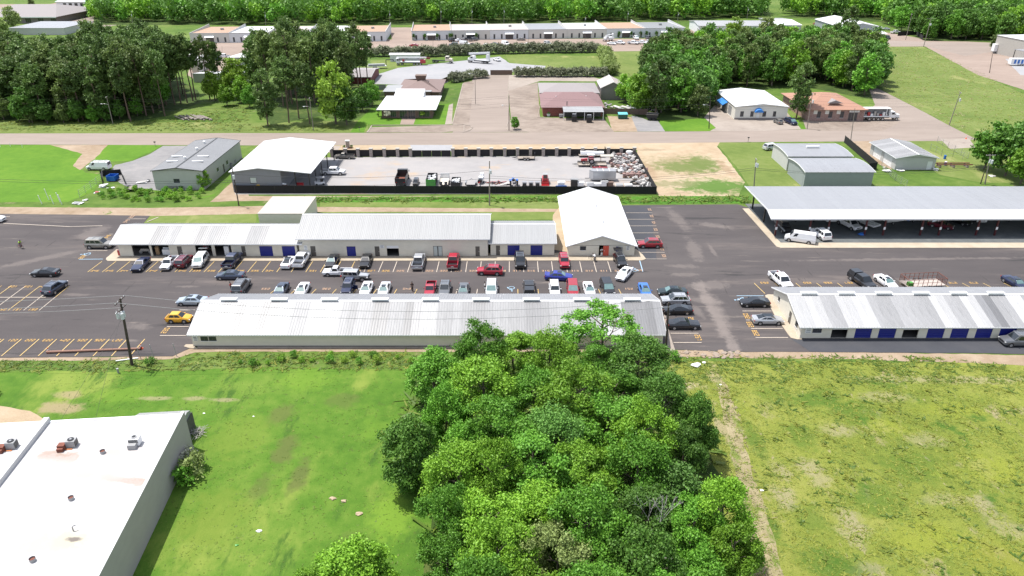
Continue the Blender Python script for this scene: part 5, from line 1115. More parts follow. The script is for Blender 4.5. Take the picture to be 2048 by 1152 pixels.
# ------------------------------------------------------------------ vehicles
m_glass = mat('dark_car_glass',(0.012,0.016,0.020),0.06,var=0.2,spec=0.9)
m_glass2 = mat('greenish_windscreen',(0.10,0.17,0.17),0.08,var=0.2,spec=0.9)
m_headl = mat('headlamp_lens',(0.6,0.6,0.6),0.1,var=0.05)
m_tail = mat('tail_lamp_lens',(0.35,0.01,0.01),0.15,var=0.05)
m_bump = mat('dark_bumper_plastic',(0.03,0.03,0.032),0.6,var=0.1)
m_chrome = mat('chrome',(0.6,0.6,0.6),0.2,metal=0.9,var=0.05)
m_plate = mat('number_plate_white',(0.6,0.6,0.58),0.5,var=0.05)
PC = {}
def paint(name,col,metal=0.0,rough=0.32):
 if name not in PC: PC[name] = mat(name + '_car_paint',col,rough,metal=metal,var=0.02,coat=0.6)
 return PC[name]
C_ = dict(white=paint('white',(0.72,0.72,0.73)),silver=paint('silver',(0.42,0.43,0.45),.45),lsilver=paint('pale_silver',(0.56,0.57,0.58),.25),grey=paint('grey',(0.14,0.145,0.155),.4),dgrey=paint('dark_grey',(0.022,0.023,0.027),.3),
 black=paint('black',(0.008,0.008,0.010)),navy=paint('navy',(0.012,0.018,0.055),.2),blue=paint('blue',(0.02,0.03,0.26),.2),lblue=paint('bright_blue',(0.04,0.16,0.48),.2),slate=paint('slate_blue',(0.05,0.065,0.10),.4),steel=paint('steel_blue',(0.36,0.42,0.48),.4),
 red=paint('red',(0.30,0.008,0.025)),maroon=paint('maroon',(0.11,0.006,0.018),.1),dred=paint('dark_red',(0.28,0.01,0.02),.1),yellow=paint('yellow',(0.66,0.34,0.02),.1),beige=paint('beige',(0.27,0.255,0.225),.4),gold=paint('taupe',(0.20,0.185,0.17),.4),green=paint('blackish_green',(0.010,0.022,0.024),.2),rblue=paint('royal_blue',(0.01,0.03,0.40)),cream=paint('cream',(0.62,0.55,0.42)))
def loft(b,secs,mi=0):
 """secs = rings of points with equal counts"""
 n = len(secs[0]); vs = [p for s in secs for p in s]; fs = []
 for j in range(len(secs)-1):
  for i in range(n): fs.append((j*n+i,j*n+(i+1) % n,(j+1)*n+(i+1) % n,(j+1)*n+i))
 fs += [tuple(range(n-1,-1,-1)),tuple(range((len(secs)-1)*n,len(secs)*n))]
 return b.add(vs,fs,mi)
def ring(x,w,z0,z1,z2,wt=None,wb=None):
 wt = wt or w*.86; wb = wb or w*.94
 return [(x,-wb,z0),(x,-w,z0+(z1-z0)*.45),(x,-w*.985,z1),(x,-wt,z2),(x,0,z2+.015),(x,wt,z2),(x,w*.985,z1),(x,w,z0+(z1-z0)*.45),(x,wb,z0)]
WHEEL = {}
def wheel_meshes(r,wd):
 k = (r,wd)
 if k not in WHEEL:
  b = MB(); b.cyl((0,-wd/2,0),(0,wd/2,0),r,r,14); b.cyl((0,-wd/2-.01,0),(0,wd/2+.01,0),r*.9,r*.9,14); ty = b.mesh('tyre',m_tire)
  b = MB(); b.cyl((0,-wd/2-.02,0),(0,wd/2+.02,0),r*.62,r*.58,10)
  for i in range(5): a = 2*math.pi*i/5; b.obox((r*.3*math.cos(a),0,r*.3*math.sin(a)),(r*.55,wd+.06,.05),0,0,-a)
  WHEEL[k] = (ty,b.mesh('rim',m_rim))
 return WHEEL[k]
def cab(parts,xa,xb,xc,xd,zb,H,wb,wr,panes,glassm=m_glass,solid_rear=False,wsm=None,x_split=None,rearglass=True,pil=.07):
 """roof, pillars and glass: windscreen base xa, roof xb..xc, rear base xd"""
 b = MB(); zt = H
 sec = lambda x,w,z: [(x,-w,z),(x,w,z)]
 # solid greenhouse core in body colour
 v = [(xa,-wb,zb),(xa,wb,zb),(xd,wb,zb),(xd,-wb,zb),(xb,-wr,zt-.05),(xb,wr,zt-.05),(xc,wr,zt-.05),(xc,-wr,zt-.05),
         (xb-.12,-wr*.9,zt),(xb-.12,wr*.9,zt),(xc+.12,wr*.9,zt),(xc+.12,-wr*.9,zt)]
 b.add(v,[(0,1,5,4),(1,2,6,5),(2,3,7,6),(3,0,4,7),(4,5,9,8),(5,6,10,9),(6,7,11,10),(7,4,8,11),(8,9,10,11)])
 parts.append(('cabin',b.mesh('cabin',C_['white']),'P'))
 def quad(name,p,m,off,inset):
  c = sum((Vector(q) for q in p),Vector())/4; n = (Vector(p[1])-Vector(p[0])).cross(Vector(p[3])-Vector(p[0])).normalized()
  if n.dot(c - Vector((0,0,(zb+H)/2-.3)) - Vector((((xa+xd)/2),0,0))) < 0: n = -n
  q = [c + (Vector(k)-c)*inset + n*off for k in p]
  lo = [k - n*.02 for k in q]; bb = MB(); bb.add(q+lo,[(0,1,2,3),(0,4,5,1),(1,5,6,2),(2,6,7,3),(3,7,4,0)]); parts.append((name,bb.mesh(name,m),None))
 L = lambda a,c,t: tuple(a[i]+(c[i]-a[i])*t for i in range(3))
 quad('windscreen',[v[0],v[1],v[5],v[4]],wsm or glassm,.012,.90)
 if rearglass: quad('rear_window',[v[3],v[2],v[6],v[7]],glassm,.012,.86)
 for s in (0,1):
  A,B_,Cc,D = (v[0],v[3],v[7],v[4]) if s == 0 else (v[1],v[2],v[6],v[5])
  for i in range(len(panes)-1):
   t0,t1 = panes[i]+.02,panes[i+1]-.02
   lo0,lo1,hi0,hi1 = L(A,B_,t0),L(A,B_,t1),L(D,Cc,t0),L(D,Cc,t1)
   p0 = L(lo0,hi0,.12); p1 = L(lo1,hi1,.12); p2 = L(lo1,hi1,.86); p3 = L(lo0,hi0,.86)
   quad('side_window',[p0,p1,p2,p3],glassm,.012,1.0)
TPL = {}
def std(kind):
 """vehicle templates: lists of (part name, mesh, paint flag, location, children)"""
 if kind in TPL: return TPL[kind]
 P_ = []; G_ = m_glass
 def body(rs,smooth=True):
  b = MB(); loft(b,rs); me = b.mesh('body',C_['white'],smooth=False); P_.append(('body',me,'P'))
 def extras(L,W,zf,zr,wr,xw,z=.33,wd=.22,arch=True,grille=True):
  for sx in xw:
   for sy in (-1,1):
    ty,rm = wheel_meshes(wr,wd); P_.append(('wheel',None,None,(sx,sy*(W-wd/2+.015),wr),[('tyre',ty),('rim',rm)]))
    if arch:
     b = MB(); b.cyl((sx,sy*(W-.11),wr+.02),(sx,sy*(W+.008),wr+.02),wr+.07,wr+.07,14); P_.append(('wheel_arch',b.mesh('wheel_arch',m_bump),None))
  for sy in (-1,1):
   b = MB(); b.obox((L/2-.09,sy*(W*.74),zf),(.16,.34,.14),-sy*.35); P_.append(('headlight',b.mesh('headlight',m_headl),None))
   b = MB(); b.obox((-L/2+.07,sy*(W*.78),zr),(.13,.30,.17),sy*.3); P_.append(('taillight',b.mesh('taillight',m_tail),None))
   b = MB(); b.obox((L*.16,sy*(W+.08),z+.66),(.14,.2,.13)); P_.append(('mirror',b.mesh('mirror',C_['white']),'P'))
  if grille: b = MB(); b.obox((L/2-.01,0,zf-.08),(.05,W*.95,.2)); P_.append(('grille',b.mesh('grille',m_blk),None))
  b = MB(); b.obox((-L/2+.0,0,zr-.18),(.03,.5,.14)); P_.append(('number_plate',b.mesh('number_plate',m_plate),None))
 if kind in ('sedan','coupe','muscle','hatch'):
  L,W,H = {'sedan':(4.85,.92,1.44),'coupe':(4.7,.92,1.36),'muscle':(5.0,.96,1.42),'hatch':(3.85,.84,1.5)}[kind]
  z0 = .24; a = L/2
  if kind == 'hatch':
   body([ring(a,W*.7,.32,.52,.66),ring(a-.15,W*.9,z0,.66,.80),ring(a-.8,W*.98,z0,.74,.95),ring(a-1.15,W,z0,.80,1.0),ring(-a+.5,W,z0,.82,1.02),ring(-a+.12,W*.95,z0,.8,1.0),ring(-a,W*.84,.34,.72,.92)])
   cab(P_,a-1.05,a-1.75,-a+.75,-a+.14,.96,H,W*.88,W*.70,(.1,.48,.86))
  elif kind == 'muscle':
   body([ring(a,W*.78,.34,.52,.70),ring(a-.12,W*.93,z0,.64,.80),ring(a-1.0,W*.99,z0,.72,.92),ring(a-1.65,W,z0,.76,.97),ring(-a+1.1,W,z0,.78,1.0),ring(-a+.15,W*.95,z0,.78,1.0),ring(-a,W*.88,.34,.66,.92)])
   cab(P_,a-1.6,a-2.35,-a+1.75,-a+.85,.95,H,W*.86,W*.66,(.1,.62,.86))
  elif kind == 'coupe':
   body([ring(a,W*.72,.32,.50,.62),ring(a-.15,W*.90,z0,.62,.75),ring(a-.95,W*.98,z0,.70,.88),ring(a-1.35,W,z0,.76,.94),ring(-a+.9,W,z0,.78,1.0),ring(-a+.12,W*.94,z0,.78,1.0),ring(-a,W*.84,.34,.66,.88)])
   cab(P_,a-1.25,a-2.1,-a+1.7,-a+.45,.92,H,W*.86,W*.62,(.1,.55,.88))
  else:
   body([ring(a,W*.72,.32,.50,.64),ring(a-.15,W*.91,z0,.62,.76),ring(a-.9,W*.98,z0,.70,.90),ring(a-1.3,W,z0,.76,.95),ring(-a+1.0,W,z0,.78,1.0),ring(-a+.14,W*.94,z0,.76,.98),ring(-a,W*.82,.34,.64,.88)])
   cab(P_,a-1.2,a-1.95,-a+1.55,-a+.75,.93,H,W*.87,W*.66,(.08,.46,.88),wsm=m_glass2)
  extras(L,W,.60,.78,.33,(a-.88,-a+.95))
  if kind == 'sedan': b = MB(); b.obox((.15,0,H+.012),(.75,.75,.02)); P_.append(('sunroof',b.mesh('sunroof',m_glass),None))
 elif kind in ('suv','crossover','boxy','minivan','jeep'):
  L,W,H = {'suv':(5.0,.98,1.85),'crossover':(4.6,.93,1.65),'boxy':(4.5,.90,1.72),'minivan':(5.05,.98,1.76),'jeep':(4.7,.90,1.85)}[kind]
  z0 = .30 if kind != 'jeep' else .48; a = L/2; zb = H*.60
  if kind == 'minivan':
   body([ring(a,W*.76,.34,.56,.72),ring(a-.2,W*.92,z0,.72,.90),ring(a-.75,W*.98,z0,.84,1.04),ring(a-1.0,W,z0,.90,1.10),ring(-a+.4,W,z0,.95,1.12),ring(-a+.05,W*.97,z0,.9,1.1),ring(-a,W*.92,.34,.8,1.0)])
   cab(P_,a-.85,a-1.85,-a+.55,-a+.08,1.06,H,W*.92,W*.78,(.1,.36,.66,.92),wsm=m_glass2)
  elif kind == 'jeep':
   body([ring(a,W*.62,.55,.75,.98,W*.6),ring(a-.3,W*.66,z0,.9,1.08,W*.6),ring(a-1.35,W*.74,z0,.98,1.12,W*.68),ring(a-1.45,W*.86,z0,1.0,1.14,W*.8),ring(-a+.25,W*.86,z0,1.0,1.14,W*.82),ring(-a+.2,W*.84,.5,1.0,1.12,W*.8)])
   cab(P_,a-1.5,a-1.8,-a+.35,-a+.25,1.12,H,W*.82,W*.74,(.06,.36,.62,.94))
   for sx in (a-.75,-a+.95):
    for sy in (-1,1): b = MB(); b.obox((sx,sy*W*.9,.98),(1.05,.32,.07)); P_.append(('fender',b.mesh('fender',m_bump),None))
   b = MB(); b.cyl((-a+.02,0,1.0),(-a+.24,0,1.0),.38,.38,12); P_.append(('spare_wheel',b.mesh('spare_wheel',m_tire),None))
   b = MB(); b.obox((a+.08,0,.62),(.16,1.5,.16)); P_.append(('bumper',b.mesh('bumper',m_bump),None))
  else:
   hd = {'suv':1.08,'crossover':.98,'boxy':1.04}[kind]
   body([ring(a,W*.78,.38,.64,.84),ring(a-.15,W*.93,z0,.78,hd-.08),ring(a-1.0,W*.99,z0,.86,hd),ring(a-1.3,W,z0,.9,hd+.05),ring(-a+.3,W,z0,.95,hd+.08),ring(-a+.06,W*.97,z0,.92,hd+.05),ring(-a,W*.92,.38,.8,1.0)])
   rk = {'suv':(1.9,.35,.05),'crossover':(2.0,.75,.12),'boxy':(1.75,.28,.04)}[kind]
   cab(P_,a-1.2,a-rk[0],-a+rk[1],-a+rk[2],hd+.03,H,W*.90,W*.76,(.1,.40,.68,.93))
  extras(L,W if kind != 'jeep' else W*.98,.78,.95,.36 if kind != 'jeep' else .42,(a-.9,-a+.95),z=.5)
  if kind in ('suv','crossover','boxy'):
   for sy in (-1,1): b = MB(); b.obox((-.3,sy*W*.62,H+.06),(L*.42,.05,.05)); P_.append(('roof_rail',b.mesh('roof_rail',m_chrome),None))
   for sx in (-.9,.3): b = MB(); b.obox((sx,0,H+.06),(.06,W*1.2,.04)); P_.append(('roof_bar',b.mesh('roof_bar',m_chrome),None))
 elif kind in ('pickup','pickup_small','pickup_cap'):
  L,W,H = {'pickup':(5.8,1.0,1.9),'pickup_small':(5.1,.88,1.6),'pickup_cap':(5.7,.98,1.88)}[kind]
  a = L/2; z0 = .42 if kind != 'pickup_small' else .34; hd = H*.60; bl = {'pickup':1.85,'pickup_small':2.2,'pickup_cap':1.85}[kind]
  xc = -a+bl
  body([ring(a,W*.84,.45,hd*.72,hd-.2),ring(a-.12,W*.95,z0,hd*.8,hd-.08),ring(a-1.15,W*.99,z0,hd*.84,hd),ring(a-1.4,W,z0,hd*.86,hd+.04),ring(xc+.02,W,z0,hd*.88,hd+.05)])
  ea = {'pickup':(1.25,1.95),'pickup_small':(1.3,1.85),'pickup_cap':(1.25,1.95)}[kind]
  cab(P_,a-ea[0],a-ea[1],xc+.22,xc+.04,hd+.02,H,W*.88,W*.74,(.12,.5,.93) if kind != 'pickup_small' else (.14,.9))
  zf = hd*.62; zt = hd+.03
  b = MB(); b.box(-a+.06,xc-.03,-W+.03,W-.03,z0+.1,zf); b.build; P_.append(('bed_floor',b.mesh('bed_floor',C_['white']),'P'))
  for sy in (-1,1): b = MB(); b.box(-a+.06,xc-.03,*((-W,-W+.12) if sy < 0 else (W-.12,W)),zf-.25,zt); P_.append(('bed_side',b.mesh('bed_side',C_['white']),'P'))
  b = MB(); b.box(-a,-a+.08,-W+.02,W-.02,z0+.15,zt-.01); P_.append(('tailgate',b.mesh('tailgate',C_['white']),'P'))
  b = MB(); b.box(-a+.1,xc-.04,-W+.13,W-.13,zf+.003,zf+.02); P_.append(('bed_liner',b.mesh('bed_liner',m_blk),None))
  b = MB(); b.box(-a-.12,-a-.002,-W+.05,W-.05,z0+.05,z0+.25); P_.append(('bumper',b.mesh('bumper',m_chrome),None))
  b = MB(); b.box(a-.02,a+.1,-W*.8,W*.8,z0+.02,z0+.25); P_.append(('bumper',b.mesh('bumper',m_chrome),None))
  if kind == 'pickup_cap': b = MB(); b.add([(-a+.05,-W+.04,zt),(-a+.05,W-.04,zt),(xc-.05,W-.04,zt),(xc-.05,-W+.04,zt),(-a+.25,-W*.78,H-.05),(-a+.25,W*.78,H-.05),(xc-.08,W*.78,H-.05),(xc-.08,-W*.78,H-.05)],[(4,5,6,7),(0,1,5,4),(1,2,6,5),(2,3,7,6),(3,0,4,7)]); P_.append(('bed_cap',b.mesh('bed_cap',C_['white']),'P'))
  extras(L,W,hd-.22,hd-.15,.40 if kind != 'pickup_small' else .33,(a-.95,-a+1.15),z=.55)
 elif kind == 'van':
  L,W,H = 5.7,1.0,2.1; a = L/2
  body([ring(a,W*.8,.40,.66,.86),ring(a-.15,W*.94,.34,.84,1.02),ring(a-.75,W*.99,.34,1.0,1.18),ring(a-.95,W,.34,1.08,1.24),ring(-a+.05,W,.34,1.1,1.26),ring(-a,W*.96,.4,1.0,1.2)])
  cab(P_,a-.85,a-1.5,-a+.12,-a+.02,1.2,H,W*.95,W*.82,(.10,.27))
  extras(L,W,.82,1.15,.36,(a-.85,-a+1.2),z=.6)
 TPL[kind] = P_; return P_
def vehicle(kind,name,label,cat,px,py,heading,col,group=None,extra=None,world=None,z=0.05,sc=1.0):
 x,y = world or G(px,py); t = thing(name,label,cat,(x,y,z),R(heading),group)
 if sc != 1.0: t.scale = (sc,sc,sc)
 for p in std(kind):
  nm,me,fl = p[:3]
  if me is None:
   e = bpy.data.objects.new(nm,None); COL.objects.link(e); e.parent = t; e.location = p[3]
   for n2,m2 in p[4]: link(n2,m2,e)
   continue
  o = link(nm,me,t)
  if fl == 'P':
   o.material_slots[0].link = 'OBJECT'; o.material_slots[0].material = C_[col]
 if extra: extra(t)
 return t
def add(t,name,m,fn):
 b = MB(); fn(b); return b.build(name,m,t)
CARS = [  # kind, name, label, category, px, py, heading, colour
('coupe','parked_car','dark grey fastback car driving alone on the left of the lot','car',93,551,180,'dgrey'),
('crossover','parked_car','slate blue crossover parked over the white line between the numbered stalls at left','car',112,582,84,'slate'),
('suv','parked_car','white vehicle cut off by the left edge of the photo','car',-14,444,0,'white'),
('suv','parked_car','beige station wagon with silver roof beside the left end of the shop row','car',201,495,0,'beige'),
('muscle','parked_car','black coupe facing the camera, leftmost car in front of the open shop bays','car',283,535,-87,'navy'),
('pickup_small','pickup_truck','small white pickup facing the camera beside the maroon wagon','pickup truck',340,532,-88,'white'),
('boxy','parked_car','maroon wagon seen from behind between white pickup and silver minivan','car',370,529,88,'maroon'),
('minivan','minivan','silver minivan with raised tailgate backed up to the open shop bay','minivan',402,528,-85,'lsilver'),
('pickup','pickup_truck','navy blue pickup seen from behind at the open shop bays','pickup truck',466,528,88,'navy'),
('sedan','parked_car','dark slate sedan driving left, just below the navy pickup','car',462,557,180,'slate'),
('sedan','parked_car','pale steel blue sedan at the far left corner of the longest roof','car',386,608,180,'steel'),
('hatch','parked_car','small yellow hatchback at the left end of the longest building','car',360,643,0,'yellow'),
('suv','parked_car','dark grey wagon with a person in red standing at its left side','car',484,580,90,'grey'),
('coupe','parked_car','white coupe with black glass roof next to the white crew pickup','car',578,530,88,'white'),
('pickup','pickup_truck','white crew pickup seen from behind beside the white coupe','pickup truck',604,527,88,'white'),
('sedan','parked_car','charcoal sedan nosed towards the camera behind the moving white pickup','car',665,528,-90,'dgrey'),
('muscle','parked_car','black muscle car with pale front plate by the open grey bay','car',732,528,-88,'black'),
('pickup_small','pickup_truck','white single cab pickup turning left in the aisle, overlapping the grey jeep','pickup truck',676,550,180,'white'),
('jeep','jeep','silver and grey boxy jeep heading right behind the white pickup','jeep',711,560,-3,'silver'),
('sedan','parked_car','dark sedan half hidden behind the long roof near painted 233','car',563,584,-90,'slate'),
('sedan','parked_car','white sedan behind the long roof, left of painted 236','car',605,584,-90,'white'),
('boxy','parked_car','navy wagon with open door behind the long roof, person beside it','car',697,579,-90,'navy'),
('sedan','parked_car','white sedan behind the long roof next to the navy wagon','car',733,582,-90,'white'),
('sedan','parked_car','pale silver sedan behind the long roof, left of the lone walker','car',769,583,-90,'lsilver'),
('pickup','pickup_truck','silver crew pickup seen from behind, left of the red one','pickup truck',838,530,90,'silver'),
('pickup','pickup_truck','red crew pickup seen from behind at the blank grey wall','pickup truck',907,529,90,'red'),
('pickup_small','pickup_truck','red pickup facing the camera behind the long roof','pickup truck',861,582,-90,'red'),
('crossover','parked_car','dark grey crossover behind the long roof, right of the red pickup','car',890,582,-90,'grey'),
('sedan','parked_car','low grey sedan behind the long roof near the number 242','car',927,585,-90,'grey'),
('minivan','minivan','pale silver minivan behind the long roof with a person at its door','minivan',983,582,-90,'lsilver'),
('crossover','parked_car','red crossover driving left in the middle of the aisle','car',980,548,176,'red'),
('pickup_cap','pickup_truck','dark grey pickup with covered bed behind the long roof beside the wheelchair mark','pickup truck',1058,583,90,'dgrey'),
('boxy','parked_car','white wagon behind the long roof, left of the dark red one','car',1109,584,-90,'white'),
('suv','parked_car','black SUV facing the camera in front of the two blue doors','car',1040,529,-88,'black'),
('boxy','parked_car','red boxy wagon facing the camera between the shop row and the gabled building','car',1128,530,-89,'red'),
('sedan','parked_car','bright blue sedan turning in the aisle behind the white wagon','car',1117,559,-6,'blue'),
('minivan','minivan','dark red van with pale roof bars behind the long roof','minivan',1145,582,-92,'dred'),
('sedan','parked_car','white sedan with sunroof behind the long roof, left of the black van','car',1178,583,-88,'white'),
('minivan','minivan','black van behind the long roof, just behind the foreground tree','minivan',1214,579,-86,'black'),
('sedan','parked_car','white sedan driving down and left in the aisle by the gabled building','car',1248,554,-118,'white'),
('crossover','parked_car','black car with raised boot lid before the gabled building','car',1240,528,-84,'black'),
('sedan','parked_car','light blue car at the right end behind the long roof','car',1289,585,-90,'lblue'),
('crossover','parked_car','red crossover with silver roof bars beside the white gabled building','car',1299,494,180,'dred'),
('sedan','parked_car','blackish green sedan, rearmost of the cars at the right end of the longest building','car',1344,590,180,'green'),
('crossover','parked_car','silver crossover at the right end of the longest building','car',1350,607,180,'silver'),
('coupe','parked_car','black fastback with a person standing in front of it','car',1354,626,180,'black'),
('muscle','parked_car','dark grey coupe backed in beside empty stall 257','car',1366,655,0,'dgrey'),
('coupe','parked_car','black coupe in the blue marked stall left of the blue door building','car',1508,611,180,'black'),
('coupe','parked_car','silver coupe with black roof beside stall 259','car',1534,646,0,'silver'),
('pickup','pickup_truck','white pickup facing the camera at the left rear corner of the blue door building','pickup truck',1560,568,-82,'white'),
('pickup_cap','pickup_truck','black pickup with covered bed behind the blue door building','pickup truck',1722,569,-78,'dgrey'),
('sedan','parked_car','white sedan behind the blue door building, beside the black pickup','car',1770,570,-80,'white'),
('sedan','parked_car','deep blue sedan behind the blue door building near the right edge','car',2028,572,-82,'navy'),
('suv','parked_car','dark grey SUV at the lower right edge in front of the blue doors','car',2034,689,180,'grey'),
('van','cargo_van','white cargo van parked askew on the kerb of the carport','van',1599,484,157,'white'),
('suv','parked_car','white wagon with open door backing out of the carport','car',1640,475,100,'white'),
('pickup','pickup_truck','white pickup parked inside the carport with its nose to the camera','pickup truck',1696,455,-72,'white'),
('suv','parked_car','dark SUV inside the carport behind the white van','car',1565,461,-85,'dgrey'),
('coupe','parked_car','dark red coupe in the shade of the carport','car',1880,456,-35,'maroon'),
('sedan','parked_car','dark low car deep in the carport, right of the red coupe','car',1915,447,-60,'black'),
('van','cargo_van','white work van with ladder rack on the grass by the blue skip','van',199,339,180,'white'),
('pickup_small','pickup_truck','grey single cab pickup by the stone pillars in the gravel yard','pickup truck',690,317,178,'gold'),
('pickup','pickup_truck','white crew pickup leaving the open shed in the gravel yard','pickup truck',667,349,0,'white'),
('hatch','parked_car','taupe hatchback in front of the cream metal office','car',1556,247,100,'gold'),
('minivan','minivan','dark blue minivan beside the taupe hatchback at the cream office','minivan',1581,248,-75,'navy'),
('minivan','minivan','pale silver minivan half behind the rear blue-grey shed','minivan',1543,299,20,'lsilver'),
('sedan','parked_car','red car alone in front of the tan roofed business unit','car',828,93,165,'red'),
('suv','parked_car','black SUV, leftmost in the cluster before the business units','car',905,83,60,'black'),
('sedan','parked_car','white sedan between two dark cars before the business units','car',917,82.5,60,'white'),
('crossover','parked_car','grey crossover in the upper row of the cluster, left of the last one','car',930,81.5,60,'grey'),
('pickup','pickup_truck','grey pickup at the right of the cluster before the business units','pickup truck',946,82,40,'grey'),
('suv','parked_car','grey wagon at the left of the lower row before the business units','car',907,92,180,'grey'),
('van','cargo_van','white cargo van in the lower row before the business units','van',929,90.5,-30,'white'),
('sedan','parked_car','black car partly behind the white cargo van by the business units','car',944,92,175,'dgrey'),
('sedan','parked_car','white car left of the bright blue one behind the hedge','car',973,93,-60,'white'),
('sedan','parked_car','blue car behind the hedge before the business units','car',988,90.5,170,'slate'),
('van','cargo_van','white box-bodied van behind the hedge before the business units','van',1011,90.5,-60,'white'),
('sedan','parked_car','dark red-brown car near the pinkish roofed units','car',1042,81,170,'gold'),
('sedan','parked_car','left one of two white cars behind the hedge','car',1042,92.5,-70,'white'),
('sedan','parked_car','right one of two white cars behind the hedge','car',1055,91.5,-70,'white'),
('suv','parked_car','white and black SUV alone behind the middle of the hedge','car',1095,89.5,-60,'lsilver'),
('sedan','parked_car','white sedan, leftmost of the white cars in front of the tan roofed unit','car',1223,89.5,-30,'white'),
('pickup','pickup_truck','white pickup beside the leftmost white sedan','pickup truck',1239,88.5,-30,'white'),
('pickup','pickup_truck','white pickup, left one of three parked close together','pickup truck',1266,88.5,-30,'white'),
('pickup','pickup_truck','white pickup, middle one of three parked close together','pickup truck',1283,88,-30,'white'),
('pickup','pickup_truck','white pickup, right one of three parked close together','pickup truck',1296,87.5,-30,'white'),
('minivan','minivan','white minivan behind the three white pickups','minivan',1272,78.5,-80,'white'),
('suv','parked_car','dark grey SUV in front of the speckled white roofed unit','car',1297,78,60,'grey'),
('boxy','parked_car','black wagon next to the box truck before the last business unit','car',1313,78.5,60,'black'),
('minivan','minivan','slate van standing at the right end wall of the business units','minivan',1372,69,-80,'slate'),
('crossover','parked_car','blue car behind the pine trunks','car',430,121,170,'rblue'),
('pickup','pickup_truck','white pickup behind the pine trunks right of the blue car','pickup truck',448,116,175,'white'),
('sedan','parked_car','white sedan on the gravel near the hedge, right of the bucket truck','car',994,122,120,'white'),
('sedan','parked_car','silver car before the garage building, upper right','car',1742,79,150,'silver'),
('suv','parked_car','black SUV before the garage building, upper right','car',1774,78,-90,'black'),
('pickup','pickup_truck','white pickup in the car yard beside the garage','pickup truck',1790,67,20,'white'),
('sedan','parked_car','silver car behind the white pickup in the car yard','car',1771,60,160,'silver'),
('sedan','parked_car','red car in the yard left of the garage','car',1634,49,170,'red'),
('sedan','parked_car','pale silver car in the yard left of the garage','car',1650,63,150,'lsilver'),
('pickup','pickup_truck','white pickup on the road behind the grey hip roofed building, upper left','pickup truck',102,16,10,'white'),
('crossover','parked_car','silver crossover beside the turquoise roofed building','car',134,20.5,-60,'silver'),
('suv','parked_car','navy SUV at the end of the white canopy, upper left','car',152,30,160,'navy'),
]
VEH = {}
for c in CARS:
 if 577 <= c[5] <= 585 and 520 < c[4] < 1300 and abs(c[6]) > 80: c = c[:5]+(c[5]+3,)+c[6:]
 zz = 0.13 if c[4] > 1550 and 440 < c[5] < 476 else (0.06 if c[5] > 400 else 0.045)
 VEH[c[2]] = vehicle(*c,z=zz)
def gv(s): return next(v for k,v in VEH.items() if k.startswith(s))
# raised tailgates, open doors, ladder rack
add(gv('silver minivan with raised'),'raised_tailgate',C_['lsilver'],lambda b: b.obox((-2.9,0,1.95),(1.1,1.6,.06),0,0,-.15))
add(gv('black car with raised'),'raised_boot_lid',C_['black'],lambda b: b.obox((-2.5,0,1.85),(.95,1.45,.06),0,0,.25))
add(gv('navy wagon with open'),'open_door',C_['navy'],lambda b: b.obox((.5,1.35,.95),(.06,.95,.75),-.35))
add(gv('white wagon with open door'),'open_door',C_['white'],lambda b: b.obox((.9,1.4,1.0),(.06,.95,1.0),.3))
v = gv('white work van')
for sy in (-.7,.7): add(v,'rack_rail',m_steel,lambda b: b.box(-2.3,1.0,sy-.04,sy+.04,2.16,2.22))
for sx in (-2.1,-.6,.9): add(v,'rack_bar',m_steel,lambda b: b.box(sx-.04,sx+.04,-.85,.85,2.24,2.3))
add(gv('white coupe with black'),'glass_roof',m_glass,lambda b: b.obox((-.1,0,1.375),(1.3,1.0,.02)))
add(gv('silver coupe with black'),'glass_roof',m_glass,lambda b: b.obox((-.1,0,1.375),(1.5,1.0,.02)))
add(gv('bright blue sedan'),'spoiler',C_['blue'],lambda b: b.obox((-2.3,0,1.06),(.22,1.5,.05)))
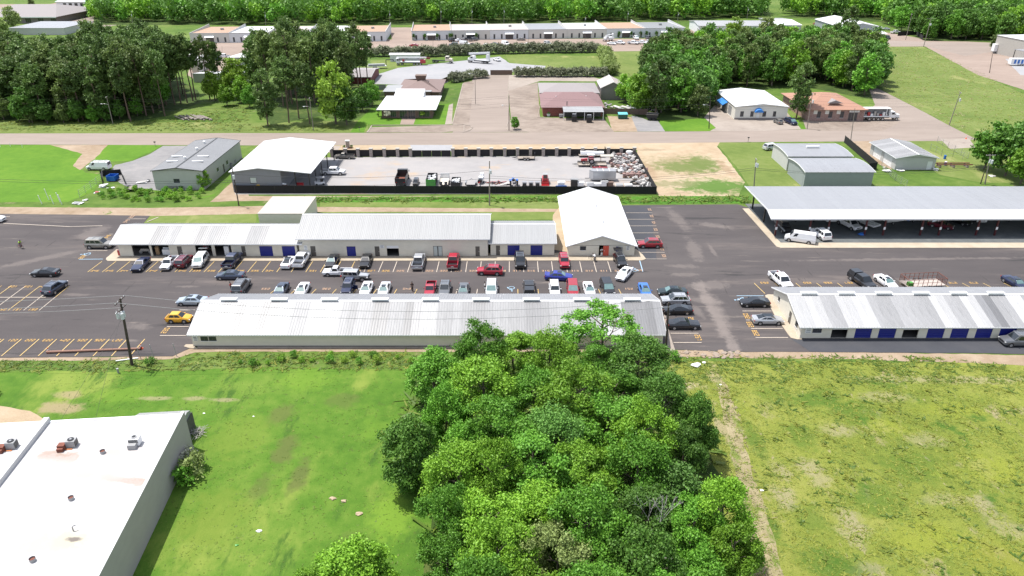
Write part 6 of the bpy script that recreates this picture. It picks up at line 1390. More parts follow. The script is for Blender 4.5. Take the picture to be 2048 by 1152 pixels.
# ---------------- trucks and machines
def truck(name,label,cat,px,py,heading,z=0.03,world=None):
 x,y = world or G(px,py); return thing(name,label,cat,(x,y,z),R(heading))
def wheels(t,xs,w,r=.5,wd=.3):
 for sx in xs:
  for sy in (-1,1):
   ty,rm = wheel_meshes(r,wd); e = bpy.data.objects.new('wheel',None); COL.objects.link(e); e.parent = t; e.location = (sx,sy*(w-wd/2),r); link('tyre',ty,e); link('rim',rm,e)
def truckcab(t,x0,x1,w,z0,z1,m,hood=0.0,gm=m_glass):
 """cab from x0 (rear) to x1 (front), optional bonnet of length hood in front of it"""
 if hood:
  add(t,'bonnet',m,lambda b: loft(b,[[(x1-.02,-w*.8,z0),(x1-.02,w*.8,z0),(x1-.02,w*.8,z0+1.0),(x1-.02,w*.5,z0+1.3),(x1-.02,-w*.5,z0+1.3),(x1-.02,-w*.8,z0+1.0)],
   [(x1+hood,-w*.62,z0),(x1+hood,w*.62,z0),(x1+hood,w*.6,z0+.75),(x1+hood,w*.4,z0+.95),(x1+hood,-w*.4,z0+.95),(x1+hood,-w*.6,z0+.75)]][::-1]))
  add(t,'grille',m_chrome,lambda b: b.box(x1+hood+.005,x1+hood+.06,-w*.4,w*.4,z0+.1,z0+.8)); add(t,'bumper',m_chrome,lambda b: b.box(x1+hood-.05,x1+hood+.2,-w*.9,w*.9,z0-.25,z0-.02))
 s = .45 if not hood else .3
 add(t,'cab',m,lambda b: b.add([(x0,-w,z0),(x1,-w,z0),(x1,w,z0),(x0,w,z0),(x0,-w*.95,z1),(x1-s,-w*.95,z1),(x1-s,w*.95,z1),(x0,w*.95,z1),(x1,-w,z0+(z1-z0)*.5),(x1,w,z0+(z1-z0)*.5)],
  [(0,3,2,1),(4,5,6,7),(0,1,8,5,4),(2,3,7,6,9),(1,2,9,8),(8,9,6,5),(3,0,4,7)]))
 zm = z0+(z1-z0)*.5
 def ws(b):
  p = [(x1+.02,-w*.88,zm+.05),(x1+.02,w*.88,zm+.05),(x1-s+.06,w*.84,z1-.12),(x1-s+.06,-w*.84,z1-.12)]; b.add(p,[(0,1,2,3)])
 add(t,'windscreen',gm,ws)
 for sy in (-1,1): add(t,'side_window',gm,lambda b: b.obox(((x0+x1)/2,sy*(w*.985),zm+(z1-zm)*.5-.05),((x1-x0)*.55,.04,(z1-zm)*.7)))
 for sy in (-1,1): add(t,'mirror',m_blk,lambda b: b.obox((x1-.1,sy*(w+.22),zm+.3),(.1,.18,.45)))
# dump truck
t = truck('dump_truck','black dump truck with empty rusty body, rear towards the camera','truck',805,366,90)
truckcab(t,1.4,3.0,1.1,1.0,2.7,m_blk,1.2); wheels(t,(3.2,-1.2,-2.4),1.2)
add(t,'chassis',m_bump,lambda b: b.box(-3.2,1.4,-.5,.5,.7,1.0))
add(t,'body_floor',m_rust,lambda b: b.box(-3.4,1.2,-1.15,1.15,1.05,1.15))
for sy in (-1,1): add(t,'body_side',m_blk,lambda b: b.box(-3.4,1.2,*((-1.25,-1.16) if sy < 0 else (1.16,1.25)),1.0,2.3))
add(t,'body_front',m_blk,lambda b: b.box(1.21,1.32,-1.25,1.25,1.0,2.9)); add(t,'tailgate',m_blk,lambda b: b.box(-3.5,-3.41,-1.25,1.25,1.0,2.2))
add(t,'cab_guard',m_blk,lambda b: b.box(1.33,2.2,-1.2,1.2,2.82,2.9))
for sy in (-.9,.9): add(t,'taillight',m_tail,lambda b: b.box(-3.56,-3.51,sy-.15,sy+.15,1.2,1.35))
vehicle('boxy','utility_vehicle','small black utility vehicle right of the black dump truck','utility vehicle',832,368,-90,'black',sc=.72)
def skip_bin(name,label,cat,px,py,L,w,h,m,load=None,rz=0,rib=True):
 t = truck(name,label,cat,px,py,rz)
 add(t,'floor',m,lambda b: b.box(-L/2,L/2,-w/2,w/2,.25,.32))
 for sy in (-1,1): add(t,'side',m,lambda b: b.box(-L/2,L/2,*((-w/2-.06,-w/2) if sy < 0 else (w/2,w/2+.06)),.2,h))
 for sx in (-1,1): add(t,'end',m,lambda b: b.box(*((-L/2-.06,-L/2-.001) if sx < 0 else (L/2+.001,L/2+.06)),-w/2-.06,w/2+.06,.2,h))
 if rib:
  for i in range(5):
   for sy in (-1,1): u = -L/2+.3+(L-.6)*i/4; add(t,'rib',m,lambda b: b.box(u-.05,u+.05,*((-w/2-.14,-w/2-.061) if sy < 0 else (w/2+.061,w/2+.14)),.2,h))
 if load:
  def f(b):
   rg = random.Random(int(px))
   for i in range(26): b.obox((rg.uniform(-L*.42,L*.42),rg.uniform(-w*.4,w*.4),h*.65+rg.uniform(0,.5)),(rg.uniform(.3,.9),rg.uniform(.2,.7),rg.uniform(.05,.3)),rg.uniform(0,3),0,rg.uniform(-.5,.5))
  o = add(t,'debris',load,f); o['kind'] = 'stuff'
 return t
t = skip_bin('dumpster','long dumpster with bright green tail end, filled with white debris','dumpster',864,367,5.2,2.1,1.8,m_blk,w_trim,90); add(t,'green_tailgate',m_grn,lambda b: b.box(-2.75,-2.67,-1.15,1.15,.2,1.85))
skip_bin('dumpster','short dark dumpster filled with white sacks','dumpster',912,370,4.0,1.9,1.3,m_blk,w_trim,90)
t = truck('flatbed_trailer','trailer with cream deck and side rails between the two dumpsters','trailer',889,368,90)
add(t,'deck',mat('cream_board',(0.55,0.50,0.42),.7,var=.1),lambda b: b.box(-2.6,2.4,-1.05,1.05,.6,.7)); wheels(t,(-.5,.5),1.3,.36,.22)
for sy in (-1.1,1.1): add(t,'rail',m_steel,lambda b: (b.box(-2.6,2.4,sy-.03,sy+.03,1.2,1.26),[b.box(u-.03,u+.03,sy-.03,sy+.03,.7,1.2) for u in (-2.5,-1.3,0,1.2,2.3)]))
add(t,'headboard',w_trim,lambda b: b.box(2.41,2.5,-1.1,1.1,.6,1.9)); add(t,'drawbar',m_bump,lambda b: b.obox((3.1,0,.55),(1.3,.12,.1)))
add(t,'ramp',w_dtrim,lambda b: b.obox((-2.75,-.6,1.0),(.08,.7,.9))); add(t,'ramp',w_dtrim,lambda b: b.obox((-2.75,.6,1.0),(.08,.7,.9)))
def open_trailer(label,px,py,heading,L=4.5,w=1.0,m=m_blk,gate=True,deck=None,sides=.35,hgate=1.2):
 t = truck('utility_trailer',label,'trailer',px,py,heading)
 add(t,'deck',deck or mat('weathered_planks',(0.30,0.26,0.22),.9,var=.2),lambda b: b.box(-L/2,L/2,-w,w,.5,.56))
 for sy in (-1,1): add(t,'side_rail',m,lambda b: (b.box(-L/2,L/2,sy*w-.03,sy*w+.03,.5+sides,.56+sides),[b.box(u-.03,u+.03,sy*w-.03,sy*w+.03,.56,.5+sides) for u in (-L/2+.05,-L/6,L/6,L/2-.05)]))
 wheels(t,(-.45,.35),w+.28,.34,.2)
 for sy in (-1,1): add(t,'mudguard',m,lambda b: b.box(-.95,.85,*((-w-.3,-w-.05) if sy < 0 else (w+.05,w+.3)),.72,.77))
 if gate: add(t,'ramp_gate',m,lambda b: ([b.box(-L/2-.08,-L/2-.03,-w+i*w/3,-w+i*w/3+.05,.5,.5+hgate) for i in range(7)],b.box(-L/2-.08,-L/2-.03,-w,w,.5+hgate,.56+hgate)))
 add(t,'drawbar',m,lambda b: (b.obox((L/2+.55,.3,.5),(1.3,.08,.1),-.45),b.obox((L/2+.55,-.3,.5),(1.3,.08,.1),.45),b.box(L/2+1.1,L/2+1.4,-.06,.06,.45,.55)))
 return t
open_trailer('small trailer with raised ramp alone by the stone pillars',1052,319,180)
open_trailer('empty frame trailer lying between the white sacks and the concrete mixer',942,369,90,3.6,1.05,m_steel,False,g_yardg,.1)
t = open_trailer('small black trailer with mesh gate on the grass by the workshop',264,380,92,2.6,.85,m_blk,True,None,.3,1.0)
t = open_trailer('black trailer carrying a long white load at the rear of the yard',1183,313,180,7.0,1.1,m_blk,True,None,.4,2.0)
add(t,'white_tarpaulin',w_trim,lambda b: loft(b,[[(-3.2,-.9,.6),(-3.2,.9,.6),(-3.2,.7,1.3),(-3.2,-.7,1.3)],[(3.0,-.9,.6),(3.0,.9,.6),(3.0,.6,1.5),(3.0,-.6,1.5)]][::-1]))
t = open_trailer('trailer loaded with the red tractor',1184,332,180,7.4,1.1,m_blk,False,None,.5)
add(t,'side_board',m_blk,lambda b: b.box(-3.7,3.7,-1.16,-1.1,.2,.9))
def tractor(name,label,px,py,heading,m,z=.6,sc=1.0,roof=w_trim,cat='tractor',canopy=True):
 t = truck(name,label,cat,px,py,heading,z); t.scale = (sc,)*3
 wheels(t,(-.8,),1.05,.72,.4); wheels(t,(1.25,),.85,.42,.25)
 add(t,'bonnet',m,lambda b: loft(b,[[(.2,-.38,.7),(.2,.38,.7),(.2,.36,1.35),(.2,-.36,1.35)],[(1.9,-.32,.65),(1.9,.32,.65),(1.9,.28,1.15),(1.9,-.28,1.15)]][::-1]))
 add(t,'fender',m,lambda b: (b.box(-1.4,-.1,-1.1,-.6,1.4,1.48),b.box(-1.4,-.1,.6,1.1,1.4,1.48))); add(t,'seat',m_blk,lambda b: (b.box(-.9,-.4,-.28,.28,1.1,1.2),b.box(-1.0,-.9,-.28,.28,1.1,1.6)))
 add(t,'steering_wheel',m_blk,lambda b: b.cyl((-.1,0,1.5),(-.12,0,1.53),.2,.2,10))
 if canopy:
  for sx in (-1.3,.1):
   for sy in (-.6,.6): add(t,'canopy_post',m_blk,lambda b: b.box(sx-.03,sx+.03,sy-.03,sy+.03,1.3,2.3))
  add(t,'canopy',roof,lambda b: b.box(-1.5,.3,-.75,.75,2.3,2.38))
 return t
tractor('tractor','red tractor on the black trailer, pale canopy',1176,331,180,m_redp)
tractor('tractor','red tractor parked in the shade of the open shed',560,352,200,m_redp,0.1,canopy=False)
tractor('tractor','tractor with upright blue exhaust stack near the front fence',1027,369,95,m_bluep,0.03,.95,canopy=False)
t = truck('flat_canopy','flat pinkish canopy on legs beside the red tractor','canopy',1213,326,0); add(t,'roof',w_creamr,lambda b: b.box(-1.7,1.7,-1.0,1.0,1.9,2.0))
for sx in (-1.6,1.6):
 for sy in (-.9,.9): add(t,'leg',m_rust,lambda b: b.box(sx-.04,sx+.04,sy-.04,sy+.04,0,1.9))
t = truck('disc_harrow','bright red farm implement behind the enclosed trailer','farm implement',1200,341,0)
add(t,'frame',m_redp,lambda b: (b.box(-1.9,1.9,-.1,.1,.6,.72),b.box(-1.9,1.9,.7,.85,.6,.72),b.box(-.08,.08,-.1,1.6,.6,.75)))
for i in range(9): add(t,'disc',m_steel,lambda b: b.cyl((-1.8+.45*i,.3,.35),(-1.76+.45*i,.34,.35),.35,.35,10))
# enclosed trailer with wedge nose
t = truck('enclosed_trailer','pale silver enclosed trailer with pointed nose and two axles','trailer',1205,360.5,180)
def et(b):
 pl = [(-3.0,-1.1),(2.5,-1.1),(3.3,0),(2.5,1.1),(-3.0,1.1)]; b.slab([(x,y,2.55) for x,y in pl],2.1)
add(t,'box_body',C_['silver'],et); add(t,'roof',w_blgrey,lambda b: b.slab([(x,y,2.6) for x,y in [(-3.02,-1.12),(2.52,-1.12),(3.34,0),(2.52,1.12),(-3.02,1.12)]],.05)); wheels(t,(-.9,-.1),1.2,.34,.22)
for u in (-1.5,0,1.4): add(t,'roof_seam',w_trim,lambda b: b.box(u-.05,u+.05,-1.1,1.1,2.602,2.63))
add(t,'drawbar',m_bump,lambda b: b.box(3.2,4.3,-.08,.08,.45,.55)); add(t,'rear_door',C_['lsilver'],lambda b: b.box(-3.06,-3.01,-1.0,1.0,.6,2.45))
# skid steer
t = truck('skid_steer_loader','red compact track loader facing the front fence','loader',1090,366,-90)
add(t,'chassis',m_redp,lambda b: b.box(-1.5,1.0,-.55,.55,.4,1.3)); add(t,'cab',m_redp,lambda b: b.box(-.7,.7,-.5,.5,1.3,2.2)); add(t,'roof',w_grey,lambda b: b.box(-.8,.75,-.55,.55,2.2,2.28))
for sy in (-1,1): add(t,'track',m_tire,lambda b: b.box(-1.4,1.2,*((-.95,-.56) if sy < 0 else (.56,.95)),.02,.7)); add(t,'lift_arm',m_redp,lambda b: b.obox((.3,sy*.66,1.15),(2.6,.14,.2),0,0,.22))
add(t,'bucket',m_redp,lambda b: (b.box(1.6,2.4,-.95,.95,.05,.15),b.box(1.5,1.6,-.95,.95,.05,.8))); add(t,'front_window',m_glass,lambda b: b.box(.71,.73,-.42,.42,1.35,2.1))
# concrete mixer-like machine + white tank
t = truck('stump_grinder','small white and black machine left of the rusty scrap','machine',962,366,80)
add(t,'hood',w_trim,lambda b: b.box(-.5,1.5,-.5,.5,.6,1.5)); add(t,'tank',w_trim,lambda b: b.cyl((1.2,-.4,1.8),(1.2,.4,1.8),.4,.4,10)); add(t,'engine',m_blk,lambda b: b.box(-1.3,-.5,-.45,.45,.5,1.1)); wheels(t,(0,),.8,.3,.2); add(t,'boom',m_redp,lambda b: b.obox((-1.9,0,.7),(1.6,.2,.2),0,0,.2))
# pump truck, crane trucks, cab chassis
t = truck('pump_truck','long white and red truck carrying a folded lattice boom beside the site cabin','truck',822,130,0,z=.03)
truckcab(t,-6.4,-4.8,1.2,.9,2.9,w_trim); add(t,'chassis',m_blk,lambda b: b.box(-5,6.2,-1.0,1.0,.8,1.2)); wheels(t,(-5.6,-3.8,1.5,2.9,4.3),1.25,.52,.3)
add(t,'deck',w_trim,lambda b: b.box(-4.6,4.2,-1.15,1.15,1.25,1.5)); add(t,'boom',w_trim,lambda b: b.box(-6.2,7.0,-.35,.35,2.9,3.4)); add(t,'boom_section',w_grey,lambda b: b.box(-4.8,5.8,-.3,.3,2.2,2.7))
add(t,'rear_body',m_redp,lambda b: b.box(4.25,6.6,-1.2,1.2,.9,2.3)); add(t,'boom_tip',m_rust,lambda b: b.box(7.0,8.6,-.3,.3,2.5,3.3)); add(t,'hose_reel',m_redp,lambda b: b.cyl((-3.2,-1.2,2.0),(-3.2,1.2,2.0),.45,.45,12))
t = truck('cab_truck','cream cab truck with bare black chassis on the gravel','truck',890,126,-15,z=.03)
truckcab(t,.5,2.3,1.15,1.0,3.0,C_['cream'],1.3); add(t,'chassis',m_blk,lambda b: b.box(-6.0,.5,-.45,.45,.8,1.1)); wheels(t,(2.9,-3.8,-5.1),1.2,.52,.3)
t = truck('bucket_truck','white truck with raised boom folded over its deck, by the hedge','truck',959,126,155,z=.03)
truckcab(t,2.4,4.4,1.2,1.0,2.9,w_trim,1.1); add(t,'chassis',m_blk,lambda b: b.box(-5,2.4,-.9,.9,.8,1.2)); wheels(t,(4.6,-2.2,-3.5),1.25,.52,.3); add(t,'deck',w_trim,lambda b: b.box(-5.2,2.2,-1.2,1.2,1.25,1.5))
add(t,'boom',w_trim,lambda b: b.obox((0,.1,4.2),(10.5,.7,.8),0,0,.1)); add(t,'turret',w_trim,lambda b: b.box(-4.9,-3.7,-.8,.8,1.5,3.9)); add(t,'boom_tip',m_blk,lambda b: b.obox((5.4,.1,3.6),(.6,.8,.8)))
t = truck('box_truck','white box truck with short cab, longest white vehicle at the business units','truck',1335,88,180,z=.03)
add(t,'cargo_box',w_white,lambda b: b.box(-4.6,2.2,-1.25,1.25,1.1,3.7)); truckcab(t,2.3,3.8,1.1,.7,2.4,C_['white'],.9); wheels(t,(3.6,-3.0),1.15,.45,.28); add(t,'chassis',m_blk,lambda b: b.box(-4.5,2.3,-.5,.5,.6,1.05)); add(t,'tail_lift',m_blk,lambda b: b.box(-4.75,-4.65,-1.2,1.2,.9,2.0))
t = truck('bucket_van','white utility truck with rack and bucket in front of the tan roofed unit','truck',1216,82,-140,z=.03)
truckcab(t,.6,2.2,1.05,.8,2.3,C_['white'],1.0); wheels(t,(2.5,-2.0),1.1,.45,.28); add(t,'utility_body',w_trim,lambda b: b.box(-3.6,.5,-1.15,1.15,.8,1.9)); add(t,'boom',w_trim,lambda b: b.obox((-.6,0,3.0),(5.6,.4,.5),0,0,.08)); add(t,'bucket',w_trim,lambda b: b.box(-3.9,-3.1,-.45,.45,2.6,3.6))
t = truck('bin_truck','long white truck with open framed side and four rear axles beside the brick office','truck',1756,240,0,z=.04)
truckcab(t,3.0,4.6,1.2,1.0,2.8,C_['white'],1.5); wheels(t,(5.2,.8,-.6,-2.0,-3.4),1.25,.52,.3); add(t,'chassis',m_blk,lambda b: b.box(-5.5,3.0,-.6,.6,.8,1.15))
add(t,'floor',w_trim,lambda b: b.box(-5.6,2.9,-1.25,1.25,1.2,1.45)); add(t,'roof',w_trim,lambda b: b.box(-5.6,2.9,-1.25,1.25,3.7,3.85)); add(t,'rear_wall',w_trim,lambda b: b.box(-5.6,-5.45,-1.2,1.2,1.45,3.7)); add(t,'front_wall',w_trim,lambda b: b.box(2.75,2.9,-1.2,1.2,1.45,3.7))
add(t,'inner_wall',w_dsid,lambda b: b.box(-5.4,2.7,-.05,.05,1.46,3.69))
for u in (-5.4,1.6,2.6): add(t,'frame_post',w_trim,lambda b: b.box(u-.08,u+.08,-1.25,-1.1,1.45,3.7))
for i in range(8): add(t,'rack_item',(m_steel,m_redp,w_trim,m_steel)[i % 4],lambda b: b.box(-5.0+i*.95,-4.3+i*.95,-.9,-.3,1.5,1.9+.25*(i*3 % 5)))
t = truck('long_trailer','long trailer with white roof and open dark side, far right','trailer',2013,107,-4,z=.05)
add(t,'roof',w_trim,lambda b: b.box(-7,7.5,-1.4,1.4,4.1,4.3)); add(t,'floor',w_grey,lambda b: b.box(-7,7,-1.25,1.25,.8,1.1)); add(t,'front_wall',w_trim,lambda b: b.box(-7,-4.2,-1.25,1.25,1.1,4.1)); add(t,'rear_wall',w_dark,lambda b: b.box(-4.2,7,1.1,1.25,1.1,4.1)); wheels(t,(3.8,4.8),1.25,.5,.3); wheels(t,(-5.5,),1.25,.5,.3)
t = truck('enclosed_trailer','white trailer with blue stripes at the right edge, far back','trailer',2036,131,-4,z=.05)
add(t,'box_body',w_trim,lambda b: b.box(-4.0,4.0,-1.2,1.2,.6,3.0)); wheels(t,(.6,1.5),1.25,.4,.25); add(t,'drawbar',m_bump,lambda b: b.box(-5.3,-4.0,-.08,.08,.5,.6))
for i in range(4): add(t,'blue_stripe',m_bluep,lambda b: b.box(-2.8+1.5*i,-1.9+1.5*i,-1.215,-1.205,.9,2.6))
t = truck('flat_truck','white gooseneck trailer with white load near the red barn','trailer',757,137,10,z=.03)
add(t,'deck',w_trim,lambda b: b.box(-4.5,3.5,-1.2,1.2,1.0,1.2)); wheels(t,(-2,-1),1.2,.42,.25); add(t,'load',w_grey,lambda b: b.box(-4.3,2.8,-1.0,1.0,1.2,1.9)); add(t,'crane_arm',m_blk,lambda b: (b.obox((3.4,0,2.2),(.3,.3,2.4)),b.obox((5.0,0,3.5),(3.4,.3,.3)),b.obox((6.6,0,3.2),(.3,.3,.7))))
# carport contents: boats and trailers under covers
t = truck('covered_boat','pale covered boat trailer deep in the carport, left of the white pickup','boat',1652,441,90,z=.14); add(t,'cover',w_trim,lambda b: loft(b,[[(-2.6,-1,.6),(-2.6,1,.6),(-2.6,.8,1.5),(-2.6,0,1.8),(-2.6,-.8,1.5)],[(2.0,-.9,.7),(2.0,.9,.7),(2.0,.6,1.6),(2.0,0,1.9),(2.0,-.6,1.6)],[(3.2,-.1,1.0),(3.2,.1,1.0),(3.2,.1,1.3),(3.2,0,1.35),(3.2,-.1,1.3)]][::-1])); wheels(t,(-.6,),1.1,.32,.2)
t = truck('pontoon_boat','long pale flat boat leaning away in the carport beside the white pickup','boat',1718,446,118,z=.14)
add(t,'hull',w_trim,lambda b: b.box(-4.2,4.2,-1.1,1.1,.5,.85)); add(t,'rail',m_chrome,lambda b: (b.box(-4.0,4.0,-1.1,-1.05,1.4,1.45),b.box(-4.0,4.0,1.05,1.1,1.4,1.45))); wheels(t,(-.6,.3),1.2,.34,.2)
t = truck('boat','white low boat on a trailer in the middle of the carport','boat',1789,447,10,z=.14); add(t,'hull',w_trim,lambda b: loft(b,[[(-2.4,-.8,.5),(-2.4,.8,.5),(-2.4,.95,1.1),(-2.4,-.95,1.1)],[(1.2,-.7,.6),(1.2,.7,.6),(1.2,.9,1.15),(1.2,-.9,1.15)],[(2.7,-.05,.9),(2.7,.05,.9),(2.7,.1,1.2),(2.7,-.1,1.2)]][::-1])); add(t,'trailer_frame',m_steel,lambda b: (b.box(-2.2,3.6,-.05,.05,.3,.4),b.box(-1.2,-1.1,-1,1,.3,.4))); wheels(t,(-1.1,),1.0,.3,.2)
t = truck('boat','dark blue covered boat in the carport behind the low white one','boat',1822,442,30,z=.14); add(t,'hull',m_bluep,lambda b: loft(b,[[(-2.2,-.8,.5),(-2.2,.8,.5),(-2.2,.95,1.3),(-2.2,-.95,1.3)],[(2.5,-.1,.8),(2.5,.1,.8),(2.5,.1,1.2),(2.5,-.1,1.2)]][::-1])); wheels(t,(-.8,),1.0,.3,.2)
t = truck('boat','white-nosed boat with dark hull in the right part of the carport','boat',1945,443,-75,z=.14); add(t,'hull',m_blk,lambda b: b.box(-2.6,1.8,-1,1,.5,1.3)); add(t,'bow',w_trim,lambda b: loft(b,[[(1.8,-1,.5),(1.8,1,.5),(1.8,1,1.4),(1.8,-1,1.4)],[(3.0,-.3,.8),(3.0,.3,.8),(3.0,.3,1.4),(3.0,-.3,1.4)]][::-1])); wheels(t,(-.6,),1.1,.32,.2)
t = truck('tarpaulin','crumpled bright blue tarpaulin at the foot of a maroon post','tarpaulin',1723,471,20,z=.14); add(t,'sheet',m_bluep,lambda b: b.ball((0,0,.12),.9,.5,.28,8,5,0,.25))
# black mesh sided trailer behind the right building
t = truck('cage_trailer','big open trailer with tall black mesh sides and pale deck','trailer',1843,572,6)
add(t,'deck',mat('weathered_planks2',(0.36,0.31,0.28),.9,var=.2),lambda b: b.box(-3.4,3.4,-1.3,1.3,.5,.6))
for X in (-3.4,3.4): add(t,'end_gate',m_rust,lambda b: ([b.box(X-.03,X+.03,-1.3+.32*i,-1.27+.32*i,.6,1.8) for i in range(9)],b.box(X-.03,X+.03,-1.3,1.3,1.8,1.86)))
for Y in (-1.3,1.3): add(t,'side_rail',m_rust,lambda b: ([b.box(-3.4+.85*i-.03,-3.4+.85*i+.03,Y-.03,Y+.03,.6,1.8) for i in range(9)],b.box(-3.4,3.4,Y-.03,Y+.03,1.8,1.86),b.box(-3.4,3.4,Y-.02,Y+.02,1.2,1.24)))
wheels(t,(-.5,.4),1.6,.36,.22); add(t,'green_crate',m_grn,lambda b: b.box(-3.2,-2.4,-1.1,-.4,.62,1.2))
t = truck('forklift','yellow and black lift machine at a blue door near the right edge','machine',2025,672,80); add(t,'body',m_yelp,lambda b: b.box(-1.0,.8,-.5,.5,.3,1.3)); add(t,'mast',m_yelp,lambda b: (b.box(.82,.95,-.5,-.4,.1,2.3),b.box(.82,.95,.4,.5,.1,2.3),b.box(.82,.95,-.4,.4,2.1,2.25),b.box(.82,.95,-.4,.4,1.2,1.32))); add(t,'overhead_guard',m_blk,lambda b: b.box(-.8,.6,-.5,.5,2.0,2.08))
for sx in (-.75,.55):
 for sy in (-.45,.45): add(t,'guard_post',m_blk,lambda b: b.box(sx-.04,sx+.04,sy-.04,sy+.04,1.3,2.0))
wheels(t,(-.6,.5),.65,.28,.2)
# ------------------------------------------------------------------ trees, hedges, weeds
import numpy as np
NR = np.random.default_rng(5)
def quads_mesh(name,v,m,n=4):
 """v: (k, n, 3) corner positions -> mesh of separate leaf faces"""
 k = len(v); me = bpy.data.meshes.new(name)
 me.vertices.add(k*n); me.vertices.foreach_set('co',v.reshape(-1).astype(np.float32))
 me.loops.add(k*n); me.loops.foreach_set('vertex_index',np.arange(k*n,dtype=np.int32))
 me.polygons.add(k); me.polygons.foreach_set('loop_start',np.arange(0,k*n,n,dtype=np.int32)); me.polygons.foreach_set('loop_total',np.full(k,n,dtype=np.int32))
 for x in (m if isinstance(m,(list,tuple)) else [m]): me.materials.append(x)
 me.update(calc_edges=True); return me
def leaves(c,size,nrm,up=.25,asp=.62,jit=.62):
 """leaf quads at centres c, facing roughly along nrm"""
 k = len(c); n = nrm + NR.normal(0,jit,(k,3)) + np.array([0,0,up]); n /= np.linalg.norm(n,axis=1)[:,None]+1e-9
 t = NR.normal(0,1,(k,3)); a = np.cross(n,t); a /= np.linalg.norm(a,axis=1)[:,None]+1e-9; b = np.cross(n,a)
 s = (size*NR.uniform(.6,1.35,k))[:,None]; a = a*s*.5; b = b*s*.5*asp
 return np.stack([c-a,c-b*1.0+a*.1,c+a,c+b],1)
def sphere(k):
 p = NR.normal(0,1,(k,3)); return p/np.linalg.norm(p,axis=1)[:,None]
def crown_mesh(name,R_,hz,z0,lobes,per,lsize,m,lobe_r=.42,flat=.8,sparse=0,low=-.55,droop=0):
 cs = []; 
 while len(cs) < lobes:
  p = sphere(1)[0]; 
  if p[2] < low: continue
  q = NR.uniform(.45,.88)**.6; cs.append(p*q)
 V = []
 for p in cs:
  r = lobe_r*NR.uniform(.65,1.2); c0 = np.array([p[0]*R_*(1-r*.3),p[1]*R_*(1-r*.3),z0+p[2]*hz])
  d = sphere(per); d[:,2] = np.where(d[:,2] < -.45,-d[:,2]*.5,d[:,2]); rad = r*R_*NR.uniform(.55,1.08,per)[:,None]
  # small twig bunches make the surface break up
  c = c0 + d*rad*np.array([1,1,flat]); nb = max(4,per//9); bc = c[NR.integers(0,per,nb)]; w = NR.integers(0,nb,per)
  c = c*.32 + bc[w]*.68 + NR.normal(0,lsize*.55,(per,3)); c[:,2] -= droop*np.linalg.norm(d[:,:2],axis=1)
  V.append(leaves(c,lsize,d))
 return quads_mesh(name,np.concatenate(V),m)
m_bark = mat('bark',(0.12,0.095,0.075),.9,var=.25,scale=4,bump=.4,bscale=14)
m_pbark = mat('pine_bark',(0.13,0.085,0.065),.9,var=.25,scale=4)
m_dead = mat('dead_wood',(0.34,0.32,0.30),.9,var=.2,scale=4)
l_bright = leafmat('bright_leaves',(0.095,0.235,0.018),(0.25,0.44,0.040))
l_mid = leafmat('green_leaves',(0.062,0.190,0.020),(0.175,0.375,0.038))
l_dark = leafmat('dark_leaves',(0.042,0.120,0.018),(0.125,0.245,0.034))
l_blue = leafmat('bluish_leaves',(0.062,0.165,0.030),(0.160,0.310,0.060))
l_lime = leafmat('lime_leaves',(0.16,0.29,0.025),(0.31,0.46,0.06))
l_pale = leafmat('pale_leaves',(0.17,0.24,0.06),(0.34,0.42,0.14))
l_pine = leafmat('pine_needles',(0.050,0.100,0.024),(0.145,0.230,0.052))
l_olive = leafmat('olive_needles',(0.075,0.125,0.030),(0.185,0.255,0.065))
l_hedge = leafmat('grey_green_leaves',(0.10,0.12,0.06),(0.30,0.32,0.21))
l_flow = leafmat('white_blossom',(0.30,0.32,0.22),(0.62,0.60,0.50))
def trunk_mesh(name,h,r,top,m,limbs=5,spread=2.5,lean=.4,seed=0,z_b=.4):
 rg = random.Random(seed); b = MB(); pts = []; x = y = 0
 for i in range(6): pts.append((x,y,h*i/5)); x += rg.uniform(-lean,lean)*.4; y += rg.uniform(-lean,lean)*.4
 for i in range(5): b.cyl(pts[i],pts[i+1],r+(top-r)*i/5,r+(top-r)*(i+1)/5,7,caps=i == 0)
 for i in range(limbs):
  t = z_b+(.95-z_b)*i/max(1,limbs-1); k = min(4,int(t*5)); p = Vector(pts[k]).lerp(Vector(pts[k+1]),t*5-k)
  a = i*2.4+rg.uniform(-.4,.4); L_ = spread*rg.uniform(.6,1.1)*(1.15-t*.5); q = p+Vector((math.cos(a)*L_*.5,math.sin(a)*L_*.5,L_*.35)); e = q+Vector((math.cos(a+.3)*L_*.5,math.sin(a+.3)*L_*.5,L_*.3))
  b.cyl(p,q,r*.38,r*.25,5,caps=False); b.cyl(q,e,r*.25,r*.1,5,caps=False)
  s = q+Vector((math.cos(a-.9)*L_*.4,math.sin(a-.9)*L_*.4,L_*.35)); b.cyl(q,s,r*.18,r*.07,4,caps=False)
 return b.mesh(name,m)
TREES = {}
